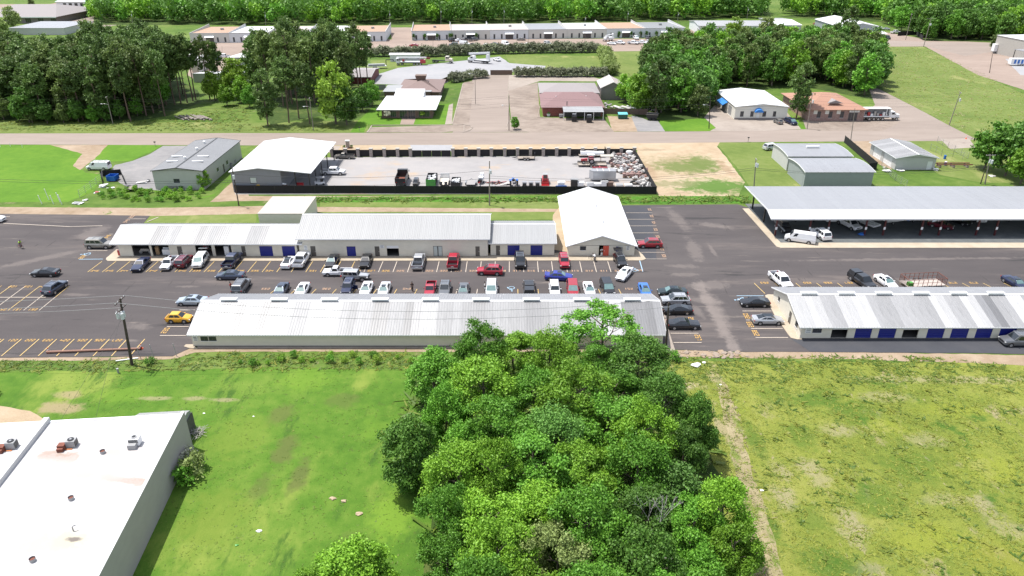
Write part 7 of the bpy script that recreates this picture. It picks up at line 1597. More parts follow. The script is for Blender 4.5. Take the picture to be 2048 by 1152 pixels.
# near trees: crown radius about 4 m, height about 10 m, leaf size about 0.3 m
for i in range(4):
 TREES['near%d' % i] = (trunk_mesh('trunk',7.5,.22,.08,m_bark,7,2.7,.5,i),crown_mesh('crown',4.0,(3.9,4.4,3.7,4.2)[i],5.9,(40,34,46,30)[i],(470,540,420,590)[i],.25,l_mid,(.34,.38,.31,.42)[i],low=-.85))
TREES['dense0'] = (trunk_mesh('trunk',5.5,.2,.08,m_bark,4,2.2,.4,15),crown_mesh('crown',3.6,4.3,4.3,78,340,.26,l_mid,.34,low=-1.0))
TREES['airy0'] = (trunk_mesh('trunk',9.5,.24,.07,m_bark,12,4.2,.5,11,.3),crown_mesh('crown',4.6,4.6,6.6,62,170,.27,l_mid,.21,.8))
for i in range(3):
 TREES['far%d' % i] = (trunk_mesh('trunk',8,.26,.1,m_bark,4,3,.5,20+i),crown_mesh('crown',4.2,5.6,6.3,34,105,.78,l_mid,.40,low=-.93))
for i in range(4):
 TREES['pine%d' % i] = (trunk_mesh('trunk',19,.24,.09,m_pbark,6,2.6,.5,30+i,.62),crown_mesh('crown',3.7,6.2,14.4,32,88,.70,l_pine,.38,.6,low=-.8))
TREES['pinelow0'] = (trunk_mesh('trunk',17,.24,.09,m_pbark,8,2.6,.5,41,.3),crown_mesh('crown',3.8,8.4,10.2,44,88,.74,l_pine,.34,.6,low=-.95))
TREES['pinelow1'] = (trunk_mesh('trunk',17,.24,.09,m_pbark,8,2.6,.5,42,.25),crown_mesh('crown',4.1,8.6,9.6,48,88,.76,l_pine,.34,.6,low=-.97))
for i in range(2):
 TREES['shrub%d' % i] = (None,crown_mesh('crown',1.5,1.1,1.15,14,60,.36,l_hedge,.5,.8,low=-.7))
 TREES['bush%d' % i] = (None,crown_mesh('crown',1.2,.9,.9,12,55,.26,l_mid,.5,.8,low=-.7))
TREES['cone0'] = (trunk_mesh('trunk',1,.1,.05,m_bark,0),crown_mesh('crown',.55,1.3,1.5,10,50,.28,l_dark,.6,1.2,low=-1))
def tree(kind,name,label,cat,x,y,s=1.0,leaf=None,group=None,rz=None,sz=1.0):
 tr,cr = TREES[kind]; rz = rnd.uniform(0,6.28) if rz is None else rz
 if tr is None:
  t = link(name,cr,loc=(x,y,0),rot=(0,0,rz)); tag(t,label,cat,group); t.scale = (s,s,s*sz); o = t
 else:
  t = thing(name,label,cat,(x,y,0),rz,group); t.scale = (s,s,s*sz); link('trunk',tr,t); o = link('crown',cr,t)
 if leaf: o.material_slots[0].link = 'OBJECT'; o.material_slots[0].material = leaf
 return t
def inpoly(px,py,P_):
 c = False; j = len(P_)-1
 for i in range(len(P_)):
  if (P_[i][1] > py) != (P_[j][1] > py) and px < (P_[j][0]-P_[i][0])*(py-P_[i][1])/(P_[j][1]-P_[i][1])+P_[i][0]: c = not c
  j = i
 return c
def fill(poly,step,rg,jit=.42):
 """jittered grid of ground points whose picture position lies in poly"""
 w = [G(*p) for p in poly]; x0,x1 = min(p[0] for p in w),max(p[0] for p in w); y0,y1 = min(p[1] for p in w),max(p[1] for p in w); out = []
 y = y0; k = 0
 while y <= y1:
  x = x0 + (step/2 if k % 2 else 0)
  while x <= x1:
   a,b_ = x+rg.uniform(-jit,jit)*step,y+rg.uniform(-jit,jit)*step; p = PX(a,b_)
   if inpoly(p[0],p[1],poly): out.append((a,b_))
   x += step
  y += step*.88; k += 1
 return out
# --- the clump in the foreground: (px, py of crown centre, crown radius in px, leaf)
B_,M_,D_,U_,P__ = l_bright,l_mid,l_dark,l_blue,l_pale
near = [(872,722,62,M_),(952,706,52,M_),(1030,700,50,B_),(1108,716,58,B_),(1272,716,62,D_),(1190,735,50,M_),(898,800,52,M_),(975,790,66,B_),(1062,792,62,M_),(1150,800,66,B_),(1238,790,60,M_),(1325,805,55,D_),(1383,838,46,D_),
 (930,872,58,M_),(1010,868,62,M_),(1105,872,70,U_),(1205,870,70,M_),(1290,878,62,B_),(1372,905,52,D_),(905,950,60,B_),(985,945,66,B_),(1075,955,72,M_),(1170,952,74,B_),(1262,950,66,M_),(1345,975,70,U_),
 (900,1045,66,M_),(985,1040,70,B_),(1080,1045,76,B_),(1180,1050,76,M_),(1290,1055,66,D_),(1375,1060,72,M_),(1432,1030,52,B_),(905,1130,66,M_),(1000,1125,72,B_),(1105,1125,72,P__),(1200,1135,74,M_),(1300,1150,70,D_),(1400,1140,72,M_),(1455,1110,52,B_),
 (950,1200,76,M_),(1060,1205,80,B_),(1180,1215,80,M_),(1300,1225,80,M_),(1410,1215,70,M_)]
ROWS = (7,6,6,7,7,6,5)
def near_label(i,lf):
 r = 0
 while r < 6 and i >= ROWS[r]: i -= ROWS[r]; r += 1
 cw = {'bright_leaves':'bright green','green_leaves':'mid green','dark_leaves':'dark green','bluish_leaves':'cool green','pale_leaves':'pale yellowish'}[lf.name]
 o_ = ('leftmost','second from left','third from left','fourth from left','fifth from left','sixth from left','seventh from left')[i]
 return '%s tree, %s in the %s row of the foreground clump' % (cw,o_,('rearmost','second rearmost','third','fourth','fifth','second nearest','nearest')[r])
for i,(px,py,r,lf) in enumerate(near):
 zc = 6.0 + 1.0*math.sin(i*2.3); x,y = G(px + 9*math.sin(i*1.7),py + 8*math.cos(i*2.9),zc); d = y*math.cos(TILT)+(CAMH-zc)*math.sin(TILT); rm = r/(FPX/d)
 s = rm/3.75*(1.06+.14*math.sin(i*3.7))
 kd = 'dense0' if i in (0,6,12,13,24,37) else 'near%d' % (i % 4)
 tree(kd,'leafy_tree',near_label(i,lf),'tree',x,y,s,lf,'trees of the dense foreground clump',sz=max(.85,min(1.4,(1.0+.16*math.sin(i*2.3))/s))*(.93 if i < 7 else 1.0))
def at_crown(px,py,z): return G(px,py,z)
for kind,px,py,zc,s,lf,lab,sz in (('airy0',1203,660,7.0,1.32,M_,'airy tree with gaps between its branches, overlapping the long white roof',.74),
 ('dense0',820,916,4.2,1.0,D_,'dark rounded tree standing just left of the foreground clump',1.05),
 ('dense0',712,1165,4.3,1.0,B_,'bright green tree top cut by the bottom edge, left of the clump',1.0),
 ('near3',1490,1090,4.0,.42,B_,'small bright tree poking out at the right edge of the foreground clump',1.0)):
 x,y = at_crown(px,py,zc); tree(kind,'leafy_tree',lab,'tree',x,y,s,lf,sz=sz)
x,y = at_crown(620,1180,4.0); tree('dense0','leafy_tree','low bright tree top at the bottom edge, farther left','tree',x,y,.7,B_)
# dead snag
x,y = G(1308,1062,7); b = MB(); rg = random.Random(8)
def twig(p,d,L_,r,k):
 q = p + d*L_; b.cyl(p,q,r,r*.6,5,caps=False)
 if k:
  for j in range(3): twig(q,(d+Vector((rg.uniform(-.8,.8),rg.uniform(-.8,.8),rg.uniform(-.1,.5)))).normalized(),L_*.68,r*.55,k-1)
twig(Vector((0,0,0)),Vector((.05,0,1)),2.6,.09,4); o = b.build('dead_tree',m_dead); tag(o,'bare grey dead tree among the green foreground clump','tree'); o.location = (x,y,3.6)
b = MB(); b.tube([(0,0,0),(1.4,-.5,1.0),(2.2,-.3,1.9),(3.6,-.9,2.4)],.07,5); x,y = G(1268,1125,4); o = b.build('bare_branch',m_dead); tag(o,'pale bare branch sticking out of the foreground clump','branch'); o.location = (x,y,3.0)
# bush by the white block
for px,py,s,lf,lab in ((378,915,.95,l_flow,'white flowering bush at the side wall of the white block'),(392,935,1.15,l_pale,'pale green bush at the side wall of the white block, right of the blossom'),(372,950,1.0,M_,'dark leafy bush below the flowering one at the white block')):
 x,y = G(px,py,.9); tree('bush0','bush',lab,'bush',x,y,s*1.25,lf)
x,y = G(0,788); tree('bush1','bush','dark bush cut by the left edge above the bare soil','bush',x-1.2,y,1,D_)
# brush pile by the wall corner
b = MB(); rg = random.Random(5)
for i in range(70): a = rg.uniform(0,6.28); p = Vector((rg.uniform(-.9,.9),rg.uniform(-.7,.7),rg.uniform(.05,.6))); b.cyl(p,p+Vector((math.cos(a),math.sin(a),rg.uniform(-.3,.3)))*rg.uniform(.4,1.2),.03,.015,4,caps=False)
o = b.build('brush_pile',m_dead); tag(o,'heap of dry grey branches at the far corner of the white block','brush pile'); x,y = G(391,869); o.location = (x,y,0); o['kind'] = 'stuff'
# --- pine wood on the left
rg = random.Random(12)
pp = fill([(-150,246),(30,236),(60,248),(250,244),(330,225),(345,180),(330,150),(200,148),(150,150),(30,165),(-200,175)],5.7,rg)
pp.sort(key=lambda p: p[1])
ORD = 'leftmost,second,third,fourth,fifth,sixth,seventh,eighth,ninth,tenth,eleventh,twelfth,thirteenth,fourteenth,fifteenth,sixteenth,seventeenth,eighteenth'.split(',')
def fronts(pts,n,what):
 vis_ = [p for p in pts if 0 < PX(*p)[0] < 2048]; f_ = sorted(vis_[:n],key=lambda p: PX(*p)[0]); return {p: ('leftmost tree' if i == 0 else ORD[i]+' tree from the left')+' along the front edge of '+what for i,p in enumerate(f_)}
FR = fronts(pp,18,'the upper left wood')
for i,(x,y) in enumerate(pp):
 k = rg.random(); kd = 'pine%d' % rg.randrange(4) if k < .34 else ('pinelow%d' % rg.randrange(2) if k < .80 else 'far%d' % rg.randrange(3)); s = rg.uniform(.84,1.1) * (1.0 if not kd.startswith('far') else 1.05); hs_ = 1.1 if PX(x,y)[0] > 190 else .92
 front = i < 26
 tree(kd,'pine_tree' if kd.startswith('pine') else 'leafy_tree',FR.get((x,y)) or 'dark %s tree standing in the wood at the upper left' % ('pine' if kd.startswith('pine') else 'broadleaf'),'tree',x,y,s,(l_pine if rg.random() < .72 else l_olive) if kd.startswith('pine') else (l_dark if rg.random() < .6 else l_mid),('pines' if kd.startswith('pine') else 'broadleaf trees')+' of the upper left wood',sz=hs_)
for i,(px,py,s,lf) in enumerate(((8,240,.62,l_olive),(40,242,.55,l_mid),(66,246,.5,l_olive),(95,247,.62,l_dark),(128,246,.5,l_olive),(158,244,.6,l_dark),(188,246,.45,l_mid),(212,243,.55,l_dark),(60,225,.8,l_dark),(110,228,.8,l_olive),(165,226,.8,l_dark),(240,238,.5,l_dark),(275,232,.5,l_mid),(20,215,.9,l_dark))):
 x,y = G(px,py); tree('far%d' % (i % 3),'understorey_tree','low dense tree filling the foot of the upper left wood','tree',x,y,s,lf,'low trees at the foot of the upper left wood')
# tall slim pines at the open edge: (foot px, py, height factor)
for i,(px,py,s,kd,lf) in enumerate(((350,210,1.0,'pine0',l_pine),(362,207,1.05,'pine1',l_pine),(375,206,1.0,'pine2',l_olive),(386,202,1.02,'pine3',l_pine),(392,200,1.0,'pine0',l_pine),(330,232,.95,'pine1',l_pine),(262,243,.9,'pine2',l_pine),(300,200,1.0,'pine3',l_pine),(340,190,1.0,'pine2',l_pine),(366,188,.98,'pine0',l_olive),
  (420,199,.98,'pine3',l_olive),(434,197,.9,'pine2',l_olive),(444,196,.88,'pine1',l_pine))):
 x,y = G(px,py); lab = 'slim tall pine on the right edge of the upper left wood' if i < 10 else ('lone tall pine, left of three thin trunks before the white roofs','lone tall pine, middle of three thin trunks before the white roofs','lone tall pine, right of three thin trunks before the white roofs')[i-10]
 t = tree(kd,'pine_tree',lab,'tree',x,y,s,lf,'slim pines on the edge of the wood' if i < 10 else None,sz=1.08)
 if i >= 10: [setattr(ch,'scale',(.72,.72,1)) for ch in t.children if ch.name.startswith('crown')]
# second pine group
pp = fill([(505,200),(520,170),(600,165),(735,172),(742,195),(728,205),(700,212),(640,208),(560,215)],6.6,rg)
pp.sort(key=lambda p: p[1]); FR = fronts(pp,12,'the dense middle pine group')
for (x,y) in pp:
 kd = 'pine%d' % rg.randrange(4) if rg.random() < .75 else 'pinelow0'
 tree(kd,'pine_tree',FR.get((x,y)) or 'tall dark pine in the dense group right of the white roofs','tree',x,y,rg.uniform(.86,1.12),l_pine if rg.random() < .6 else l_olive,'pines of the dense middle group',sz=1.12)
for px,py,s,kd,lf,lab in ((536,252,.98,'pinelow0',l_pine,'dark broad pine nearest the road, left front of the dense group'),(578,246,1.0,'pine1',l_pine,'pine with forked trunk behind the broad front pine'),(620,248,.9,'pine2',l_pine,'slim pine beside the bright green tree'),(598,237,.95,'pine3',l_olive,'slim olive pine in the front row of the dense group')):
 x,y = G(px,py); tree(kd,'pine_tree',lab,'tree',x,y,s,lf)
x,y = G(672,248); tree('far0','leafy_tree','bright lime green tree in front of the dense pine group','tree',x,y,1.35,l_lime,sz=1.15)
x,y = G(694,250); tree('far1','leafy_tree','darker green tree at the right foot of the lime green one','tree',x,y,.95,l_dark)
for px,py,s,lf,lab in ((474,196,1.15,l_lime,'light green sapling in front of the white workshop roof'),(430,200,.85,l_lime,'small light green sapling between the lone pine trunks'),(488,205,.75,l_bright,'green bushy tree right of the light sapling'),(455,212,.6,l_bright,'low green tree below the white workshop'),(515,175,1.1,l_dark,'round dark tree right of the white workshop'),(500,215,.6,l_mid,'low dense tree at the foot of the pine group'),(745,212,.7,l_mid,'low dark tree left of the white roofed office'),(725,222,.7,l_dark,'dark tree between lime tree and office lawn')):
 x,y = G(px,py); tree('far%d' % rg.randrange(3),'leafy_tree',lab,'tree',x,y,s,lf)
# --- woodland clump right of centre
pp = fill([(1262,222),(1292,236),(1418,226),(1432,196),(1446,180),(1600,172),(1618,160),(1748,196),(1760,172),(1745,122),(1640,112),(1480,118),(1400,118),(1310,128),(1280,160)],7.0,rg)
pp.sort(key=lambda p: p[1]); FR = fronts(pp,18,'the wood behind the office')
for (x,y) in pp:
 q = rg.random(); px = PX(x,y)[0]
 if q < .25: kd,lf = 'pinelow0',l_olive if rg.random() < .5 else l_pine
 else: kd,lf = 'far%d' % rg.randrange(3),(l_dark,l_dark,l_mid,l_blue,l_bright,l_olive)[rg.randrange(6)]
 pn = kd.startswith('pine')
 tree(kd,'pine_tree' if pn else 'leafy_tree',FR.get((x,y)) or ('conifer' if pn else 'broadleaf tree')+' in the wood behind the cream metal office','tree',x,y,rg.uniform(.78,1.0) if pn else rg.uniform(.95,1.35),lf,('conifers' if pn else 'broadleaf trees')+' of the wood behind the office')
for px,py,s,kd,lf,lab in ((1592,238,1.0,'pinelow0',l_pine,'dark conifer standing between the cream office and the brick one'),(1395,232,.82,'far1',l_olive,'olive green tree at the right front of the wood, by the small lawn'),(1250,205,.8,'far2',l_bright,'bright green tree covering the front of the tall taupe shed'),(1270,215,.85,'far0',l_mid,'mid green tree right of the tall taupe shed'),
 (1310,235,1.05,'pinelow0',l_pine,'tall dark conifer nearest the rubble yard'),(1030,259,.32,'far1',l_mid,'small bushy tree at the corner of the side street'),(411,377,.36,'far2',l_bright,'small tree against the front corner of the green-grey workshop'),
 (1968,338,1.0,'far0',l_mid,'big green tree at the right edge, left of its group'),(2010,352,1.1,'far1',l_dark,'big dark green tree at the right edge, middle of its group'),(2046,330,1.05,'far2',l_mid,'tree cut by the right edge above the carport'),(2040,368,.9,'far0',l_bright,'brighter tree at the right edge just above the carport'),
 (30,60,1.1,'far1',l_pale,'pale feathery tree at the left edge above the pine wood'),(5,75,1.0,'far2',l_pale,'pale tree cut by the left edge above the pine wood'),(65,15,.55,'far0',l_olive,'small round tree on the verge, upper left'),(205,25,1.4,'far0',l_dark,'large dark tree right of the turquoise roofed building'),(1988,98,.6,'far1',l_olive,'thin tree in front of the concrete warehouse'),
 (1740,93,.5,'far2',l_pale,'pale flowering tree at the back corner of the wood'),(1465,92,1.15,'far0',l_lime,'lime green tree at the back of the wood'),(1530,95,1.2,'far1',l_pale,'pale green broad tree at the back of the wood'),(1690,92,1.1,'pinelow0',l_pine,'dark conifer in front of the garage building'),(1400,100,.9,'far2',l_dark,'dark tree below the long pale shed')):
 x,y = G(px,py); tree(kd,'pine_tree' if kd.startswith('pine') else 'leafy_tree',lab,'tree',x,y,s,lf)
for px,py,s,lf,lab in ((776,240,.75,l_flow,'small white blossoming tree on the office lawn, left of the path'),(846,238,.55,l_lime,'small lime green tree on the office lawn, right of the path')):
 x,y = G(px,py); b = MB(); b.cyl((0,0,0),(0,0,1.6),.06,.05,5); t = thing('small_tree',lab,'tree',(x,y,0)); b.build('trunk',m_bark,t); o = link('crown',TREES['bush0'][1],t,loc=(0,0,1.1)); o.scale = (s*1.3,)*3; o.material_slots[0].link = 'OBJECT'; o.material_slots[0].material = lf
for px,py,s,lab in ((757,233,1.1,'dark columnar shrub at the left front corner of the office'),(793,234,.8,'dark shrub left of the office entrance'),(836,234,.8,'dark shrub right of the office entrance'),(871,232,.9,'dark shrub at the right corner of the office')):
 x,y = G(px,py); tree('cone0','shrub',lab,'shrub',x,y,s,l_dark)
for i,px in enumerate((828,850,875,900,904,953,1238,1262,1281,1293,1312,1343,1364)):
 py = 81.5-(px-824)*.0128; x,y = G(px,py); tree('cone0','shrub','dark upright shrub against the front of the business units','shrub',x,y,1.25,l_dark,'upright shrubs along the business units')
# hedges of grey-green shrubs
def hedge(pts,lab,grp,s=1.0,step=1.9,rows=2,lf=l_hedge):
 w = [Vector(G(*p)) for p in pts]; k = 0
 for a,c in zip(w[:-1],w[1:]):
  n = max(1,int((c-a).length/step)); nx = Vector((-(c-a).y,(c-a).x)).normalized()
  for i in range(n):
   for r in range(rows):
    p = a.lerp(c,(i+.5)/n)+nx*((r-.5)*1.5+rnd.uniform(-.3,.3))
    tree('shrub%d' % (k % 2),'hedge_shrub',lab,'shrub',p.x,p.y,s*rnd.uniform(.85,1.25),lf,grp); k += 1
hedge([(745,112),(860,113),(960,108),(1060,106),(1200,104)],'grey-green shrub in the long hedge behind the gravel yard trucks','shrubs of the long rear hedge',1.65,2.7)
hedge([(1205,106),(1215,128),(1222,152)],'pale grey-green shrub in the hedge running towards the tall taupe shed','shrubs of the pale side hedge',1.5,2.8,lf=l_pale)
hedge([(1030,153),(1120,153),(1215,153)],'grey-green shrub in the hedge behind the grey hip roofed house','shrubs of the middle hedge',1.25,2.4)
hedge([(907,166),(935,158),(975,155)],'grey-green shrub in the hedge left of the brown lane gate','shrubs of the hedge by the lane gate',1.25,2.4)
rg = random.Random(77)
for (x,y) in fill([(180,402),(200,385),(235,378),(408,380),(412,402),(300,405)],2.1,rg): tree('bush%d' % rg.randrange(2),'bush','leafy bush in the thicket between the lane and the green-grey workshop','bush',x,y,rg.uniform(.4,.78),(l_mid,l_bright,l_bright)[rg.randrange(3)],'bushes of the lane thicket')
for (x,y) in fill([(420,738),(600,728),(825,730),(825,708),(600,706),(480,708)],2.2,rg): tree('bush%d' % rg.randrange(2),'bush','low bush along the ditch behind the longest building','bush',x,y,rg.uniform(.3,.62),(l_mid,l_bright,l_lime)[rg.randrange(3)],'low bushes along the ditch')
for px,py,s,lab in ((300,727,.6,'low dark bush right of the foot of the leaning utility pole'),(1352,720,.85,'rounded bush beside the pole at the end of the longest building')):
 x,y = G(px,py); tree('bush0','bush',lab,'bush',x,y,s,l_mid)
# --- far woodland: nearest trees one by one, the rest as one mass
WA = [(186,46),(560,50),(800,47),(1000,46),(1390,40),(1520,36),(1545,28),(1480,12),(1450,4),(1000,-6),(700,-8),(190,-12)]
WB = [(1560,32),(1645,34),(1760,40),(1800,62),(1850,80),(1985,84),(2200,84),(2250,-8),(1900,-12),(1780,4),(1700,20),(1580,10)]
rg = random.Random(3)
pts = fill(WA,8.6,rg)+fill(WB,8.6,rg); pts.sort(key=lambda p: p[1])
vis = [p for p in pts if -30 < PX(*p)[0] < 2078]; solo = vis[:60]
for (x,y) in solo:
 tree('far%d' % rg.randrange(3),'leafy_tree','leafy tree along the front of the long far wood','tree',x,y,rg.uniform(.9,1.45),(l_mid,l_dark,l_dark,l_dark,l_blue,l_bright)[rg.randrange(6)],'front trees of the far wood')
rest = [p for p in vis if p not in set(solo)]
V = {}; base = []
for k in range(3): base.append(crown_mesh('crown',4.4,5.4,6.4,18,16,1.5,l_mid,.5,low=-.9))
arr = []
for m_ in base:
 a = np.empty(len(m_.vertices)*3,dtype=np.float32); m_.vertices.foreach_get('co',a); arr.append(a.reshape(-1,4,3)); bpy.data.meshes.remove(m_)
mass = {0:[],1:[],2:[]}
for (x,y) in rest:
 a = arr[rg.randrange(3)].copy(); s = rg.uniform(.85,1.5); th = rg.uniform(0,6.28); c,sn = math.cos(th),math.sin(th)
 q = a.copy(); q[...,0] = (a[...,0]*c-a[...,1]*sn)*s+x; q[...,1] = (a[...,0]*sn+a[...,1]*c)*s+y; q[...,2] = a[...,2]*s
 mass[rg.choice((0,1,1,1,2))].append(q)
mm = [l_mid,l_dark,l_bright]; allq = np.concatenate([np.concatenate(mass[k]) for k in range(3)]); me = quads_mesh('woodland',allq,mm)
cnt = [sum(len(q) for q in mass[k]) for k in range(3)]; me.polygons.foreach_set('material_index',np.repeat([0,1,2],cnt).astype(np.int32))
o = link('woodland',me); tag(o,'unbroken mass of green tree tops filling the far background','woodland',kind='stuff')
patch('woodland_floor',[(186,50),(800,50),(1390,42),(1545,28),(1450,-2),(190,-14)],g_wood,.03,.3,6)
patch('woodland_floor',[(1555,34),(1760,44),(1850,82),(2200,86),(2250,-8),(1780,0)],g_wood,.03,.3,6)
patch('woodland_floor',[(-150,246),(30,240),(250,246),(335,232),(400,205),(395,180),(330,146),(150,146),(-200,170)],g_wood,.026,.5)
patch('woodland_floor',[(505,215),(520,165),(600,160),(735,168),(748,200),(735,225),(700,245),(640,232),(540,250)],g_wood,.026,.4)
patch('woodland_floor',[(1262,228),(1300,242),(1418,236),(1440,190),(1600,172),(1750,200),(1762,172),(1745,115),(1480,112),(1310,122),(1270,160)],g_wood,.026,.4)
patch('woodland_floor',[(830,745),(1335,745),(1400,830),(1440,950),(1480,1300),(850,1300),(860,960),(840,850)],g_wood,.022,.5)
# --- weeds and tufts scattered over rough ground, each patch one mass
def tufts(name,label,cat,poly,dens,size,cols,blades=6,seed=1,lean=1.1,w=.34,hz=.42):
 r = np.random.default_rng(seed); W_ = [G(*p) for p in poly]
 x0,x1 = min(p[0] for p in W_),max(p[0] for p in W_); y0,y1 = min(p[1] for p in W_),max(p[1] for p in W_)
 n = int((x1-x0)*(y1-y0)*dens); P_ = np.stack([r.uniform(x0,x1,n),r.uniform(y0,y1,n)],1)
 # clumping
 g = np.sin(P_[:,0]*.9+2*np.sin(P_[:,1]*.35))+np.sin(P_[:,1]*1.1+1.5*np.sin(P_[:,0]*.5)); keep = r.uniform(-2.4,1.6,n) < g
 ok = np.zeros(n,bool)
 for i in range(n):
  if keep[i]:
   a = PX(P_[i,0],P_[i,1]); ok[i] = inpoly(a[0],a[1],poly)
 P_ = P_[ok]; k = len(P_)
 c = np.repeat(P_,blades,0)+r.normal(0,size*.35,(k*blades,2)); m_ = len(c); s = size*np.repeat(r.uniform(.5,1.5,k),blades)*r.uniform(.7,1.2,m_)
 th = r.uniform(0,6.28,m_); dx,dy = np.cos(th)*s*w,np.sin(th)*s*w; lx,ly = r.normal(0,lean,m_)*s,r.normal(0,lean,m_)*s
 z = np.zeros(m_); q = np.stack([np.stack([c[:,0]-dx,c[:,1]-dy,z],1),np.stack([c[:,0]+dx,c[:,1]+dy,z],1),np.stack([c[:,0]+lx+dx*.5,c[:,1]+ly+dy*.5,s*hz*.8],1),np.stack([c[:,0]+lx-dx*.4,c[:,1]+ly-dy*.4,s*hz],1)],1)
 me = quads_mesh(name,q,cols); me.polygons.foreach_set('material_index',np.repeat(r.integers(0,len(cols),k),blades).astype(np.int32))
 o = link(name,me); tag(o,label,cat,kind='stuff'); return o
g1 = leafmat('weed_green',(0.13,0.185,0.028),(0.19,0.24,0.04),.3,.1); g2 = leafmat('weed_yellow_green',(0.19,0.23,0.030),(0.27,0.28,0.05),.3,.1); g3 = leafmat('weed_straw',(0.27,0.24,0.12),(0.40,0.34,0.20),.3,.1); g4 = leafmat('weed_deep_green',(0.07,0.135,0.018),(0.12,0.19,0.03),.3,.1); g5 = leafmat('lawn_blade',(0.10,0.165,0.02),(0.15,0.21,0.03),.3,.1)
tufts('meadow_weeds','knee-high yellow-green weeds covering the field at the lower right','weeds',[(1340,735),(2250,732),(2250,1160),(1500,1160),(1455,950),(1400,840)],12,.15,[g1,g2,g2,g1,g2,g1],5,1)
tufts('meadow_clumps','taller deep green and yellow weed clumps dotting the field at the lower right','weeds',[(1345,760),(2250,775),(2250,1160),(1580,1160),(1480,850)],0.55,.30,[g1,g4,g2],9,21,.9)
tufts('dry_grass','dry straw along the narrow track down the right field','grass',[(1432,762),(1452,765),(1478,830),(1503,920),(1538,1040),(1570,1160),(1500,1160),(1478,1000),(1462,900),(1445,820)],9,.20,[g3,g3,g1],5,2,.9)
tufts('bank_weeds','rough weeds on the bank along the edge of the car park','weeds',[(-10,722),(200,720),(345,716),(400,706),(830,703),(830,740),(400,742),(-10,745)],7,.24,[g1,g4,g4,g2,g1],6,3)
tufts('bank_weeds','rough weeds on the bank below the blue door building','weeds',[(1335,716),(1500,712),(1750,712),(1900,716),(2060,740),(2250,745),(2250,765),(1340,765)],7,.24,[g1,g4,g4,g2,g1],6,4)
tufts('ditch_weeds','lush weeds in the ditch between car park lane and black fence','weeds',[(600,396),(1118,395),(1500,393),(1500,406),(1118,404),(600,404)],4,.45,[g4,g4,g1],6,5)
tufts('lawn_tufts','coarser grass tufts scattered over the big lawn at lower left','grass',[(100,748),(820,745),(870,900),(850,1160),(265,1160),(386,900),(370,830),(110,840)],5.0,.10,[g5,g5,g1,g4],4,6,.8)
tufts('verge_weeds','tall weeds on the verge in front of the pine wood','weeds',[(0,242),(330,240),(500,200),(500,250),(690,252),(690,262),(0,263)],1.6,.35,[g1,g2,g4],5,7)
tufts('meadow_weeds','patchy grass on the open slope at the upper right','weeds',[(1760,178),(1750,95),(1850,95),(2060,190),(2060,285),(1950,275)],1.0,.25,[g1,g2,g3],5,8)
tufts('wood_undergrowth','undergrowth around the edge of the foreground clump','undergrowth',[(815,745),(1335,735),(1420,880),(1480,1160),(850,1160),(840,960),(770,940)],1.2,.7,[g4,g4,g1],6,9)
# ------------------------------------------------------------------ poles, wires, people and loose things
m_pole = mat('creosoted_pole',(0.055,0.040,0.033),.85,var=.25,scale=3)
m_gpole = mat('weathered_pole',(0.22,0.19,0.165),.85,var=.2,scale=3)
m_wire = mat('black_wire',(0.03,0.03,0.03),.6)
m_gwire = mat('grey_wire',(0.25,0.25,0.25),.5)
m_trafo = mat('transformer_grey',(0.50,0.52,0.53),.4,var=.06)
def topof(px,py,tx,ty):
 x,y = G(px,py); lo,hi = 0.0,40.0
 for _ in range(50):
  m = (lo+hi)/2
  if PX(x,y,m)[1] > ty: lo = m
  else: hi = m
 z = lo; lo,hi = x-12,x+12
 for _ in range(50):
  m = (lo+hi)/2
  if PX(m,y,z)[0] < tx: lo = m
  else: hi = m
 return x,y,lo-x,z
POLE = {}
def pole(key,label,px,py,tx,ty,r=.15,m=None,arms=1,trafos=0,lamp=0,aw=1.2,name='utility_pole',cat='utility pole',off=0,lean=1.0):
 x,y,dx,z = topof(px,py,tx,ty); dx *= lean; t = thing(name,label,cat,(x,y,0)); m = m or m_gpole
 add(t,'pole',m,lambda b: b.cyl((0,0,-.2),(dx,0,z),r*1.15,r*.75,8))
 P_ = lambda f: (dx*f,z*f)
 for i in range(arms):
  ax,az = P_(.975-.12*i)
  a = add(t,'crossarm',m,lambda b: b.obox((ax,-.16,az),(.12 if aw < 0 else .1,.1,.1)) if False else b.obox((ax,-.17,az),(.11,2*abs(aw),.11) if aw > 0 else (2*abs(aw),.11,.11)))
  for u in (-.9,-.4,.4,.9):
   o = (ax,-.17+u*abs(aw),az+.06) if aw > 0 else (ax+u*abs(aw),-.17,az+.06)
   bb = MB(); bb.cyl(o,(o[0],o[1],o[2]+.16),.05,.04,6); bb.build('insulator',w_trim,a)
 for i in range(trafos):
  ax,az = P_(.78); a = 2.2*i-.9; ox,oy = ax+.42*math.cos(a),-.42+.35*math.sin(a)
  add(t,'transformer',m_trafo,lambda b: (b.cyl((ox,oy,az-.45),(ox,oy,az+.4),.24,.24,10),b.cyl((ox,oy,az+.4),(ox,oy,az+.48),.2,.12,10),b.cyl((ox-.1,oy,az+.48),(ox-.1,oy,az+.72),.04,.04,6)))
 if lamp:
  ax,az = P_(.7 if lamp == 1 else .98); s = -1
  add(t,'lamp_arm',m_steel,lambda b: b.tube([(ax,0,az),(ax+s*.8,-.2,az+.35),(ax+s*1.6,-.3,az+.4)],.04,5)); add(t,'lamp_head',m_trafo,lambda b: b.ball((ax+s*1.9,-.33,az+.36),.38,.18,.12,8,5))
 POLE[key] = (x+dx,y,z); return t
pole('p1','tall dark leaning utility pole with transformers at the left front of the car park',264,730,240,597,.19,m_pole,2,3,aw=1.3)
pole('p2','dark utility pole at the right front end of the longest building',1331,716,1337.5,605,.15,m_pole,0,0)
pole('p3','utility pole with white transformer between workshop and slate shed',478,412,464,335,.13,m_pole,0,1)
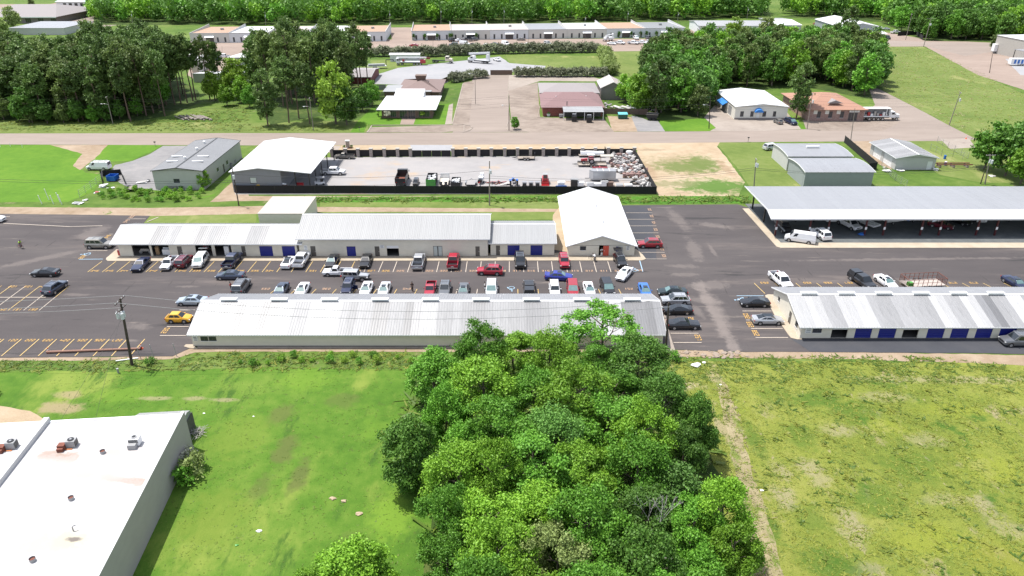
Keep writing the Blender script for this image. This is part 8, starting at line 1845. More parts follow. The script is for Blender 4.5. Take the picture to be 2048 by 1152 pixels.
pole('p4','tall pale utility pole in front of the middle of the gravel yard',979,411,979,322,.14,m_gpole,0,2)
pole('p5','utility pole with transformers right of the sandy lot',1508,373,1512,317,.13,m_gpole,1,2,aw=.5)
pole('p6','utility pole with crossarm and white transformer behind the carport, right',1970,368,1981,309,.14,m_gpole,1,2,aw=-1.1)
pole('p6b','short dark pole stub beside the transformer pole behind the carport',1961,368,1969,343,.12,m_pole,0,0)
pole('p7','thin leaning pole on the road edge in front of the brick office',1701,285,1710,216,.10,m_gpole,0,0)
pole('p8','utility pole with white transformer in front of the brick office',1614,258,1625,186,.13,m_gpole,1,1,aw=.5)
pole('p9','leaning utility pole on the open slope at the right',1898,251,1921,184,.13,m_gpole,1,1,aw=.5)
pole('p10','dark utility pole at the corner of the small lawn right of the wood',1418,257,1421,192,.13,m_pole,0,0,lamp=1)
pole('p11','slim dark pole at the corner of the side street',1018,261,1018,191,.11,m_pole,0,0,lamp=1)
pole('p12','street light pole in front of the upper left pine wood',226,248,213,193,.12,m_gpole,1,0,1,aw=.5)
pole('p13','street light pole left of the lime green tree',627,261,619,195,.12,m_gpole,1,0,1,aw=.5)
pole('p14','tall pole with wide crossarm at the far road, upper right',1847,93,1863,36,.16,m_gpole,1,2,aw=-2.0)
pole('p15','tall thin pole beside the car yard, upper right',1811,80,1824,27,.14,m_gpole,1,0,aw=.6)
pole('p16','short pole at the edge of the far right dirt lot',1979,146,1985,108,.12,m_pole,0,0)
pole('l1','single lamp post on the paved lot left of the side street',951,208,950,148,.09,m_gpole,0,0,2,name='lamp_post',cat='lamp post')
for i,(px,py,ty,l) in enumerate(((882,50,16,'pole behind the tan roofed unit at the left of the row'),(944,49,16,'pole behind the second business unit'),(1008,48,16,'pole behind the third business unit'),(780,54,22,'pole left of the gap between the unit rows'),(1255,46,22,'pole behind the unit with the brightest roof'),(1355,45,24,'pole behind the right end of the unit row'),(1494,38,14,'pole behind the long pale shed'),(532,60,24,'pole behind the left unit row above the pines'),(266,62,22,'pole above the left pine wood by the grey lot'),(1170,48,34,'short pale pole behind the middle units'))):
 pole('f%d' % i,'thin '+l,px,py,px+(px-1024)*.004,ty,.13,m_gpole,1,1,aw=.6)
for i,(px,py,ty,l) in enumerate(((866,98,76,'thin lamp post beside the lone red car'),(1057,94,60,'thin post before the pinkish units'),(1170,92,61,'thin post in front of the bright roofed unit'),(1281,84,59,'thin post among the white pickups'),(444,112,92,'sign post by the white pickup behind the pine trunks'))):
 pole('g%d' % i,l,px,py,px,ty,.07,m_gpole,0,0,name='thin_post',cat='post')
def wire(label,a,b_,sag=1.0,offs=((0,0),),m=None,r=.03):
 t = thing('overhead_wire',label,'wire',a)
 for ox,oz in offs:
  A = Vector((0,ox,oz)); B = Vector(b_)-Vector(a)+Vector((0,ox,oz)); L_ = (B-A).length; n = max(4,min(16,int(L_/8)))
  pts = [A.lerp(B,i/n)-Vector((0,0,sag*4*(i/n)*(1-i/n))) for i in range(n+1)]
  bb = MB(); bb.tube(pts,r,4); bb.build('cable',m or m_wire,t)
q = POLE; L1 = (-130,q['p1'][1]+2,q['p1'][2]-.2)
wire('pair of pale wires running left from the leaning transformer pole',q['p1'],L1,1.6,((-1.1,-.1),(1.1,-.1),(0,-1.4)),m_gwire)
wire('pale wires from the leaning transformer pole to the pole at the building end',q['p1'],q['p2'],2.2,((-1.1,-.1),(1.1,-.1)),m_gwire)
wire('guy wire from the leaning pole down to the grass',(q['p1'][0],q['p1'][1],q['p1'][2]-1.5),(*G(190,845),0.1),0,m=m_wire,r=.015)
wire('second guy wire from the leaning pole down to the grass',(q['p1'][0],q['p1'][1],q['p1'][2]-2.5),(*G(118,848),0.1),0,m=m_wire,r=.015)
z3 = q['p3'][2]*.62
wire('black cable from the left edge to the pole between workshop and slate shed',(q['p3'][0]+.3,q['p3'][1],z3),(-150,q['p3'][1]+4,z3+1),1.2,((0,0),(0,.5)))
wire('black cables across the front of the gravel yard, left half',(q['p3'][0]+.3,q['p3'][1],z3),(q['p4'][0],q['p4'][1],q['p4'][2]*.62),1.2,((0,0),(0,1.8)))
wire('black cables across the front of the gravel yard to the sandy lot',(q['p4'][0],q['p4'][1],q['p4'][2]*.62),(q['p5'][0],q['p5'][1],q['p5'][2]*.6),1.6,((0,0),(0,.5)))
wire('black cables running behind the carport to the right',(q['p5'][0],q['p5'][1],q['p5'][2]*.6),(q['p6'][0],q['p6'][1],q['p6'][2]*.55),1.4,((0,0),(0,.4)))
wire('wires leaving the carport transformer pole to the right edge',q['p6'],(q['p6'][0]+60,q['p6'][1],q['p6'][2]),1.0,((0,0),(0,-2.5)))
road = ['p12','p13','p11','p10','p8','p9']; a = (q['p12'][0]-110,q['p12'][1],q['p12'][2])
prev = a; nm_ = ['left edge and first','first and second','second and third','third and fourth','fourth and fifth','fifth and sixth']
for k,n_ in zip(road,nm_): wire('four roadside wires between the %s pole along the far road side' % n_ if k != 'p12' else 'four roadside wires from the left edge to the first street light',prev,q[k],1.2,((0,-.1),(.6,-.8),(-.3,-2.2),(0,-3.2)),r=.018); prev = q[k]
fk = ['f7','f3','f0','f1','f2','f9','f4','f5','f6']
for a_,b__ in zip(fk[:-1],fk[1:]): wire('thin far wire strung behind the business units',q[a_],q[b__],1.5,((0,0),),r=.025)
for o in [o for o in bpy.data.objects if o.get('label') == 'thin far wire strung behind the business units']: o['group'] = 'far wires behind the units'
# stub posts and stakes
def stake(name,label,cat,px,py,h,r=.05,m=None,dx=0.0,group=None):
 x,y = G(px,py); b = MB(); b.cyl((0,0,0),(dx,0,h),r,r,7); b.cyl((dx,0,h),(dx,0,h+.03),r*1.3,r*1.3,7); o = b.build(name,m or w_gpost); o.location = (x,y,0); return tag(o,label,cat,group)
for px,py,h,dx,l in ((282,718,1.9,0,'left'),(308,716,2.2,0,'middle'),(354,713,2.1,0,'right')): stake('pipe_post','%s one of three thin pale posts between car park and ditch' % l,'post',px,py,h,.045,w_gpost,dx-.15)
for px,py,h,dx,l in ((84,408,2.0,-.3,'first'),(98,400,2.6,-.3,'second'),(107,408,2.0,-.2,'third'),(120,404,2.2,-.3,'fourth'),(124,409,2.3,-.3,'fifth')): stake('pipe_post','%s from left of the leaning white pipes on the left lawn' % l,'post',px,py,h,.07,w_trim,dx)
for px,py,l in ((1,294,'leftmost'),(21,293,'middle'),(45,295,'rightmost')): stake('white_stake','%s white stake on the lawn edge by the far road' % l,'post',px,py,1.0,.05,w_trim)
def multi(name,label,cat,px,py,parts,rz=0,z=0.03,group=None,world=None):
 x,y = world or G(px,py); t = thing(name,label,cat,(x,y,z),rz,group)
 for nm,m,fn in parts: add(t,nm,m,fn)
 return t
a,c = Vector(G(94,707)),Vector(G(282,700)); d = c-a
multi('fallen_pole','long brown pole lying along the numbered stalls between two cones','pole',0,0,[('log',mat('brown_pole',(0.24,0.13,0.095),.8,var=.1),lambda b: b.cyl((0,0,.2),(d.x,d.y,.2),.19,.17,10)),('end_cap',m_blk,lambda b: b.cyl((d.x,d.y,.2),(d.x*1.004,d.y*1.004,.2),.22,.22,10))],world=(a.x,a.y),z=.05)
for px,py,z,l in ((98,706,.06,'orange cone with white band at the left end of the lying pole'),(283,698,.06,'orange cone with white band at the right end of the lying pole'),(1932,278,.04,'orange cone on the pale drive near the right edge')):
 multi('traffic_cone',l,'traffic cone',px,py,[('base',m_orange,lambda b: b.box(-.22,.22,-.22,.22,0,.04)),('cone',m_orange,lambda b: b.cyl((0,0,.04),(0,0,.85),.17,.04,10)),('reflective_band',w_trim,lambda b: b.cyl((0,0,.42),(0,0,.62),.115,.085,10))],z=z)
a,c = Vector(G(232,723)),Vector(G(277,717)); d2 = c-a
o = MB().cyl((0,0,.1),(d2.x,d2.y,.1),.09,.09,8).build('white_pipe',w_trim); o.location = (a.x,a.y,0); tag(o,'white pipe lying on the bank at the foot of the leaning pole','pipe')
stake('standpipe','short grey standpipe on the lawn below the leaning pole','pipe',237,746,.7,.13,w_grey)
# monument, mailboxes, hydrant
multi('stone_monument','stone pillar with white cap in a mulch bed by the far road','monument',696,296,[('pillar',w_stone,lambda b: b.box(-.45,.45,-.3,.3,0,1.9)),('cap',w_trim,lambda b: b.box(-.6,.6,-.42,.42,1.902,2.15)),('mulch_bed',mat('red_mulch',(0.16,0.05,0.03),.9,var=.3),lambda b: b.ball((0,0,0),1.6,.9,.12,12,4))])
for sx,l in ((-1.0,'left'),(1.0,'right')): x,y = G(696,296); tree('bush1','bush','small dark bush at the %s of the stone monument' % l,'bush',x+sx,y-.1,.42,l_dark)
for px,py,l in ((311,293,'beside the workshop lawn'),(719,263,'in front of the blossoming tree lawn'),(1496,284,'on the verge right of the sandy lot')):
 multi('mailbox','black mailbox on a post '+l,'mailbox',px,py,[('post',m_gpole,lambda b: b.cyl((0,0,0),(0,0,1.1),.06,.06,6)),('box',m_blk,lambda b: b.obox((0,0,1.25),(.5,.25,.25)))])
m_log = mat('weathered_log',(0.25,0.22,0.20),.9,var=.2)
# log pile by the pine wood
t = thing('log_pile','stack of grey logs lying in the grass before the lone pines','log pile',(*G(395,238),0)); rg = random.Random(4)
for i in range(17):
 x = -4.8+.55*i+rg.uniform(-.15,.15); L_ = rg.uniform(4,6); z = .18+.18*(i % 3)
 add(t,'log',m_log if i % 2 else m_gpole,lambda b: b.cyl((x+1.5,-1.9+rg.uniform(-.6,.6),z),(x-3.0+rg.uniform(-.5,.5),L_*.6,z+.1),.22,.17,7))
# drums, beams, skip, rubble on the left and right
for px,py,l,m in ((1889,318,'blue drum standing farther back by the wire posts',m_bluep),(1890,331,'blue drum in front of the rusty beams',m_bluep)):
 multi('drum',l,'drum',px,py,[('barrel',m,lambda b: b.cyl((0,0,0),(0,0,.95),.32,.32,12)),('lid',w_trim if py > 320 else m,lambda b: b.cyl((0,0,.952),(0,0,1.0),.3,.3,12))])
multi('steel_beams','two long rusty beams on trestles right of the pale shed','beams',1904,334,[('beam',m_rust,lambda b: b.box(-4.5,4.6,-.9,-.65,.7,.95)),('beam',m_rust,lambda b: b.box(-4.5,4.6,.5,.75,.7,.95))]+[('trestle',m_gpole,(lambda u: lambda b: b.box(u-.08,u+.08,-1.1,1.0,0,.69))(u)) for u in (-3.5,0,3.5)])
t = skip_bin('dumpster','blue dumpster with open top inside the black mesh enclosure','dumpster',227,361,2.2,1.9,1.4,m_bluep,None,90)
t = skip_bin('dumpster','dark green dumpster with turquoise lid right of the white carport','dumpster',1245,237,2.8,2.0,1.5,mat('dark_green_paint',(0.01,0.09,0.065),.4),None,0); add(t,'lid',mat('turquoise_lid',(0.12,0.42,0.46),.4),lambda b: b.obox((0,0,1.6),(3.0,2.2,.1),0,0,0,.12))
multi('dump_trailer','black dump trailer at the end of the brown screen fence','trailer',1304,240,[('bed',m_blk,lambda b: b.add([(-1.6,-.9,.8),(1.6,-.9,.8),(1.6,.9,.8),(-1.6,.9,.8),(-1.9,-1.15,1.9),(1.9,-1.15,1.9),(1.9,1.15,1.9),(-1.9,1.15,1.9)],[(0,3,2,1),(0,1,5,4),(1,2,6,5),(2,3,7,6),(3,0,4,7)])),('rim_board',m_gpole,lambda b: (b.box(-1.95,1.95,-1.25,-1.15,1.9,2.0),b.box(-1.95,1.95,1.15,1.25,1.9,2.0))),('chassis',m_blk,lambda b: b.box(-1.5,1.5,-.6,.6,.4,.8)),('wheel',m_tire,lambda b: b.cyl((-.5,-1.1,.4),(-.5,1.1,.4),.4,.4,12)),('wheel',m_tire,lambda b: b.cyl((.6,-1.1,.4),(.6,1.1,.4),.4,.4,12))],rz=-.3)
for px,py,l,s in ((1148,243,'left covered black machine in front of the white carport',1.0),(1178,245,'right black machine with grey top in front of the white carport',1.1)):
 multi('covered_machine',l,'machine',px,py,[('body',m_blk,lambda b: b.box(-.75*s,.75*s,-.8,.8,0,1.7)),('hood',m_blk,lambda b: b.add([(-.75*s,-.8,1.702),(.75*s,-.8,1.702),(.75*s,.8,1.702),(-.75*s,.8,1.702),(-.6*s,-.5,2.3),(.6*s,-.3,2.3),(.6*s,.6,2.3),(-.6*s,.6,2.3)],[(4,5,6,7),(0,1,5,4),(1,2,6,5),(2,3,7,6),(3,0,4,7)])),('top_panel',w_dsid,lambda b: b.box(-.55*s,.55*s,-.3,.55,2.302,2.36))])
multi('planter','white pot with dark plant at the red brick wall','planter',1097,232,[('pot',w_trim,lambda b: b.cyl((0,0,0),(0,0,.8),.6,.8,10)),('plant',l_dark,lambda b: b.ball((0,0,1.1),.6,.6,.5,8,5,0,.3))])
multi('bench_box','grey box standing left of the white carport post','box',1122,236,[('box',w_grey,lambda b: b.box(-.6,.6,-.4,.4,.3,1.2)),('stand',m_blk,lambda b: b.box(-.5,.5,-.3,.3,0,.298))])
m_stn = mat('grey_landscape_stone',(0.30,0.285,0.28),.9,var=.25,scale=3); m_stw = mat('pale_stone',(0.46,0.44,0.42),.9,var=.15,scale=3); m_pal_ = mat('pallet_wood',(0.34,0.24,0.15),.9,var=.2)
m_stp = mat('reddish_stone',(0.28,0.18,0.16),.9,var=.25)
# bundles of stone on pallets
PM = []
for k in range(5):
 rg = random.Random(50+k); b = MB()
 for i in range(9): b.obox((rg.uniform(-.35,.35),rg.uniform(-.35,.35),.28+rg.uniform(0,.45)),(rg.uniform(.3,.7),rg.uniform(.3,.6),rg.uniform(.1,.3)),rg.uniform(0,3),0,rg.uniform(-.25,.25),rg.uniform(-.2,.2))
 PM.append(b.mesh('stones',m_stn))
b = MB(); [b.box(-.55,.55,-.5+.22*i,-.36+.22*i,.1,.14) for i in range(5)]; [b.box(u-.05,u+.05,-.5,.5,0,.099) for u in (-.45,0,.45)]; PAL = b.mesh('pallet',m_pal_)
rg = random.Random(21)
pp = fill([(1216,311),(1262,310),(1297,350),(1305,372),(1282,372),(1240,352),(1222,330)],1.75,rg,.22)
for (x,y) in pp:
 t = thing('stone_pallet','pallet of loose grey stone in the crowded right corner of the gravel yard','pallet',(x,y,.03),rg.uniform(-.2,.2),'stone pallets in the corner of the gravel yard'); link('pallet',PAL,t); o = link('stones',PM[rg.randrange(5)],t); o.scale = (1.15,1.15,rg.uniform(.8,1.6)); o.material_slots[0].link = 'OBJECT'; o.material_slots[0].material = rg.choice((m_stn,m_stn,m_stw,m_stp,m_stw))
multi('water_tank','round white tank at the rear right corner of the gravel yard','tank',1258,312,[('tank',w_trim,lambda b: b.cyl((0,0,0),(0,0,1.3),.9,.9,16)),('top',w_trim,lambda b: b.cyl((0,0,1.3),(0,0,1.5),.9,.3,16))])
multi('white_sack','bulging white sack before the stone pallets','sack',1242,346,[('sack',w_trim,lambda b: b.ball((0,0,.5),.75,.65,.55,10,6,0,.08)),('neck',w_trim,lambda b: b.cyl((0,0,.95),(0,0,1.3),.2,.3,8))])
multi('white_sack','smaller white sack left of the bulging one','sack',1230,341,[('sack',m_stw,lambda b: b.ball((0,0,.4),.6,.5,.42,10,6,0,.1)),('neck',m_stw,lambda b: b.cyl((0,0,.75),(0,0,1.0),.15,.25,8))])
b = MB(); k = 18; R1 = .95
for i in range(k):
 a0,a1 = 2*math.pi*i/k,2*math.pi*(i+1)/k; b.cyl((R1*math.cos(a0),R1*math.sin(a0),.2),(R1*math.cos(a1),R1*math.sin(a1),.2),.2,.2,7,caps=False)
o = b.build('rubber_ring',m_tire); o.location = (*G(1269,367),.03); tag(o,'big black rubber ring lying flat in the right corner of the yard','tyre')
multi('orange_crate','orange timber crate against the right fence of the yard','crate',1290,358,[('base',mat('orange_timber',(0.40,0.14,0.05),.8),lambda b: b.box(-1.1,1.1,-.8,.8,.1,.2))]+[('slat',MATS['orange_timber'],(lambda i: lambda b: b.obox((-.9+.45*i,0,.5),(.1,1.5,.08),0,0,.5))(i)) for i in range(5)])
W3 = [('white board stack',1166,w_trim),('pale bath tub shape',1180,w_trim),('white cabinet lying down',1196,w_trim),('dark crate',1208,w_brown),('white slab pile',1226,w_trim),('white slab pile',1240,w_trim),('white slab pile',1254,w_trim)]
for i,(l,px,m) in enumerate((('stack of white boards on a blue frame along the front fence, right of the loader',1122,w_trim),('black and white generator along the front fence behind the white gable',1148,m_blk),('tangle of white metal chairs beside the generator',1160,w_trim),('white crate with sloping lid left of the slabs',1180,w_trim),('low white cabinet lying on its back',1194,w_trim),('upright white appliance between low ones',1208,w_trim),('dark wooden crate right of the upright appliance',1219,w_brown),('low pile of white slabs left of the heap of pipes',1238,w_trim),('another low pile of white slabs near the corner',1256,w_trim))):
 rg = random.Random(i); hh = (1.0,1.6,.9,.7,.6,1.1,.9,.35,.35)[i]
 multi('yard_item',l,'yard junk',px,372,[('block',m,lambda b: b.box(-.8,.8,-.6,.6,.1,hh)),('top_board',w_grey if i % 2 else m,lambda b: b.obox((.1,0,hh+.06),(1.7,1.1,.08),rg.uniform(-.2,.2)))]+([('rod',m_steel,(lambda j: lambda b: b.cyl((-.8+.25*j,-.5,hh),(-.6+.25*j,.4,hh+.8),.03,.03,5))(j)) for j in range(6)] if i in (1,2) else []) + ([('blue_frame',m_bluep,lambda b: b.box(-1.3,1.3,-1.0,-.9,.05,.4))] if i == 0 else []))
multi('pipe_heap','heap of bent grey pipes and posts in the front right corner of the yard','pipes',1290,371,[('pipe',(m_steel,w_grey,w_trim)[i % 3],(lambda i: lambda b: b.tube([(-1.5+.35*i,-1,.1),(-.9+.33*i,.3,.5+.1*(i % 3)),(.2+.2*i,1.6,.3)],.1,6))(i)) for i in range(8)])
for i,(px,l) in enumerate(((1049,'rusty frame with dark boxes left of the loader'),(1062,'second dark boxed frame close to the loader'),(1075,'low black pallet beside the loader'))):
 multi('yard_item',l,'yard junk',px,372,[('frame',m_steel,lambda b: (b.box(-.6,-.55,-.4,.4,0,1.0),b.box(.55,.6,-.4,.4,0,1.0),b.box(-.6,.6,-.4,.4,1.0,1.05))),('box',m_blk,lambda b: b.box(-.45,.45,-.35,.35,.1,.7))])
multi('scrap_heap','low heap of rusty red scrap between white machine and blue tractor','scrap',993,367,[('bar',(m_rust,m_redp,m_blk)[i % 3],(lambda i: lambda b: b.obox((-1.8+.35*i,.4*math.sin(i*2),.15+.1*(i % 3)),(1.8,.18,.14),i*.7,0,.1))(i)) for i in range(11)])
multi('white_slabs','pale slabs lying beside the rusty scrap','slabs',1010,370,[('slab',m_stw,(lambda i: lambda b: b.obox((-.5+.4*i,.1*i,.1+.1*i),(1.2,.8,.1),i*.5))(i)) for i in range(4)])
# in and around the open shed
multi('yellow_machine','yellow rounded machine behind the front fence by the slate shed','machine',527,384,[('hood',m_yelp,lambda b: (b.box(-1.2,1.0,-.7,.7,.5,1.3),b.cyl((-.9,-.7,1.3),(-.9,.7,1.3),.6,.6,12))),('fender',m_yelp,lambda b: b.box(-.2,1.2,-.9,.9,1.3,1.5)),('wheel',m_tire,lambda b: b.cyl((-.8,-.9,.5),(-.8,.9,.5),.5,.5,12)),('wheel',m_tire,lambda b: b.cyl((.8,-.9,.4),(.8,.9,.4),.4,.4,12))])
for i,(px,m,l) in enumerate(((539,m_bluep,'blue and white bags stacked left on the rack before the slate shed'),(552,mat('violet_sack',(0.16,0.17,0.45),.6),'violet bags stacked in the middle of the rack before the slate shed'),(566,w_trim,'white bags stacked right on the rack before the slate shed'))):
 x,y = G(px,383); t = thing('bag_stack',l,'bags',(x,y,1.5)); rg = random.Random(i)
 for j in range(5): add(t,'bag',m if j % 3 else w_trim,lambda b: b.ball((-.6+.3*j+rg.uniform(-.1,.1),rg.uniform(-.2,.2),.25+.18*(j % 2)),.42,.35,.22,8,5,0,.12))
multi('rack','dark steel rack with reddish shelf carrying the bags','rack',553,384,[('shelf',m_rust,lambda b: b.box(-2.6,2.6,-.4,.4,1.42,1.5)),('shelf',m_redp,lambda b: b.box(-2.6,2.6,-.4,.4,.7,.78))]+[('upright',m_blk,(lambda u: lambda b: b.box(u-.05,u+.05,-.4,.4,0,1.41))(u)) for u in (-2.5,0,2.5)])
multi('red_crate','bright red flat crate at the fence below the open shed','crate',602,382,[('crate',m_redp,lambda b: b.box(-.8,.8,-.3,.3,1.0,1.95)),('stand',m_blk,lambda b: b.box(-.7,.7,-.25,.25,0,.998))])
multi('golf_cart','small white vehicle with grey canopy beside the shed, near the front fence','cart',641,370,[('body',w_trim,lambda b: b.box(-1.3,1.0,-.6,.6,.3,.9)),('seat',m_blk,lambda b: b.box(.1,.8,-.55,.55,.9,1.3)),('canopy',w_blgrey,lambda b: b.obox((.1,0,1.9),(2.0,1.3,.06),0,0,.08)),('post',m_blk,lambda b: (b.cyl((-.8,-.5,.9),(-.8,-.5,1.9),.03,.03,5),b.cyl((-.8,.5,.9),(-.8,.5,1.9),.03,.03,5),b.cyl((.95,-.5,.9),(.95,-.5,1.85),.03,.03,5),b.cyl((.95,.5,.9),(.95,.5,1.85),.03,.03,5))),('wheel',m_tire,lambda b: b.cyl((-.9,-.62,.28),(-.9,.62,.28),.28,.28,10)),('wheel',m_tire,lambda b: b.cyl((.7,-.62,.28),(.7,.62,.28),.28,.28,10))],rz=.3)
for i,(px,py,l) in enumerate(((462,330,'rear grey cooling unit at the right wall of the workshop'),(468,322,'front grey cooling unit at the right wall of the workshop'))):
 multi('cooling_unit',l,'air conditioner',px,py+5,[('casing',w_grey,lambda b: b.box(-.5,.5,-.5,.5,0,1.0)),('fan_guard',m_blk,lambda b: b.cyl((0,0,1.002),(0,0,1.05),.35,.35,10))])
multi('ladder','dark ladder lying against the front wall of the workshop','ladder',348,379,[('rail',m_blk,lambda b: b.box(-1.9,1.9,-.05,.0,.15,.22)),('rail',m_blk,lambda b: b.box(-1.9,1.9,-.05,.0,.65,.72))]+[('rung',m_blk,(lambda u: lambda b: b.box(u-.03,u+.03,-.04,-.01,.22,.65))(-1.8+.3*i)) for i in range(13)])
multi('tyre','small black wheel leaning at the workshop door','tyre',381,380,[('tyre',m_tire,lambda b: b.cyl((0,0,.35),(0,.18,.38),.35,.35,12)),('rim',m_rim,lambda b: b.cyl((0,-.01,.35),(0,.19,.38),.18,.18,10))])
for i,(px,py,l,m,w,h) in enumerate(((208,374,'tilted stack of pale boards by the mesh enclosure',w_trim,1.4,.7),(222,377,'white folded sheet on the grass right of the pale boards',w_trim,1.2,.12),(193,387,'red and white cartons on the grass below the enclosure',m_redp,1.1,.35),(155,407,'grey sheet metal lying at the lane edge',w_grey,1.9,.1),(172,401,'pale rubble beside the grey sheet metal',m_stw,.8,.2),(284,366,'pile of pale boards and rubble before the gravel drive',m_stw,1.9,.35),(297,364,'dark junk beside the pile of pale boards',m_blk,.7,.5),(1807,364,'pale planks lying before the pale shed, left',w_trim,1.9,.3),(1838,366,'pale planks lying before the pale shed, right',w_trim,1.2,.3),(1871,341,'white rubble at the right corner of the pale shed',w_trim,1.2,.6),(1770,337,'small yellow box at the foot of the wire fence',m_card,.6,.4),(1984,353,'pale sheet lying under the big tree at right',m_stw,1.2,.2))):
 rg = random.Random(i+90); x,y = G(px,py)
 if 1800 < px < 1850: y = 176.6
 multi('discarded_boards',l,'rubble',px,py,[('board',m if j % 2 else w_trim,(lambda j: lambda b: b.obox((rg.uniform(-.3,.3)*w,rg.uniform(-.3,.3),.06+h*j/4),(w*rg.uniform(.7,1.1),w*.55,.08),rg.uniform(-.5,.5),0,rg.uniform(-.15,.15)))(j)) for j in range(4)],world=(x,y))
# rubble yard behind the brown screen fence
def heap(label,px,py,n,m,sx,sy,h,long=False,seed=0,ang=0.0):
 rg = random.Random(seed); t = thing('rubble_heap',label,'rubble',(*G(px,py),0.02)); 
 for i in range(n):
  mm_ = m[i % len(m)]; L_ = rg.uniform(2.5,4.5) if long else rg.uniform(.5,1.4)
  add(t,'sheet' if long else 'chunk',mm_,lambda b: b.obox((rg.uniform(-sx,sx),rg.uniform(-sy,sy),rg.uniform(.1,h)),(L_*(.25 if long else 1),L_ if long else L_*.7,rg.uniform(.06,.3)),ang+rg.uniform(-.15,.15) if long else rg.uniform(0,3),rg.uniform(-.2,.2),rg.uniform(-.2,.2)))
heap('tangled heap of grey wire and rubble beside the maroon roof',1212,213,16,(m_stn,w_grey,m_dead),2.4,4,1.4,seed=1)
heap('stack of long pale sheets leaning in the rubble yard',1253,222,12,(w_grey,m_stw,w_dsid),3.5,3,1.2,True,2,.6)
heap('white broken slabs behind the brown screen fence, left',1215,226,12,(w_trim,m_stw),3,1.5,.8,seed=3)
heap('white broken slabs behind the brown screen fence, right',1277,216,14,(w_trim,m_stw,m_stn),4,3,.9,seed=4)
heap('grey tangled scrap at the right end of the brown screen fence',1296,222,14,(m_stn,m_dead),2.5,3,1.2,seed=5)
m_bst = mat('tan_broken_paving',(0.25,0.20,0.16),.9,var=.2); m_ant = mat('anthill_soil',(0.36,0.28,0.19),.95,var=.15)
# rubble edge below the right car park
rg = random.Random(31)
for i in range(46):
 px = 1345+rg.uniform(0,150); x,y = G(px,rg.uniform(703,716)); b = MB(); s = rg.uniform(.18,.55); b.ball((0,0,s*.12),s,s*rg.uniform(.6,1),s*.28,7,4,0,.28,rg)
 o = b.build('broken_concrete',m_bst if i % 3 else g_dirt); o.location = (x,y,0.02); o.rotation_euler = (0,0,rg.uniform(0,3)); tag(o,'chunk of broken paving on the bank below the right car park lane','rubble','broken paving chunks on the bank')
for px,py,s,l,m in ((1392,732,.7,'white plastic sheeting on the bank weeds',w_trim),(1408,726,.3,'small white bag on the bank weeds',w_trim),(1518,1062,.01,'',w_trim),(518,1063,.28,'grey-white paper scrap lying on the big lawn',w_trim),(473,1091,.18,'green bottle lying on the big lawn',m_grn),(408,827,.15,'white scrap near the top of the big lawn, left',w_trim),(507,833,.12,'white scrap near the top of the big lawn, right',w_trim),(1523,981,.22,'white scrap beside the dry track',w_trim),(1441,770,.2,'white scrap at the top of the dry track',w_trim),(666,998,.35,'left pale anthill in the big lawn',m_ant),(687,1003,.33,'middle pale anthill in the big lawn',m_ant),(718,1028,.38,'right pale anthill in the big lawn',m_ant)):
 if s < .05: continue
 x,y = G(px,py); b = MB(); b.ball((0,0,s*.2),s,s*.7,s*.3,8,4,0,.35,random.Random(int(px))); o = b.build('litter' if s < .33 and m is not m_ant else ('anthill' if m is m_ant else 'plastic_sheet'),m); o.location = (x,y,.02); tag(o,l,'anthill' if m is m_ant else 'litter')
# ---------------- people
m_skin = mat('dark_skin',(0.13,0.07,0.045),.6); m_skin2 = mat('tan_skin',(0.36,0.21,0.15),.6); m_hair = mat('black_hair',(0.01,0.009,0.008),.7)
CL = dict(white=w_trim,black=m_blk,red=mat('red_shirt',(0.42,0.03,0.03),.8),hivis=mat('hi_vis_vest',(0.42,0.75,0.05),.7),navy=mat('navy_jeans',(0.02,0.03,0.07),.8),grey=mat('grey_trousers',(0.10,0.10,0.11),.8),khaki=mat('khaki_trousers',(0.26,0.22,0.16),.8))
def skin_obj(name,pts,edges,radii,m,parent,root=0):
 me = bpy.data.meshes.new(name); me.from_pydata(pts,edges,[]); me.materials.append(m); o = bpy.data.objects.new(name,me); COL.objects.link(o); o.parent = parent
 md = o.modifiers.new('skin','SKIN'); sv = me.skin_vertices[0].data
 for i,r in enumerate(radii): sv[i].radius = (r,r) if not isinstance(r,tuple) else r; sv[i].use_root = (i == root)
 s = o.modifiers.new('sub','SUBSURF'); s.levels = 1; s.render_levels = 1; return o
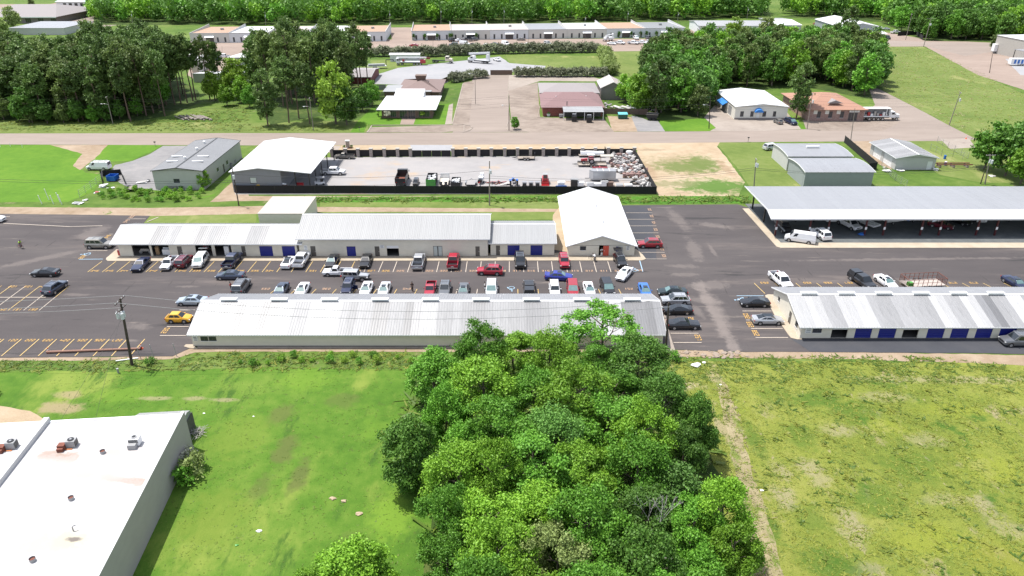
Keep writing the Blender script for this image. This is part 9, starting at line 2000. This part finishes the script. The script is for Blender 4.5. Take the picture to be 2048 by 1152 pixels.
def person(label,px,py,heading,pose,shirt,trousers,skin=m_skin,world=None,z=0.06):
 x,y = world or G(px,py); t = thing('person',label,'person',(x,y,z),R(heading)); b_ = pose.get('bend',0); si,co = math.sin(b_),math.cos(b_); hz = pose.get('hip',.93)
 tp = lambda u,v,w: (u*co+w*si,v,hz+w*co-u*si)    # torso frame; person faces +x
 la,ra = pose.get('arms',((.12,.28,.0),(.12,-.28,.0))); lf,rf = pose.get('feet',((.05,.11,0),(-.05,-.11,0))); kn = pose.get('knee',.06)
 body = [(0,0,hz),tp(0,0,.25),tp(0,0,.50),tp(.01,0,.60),tp(.03,0,.70),tp(.02,0,.80),tp(0,.19,.49),tp(.02,.25,.22),tp(.1+la[0],la[1],la[2]),tp(0,-.19,.49),tp(.02,-.25,.22),tp(.1+ra[0],ra[1],ra[2]),
   (.02+kn,.11,hz*.52+lf[2]*.5),(lf[0],lf[1],.07+lf[2]),(lf[0]+.15,lf[1],.04+lf[2]),(.02+kn,-.11,hz*.52+rf[2]*.5),(rf[0],rf[1],.07+rf[2]),(rf[0]+.15,rf[1],.04+rf[2])]
 ed = [(0,1),(1,2),(2,3),(3,4),(4,5),(2,6),(6,7),(7,8),(2,9),(9,10),(10,11),(0,12),(12,13),(13,14),(0,15),(15,16),(16,17)]
 rd = [.13,.125,.13,.06,.10,.085,.07,.05,.035,.07,.05,.035,.075,.045,.04,.075,.045,.04]
 skin_obj('body',body,ed,rd,skin,t)
 skin_obj('shirt',[body[i] for i in (1,2,6,7,9,10)]+[tp(0,0,.05)],[(0,1),(1,2),(2,3),(1,4),(4,5),(0,6)],[.15,.155,.09,.07,.09,.07,.145],CL[shirt],t)
 skin_obj('trousers',[(0,0,hz),body[12],body[13],body[15],body[16]],[(0,1),(1,2),(0,3),(3,4)],[.15,.095,.07,.095,.07],CL[trousers],t)
 h = tp(.0,0,.83); add(t,'hair',m_hair,lambda b: b.ball((h[0]-.02,h[1],h[2]),.105,.1,.09,8,5)); return t
cyc = person('cyclist in bright yellow-green vest riding across the left of the lot',42,497,-20,dict(bend=.55,hip=1.0,arms=((.45,.2,.25),(.45,-.2,.25)),feet=((.12,.12,.25),(.0,-.12,.1)),knee=.32),'hivis','grey')
x,y = G(42,497)
def bike(label,x,y,rz,m=m_redp,lean=0):
 t = thing('bicycle',label,'bicycle',(x,y,.05),rz); t.rotation_euler = (lean,0,rz)
 for u in (-.52,.52):
  b = MB(); k = 14
  for i in range(k): a0,a1 = 2*math.pi*i/k,2*math.pi*(i+1)/k; b.cyl((u+.33*math.cos(a0),0,.34+.33*math.sin(a0)),(u+.33*math.cos(a1),0,.34+.33*math.sin(a1)),.022,.022,5,caps=False)
  for i in range(6): a0 = math.pi*i/6*2; b.cyl((u,0,.34),(u+.32*math.cos(a0),0,.34+.32*math.sin(a0)),.006,.006,3)
  b.build('wheel',m_tire,t)
 add(t,'frame',m,lambda b: [b.cyl(p,q_,.022,.022,6) for p,q_ in (((-.52,0,.34),(-.12,0,.32)),((-.12,0,.32),(-.2,0,.88)),((-.52,0,.34),(-.18,0,.78)),((-.18,0,.78),(.38,0,.82)),((-.12,0,.32),(.38,0,.78)),((.52,0,.34),(.36,0,.95)))])
 add(t,'handlebar',m_blk,lambda b: b.cyl((.38,-.28,.98),(.38,.28,.98),.018,.018,6)); add(t,'saddle',m_blk,lambda b: b.obox((-.22,0,.92),(.25,.13,.05))); return t
bike('red bicycle under the cyclist in the yellow-green vest',x,y,R(-20))
bike('bicycle propped on the walk before the gabled building, white bag on it',*G(1185,521),R(150),m_blk,.1)
person('person in white shirt bending over the bicycle before the gabled building',1190,524,130,dict(bend=.9,arms=((.35,.2,.2),(.35,-.2,.2))),'white','grey',z=.1)
person('person in white standing in the open red door',0,0,-60,{},'white','white',world=(gf(1203),123.9),z=.16)
person('person in red standing at the side of the dark grey wagon',463,583,0,dict(arms=((.4,.15,.3),(.4,-.15,.3))),'red','grey')
person('person in black leaning into the navy wagon behind the long roof',705,580,180,dict(bend=.4,arms=((.4,.15,.2),(.4,-.15,.2))),'black','grey')
person('person in black walking alone behind the long roof near number 240',825,583,-90,dict(feet=((.25,.1,0),(-.2,-.1,0))),'black','black')
person('person in white top at the door of the silver minivan behind the roof',970,583,0,dict(arms=((.4,.15,.3),(.4,-.15,.3))),'white','navy')
person('person in black shirt and shorts in front of the black fastback',1325,637,90,dict(arms=((.3,.2,.2),(.3,-.2,.2))),'black','black',m_skin2)
person('person holding white object beside the black fastback, half behind the pole',1313,632,60,{},'white','grey',m_skin2)
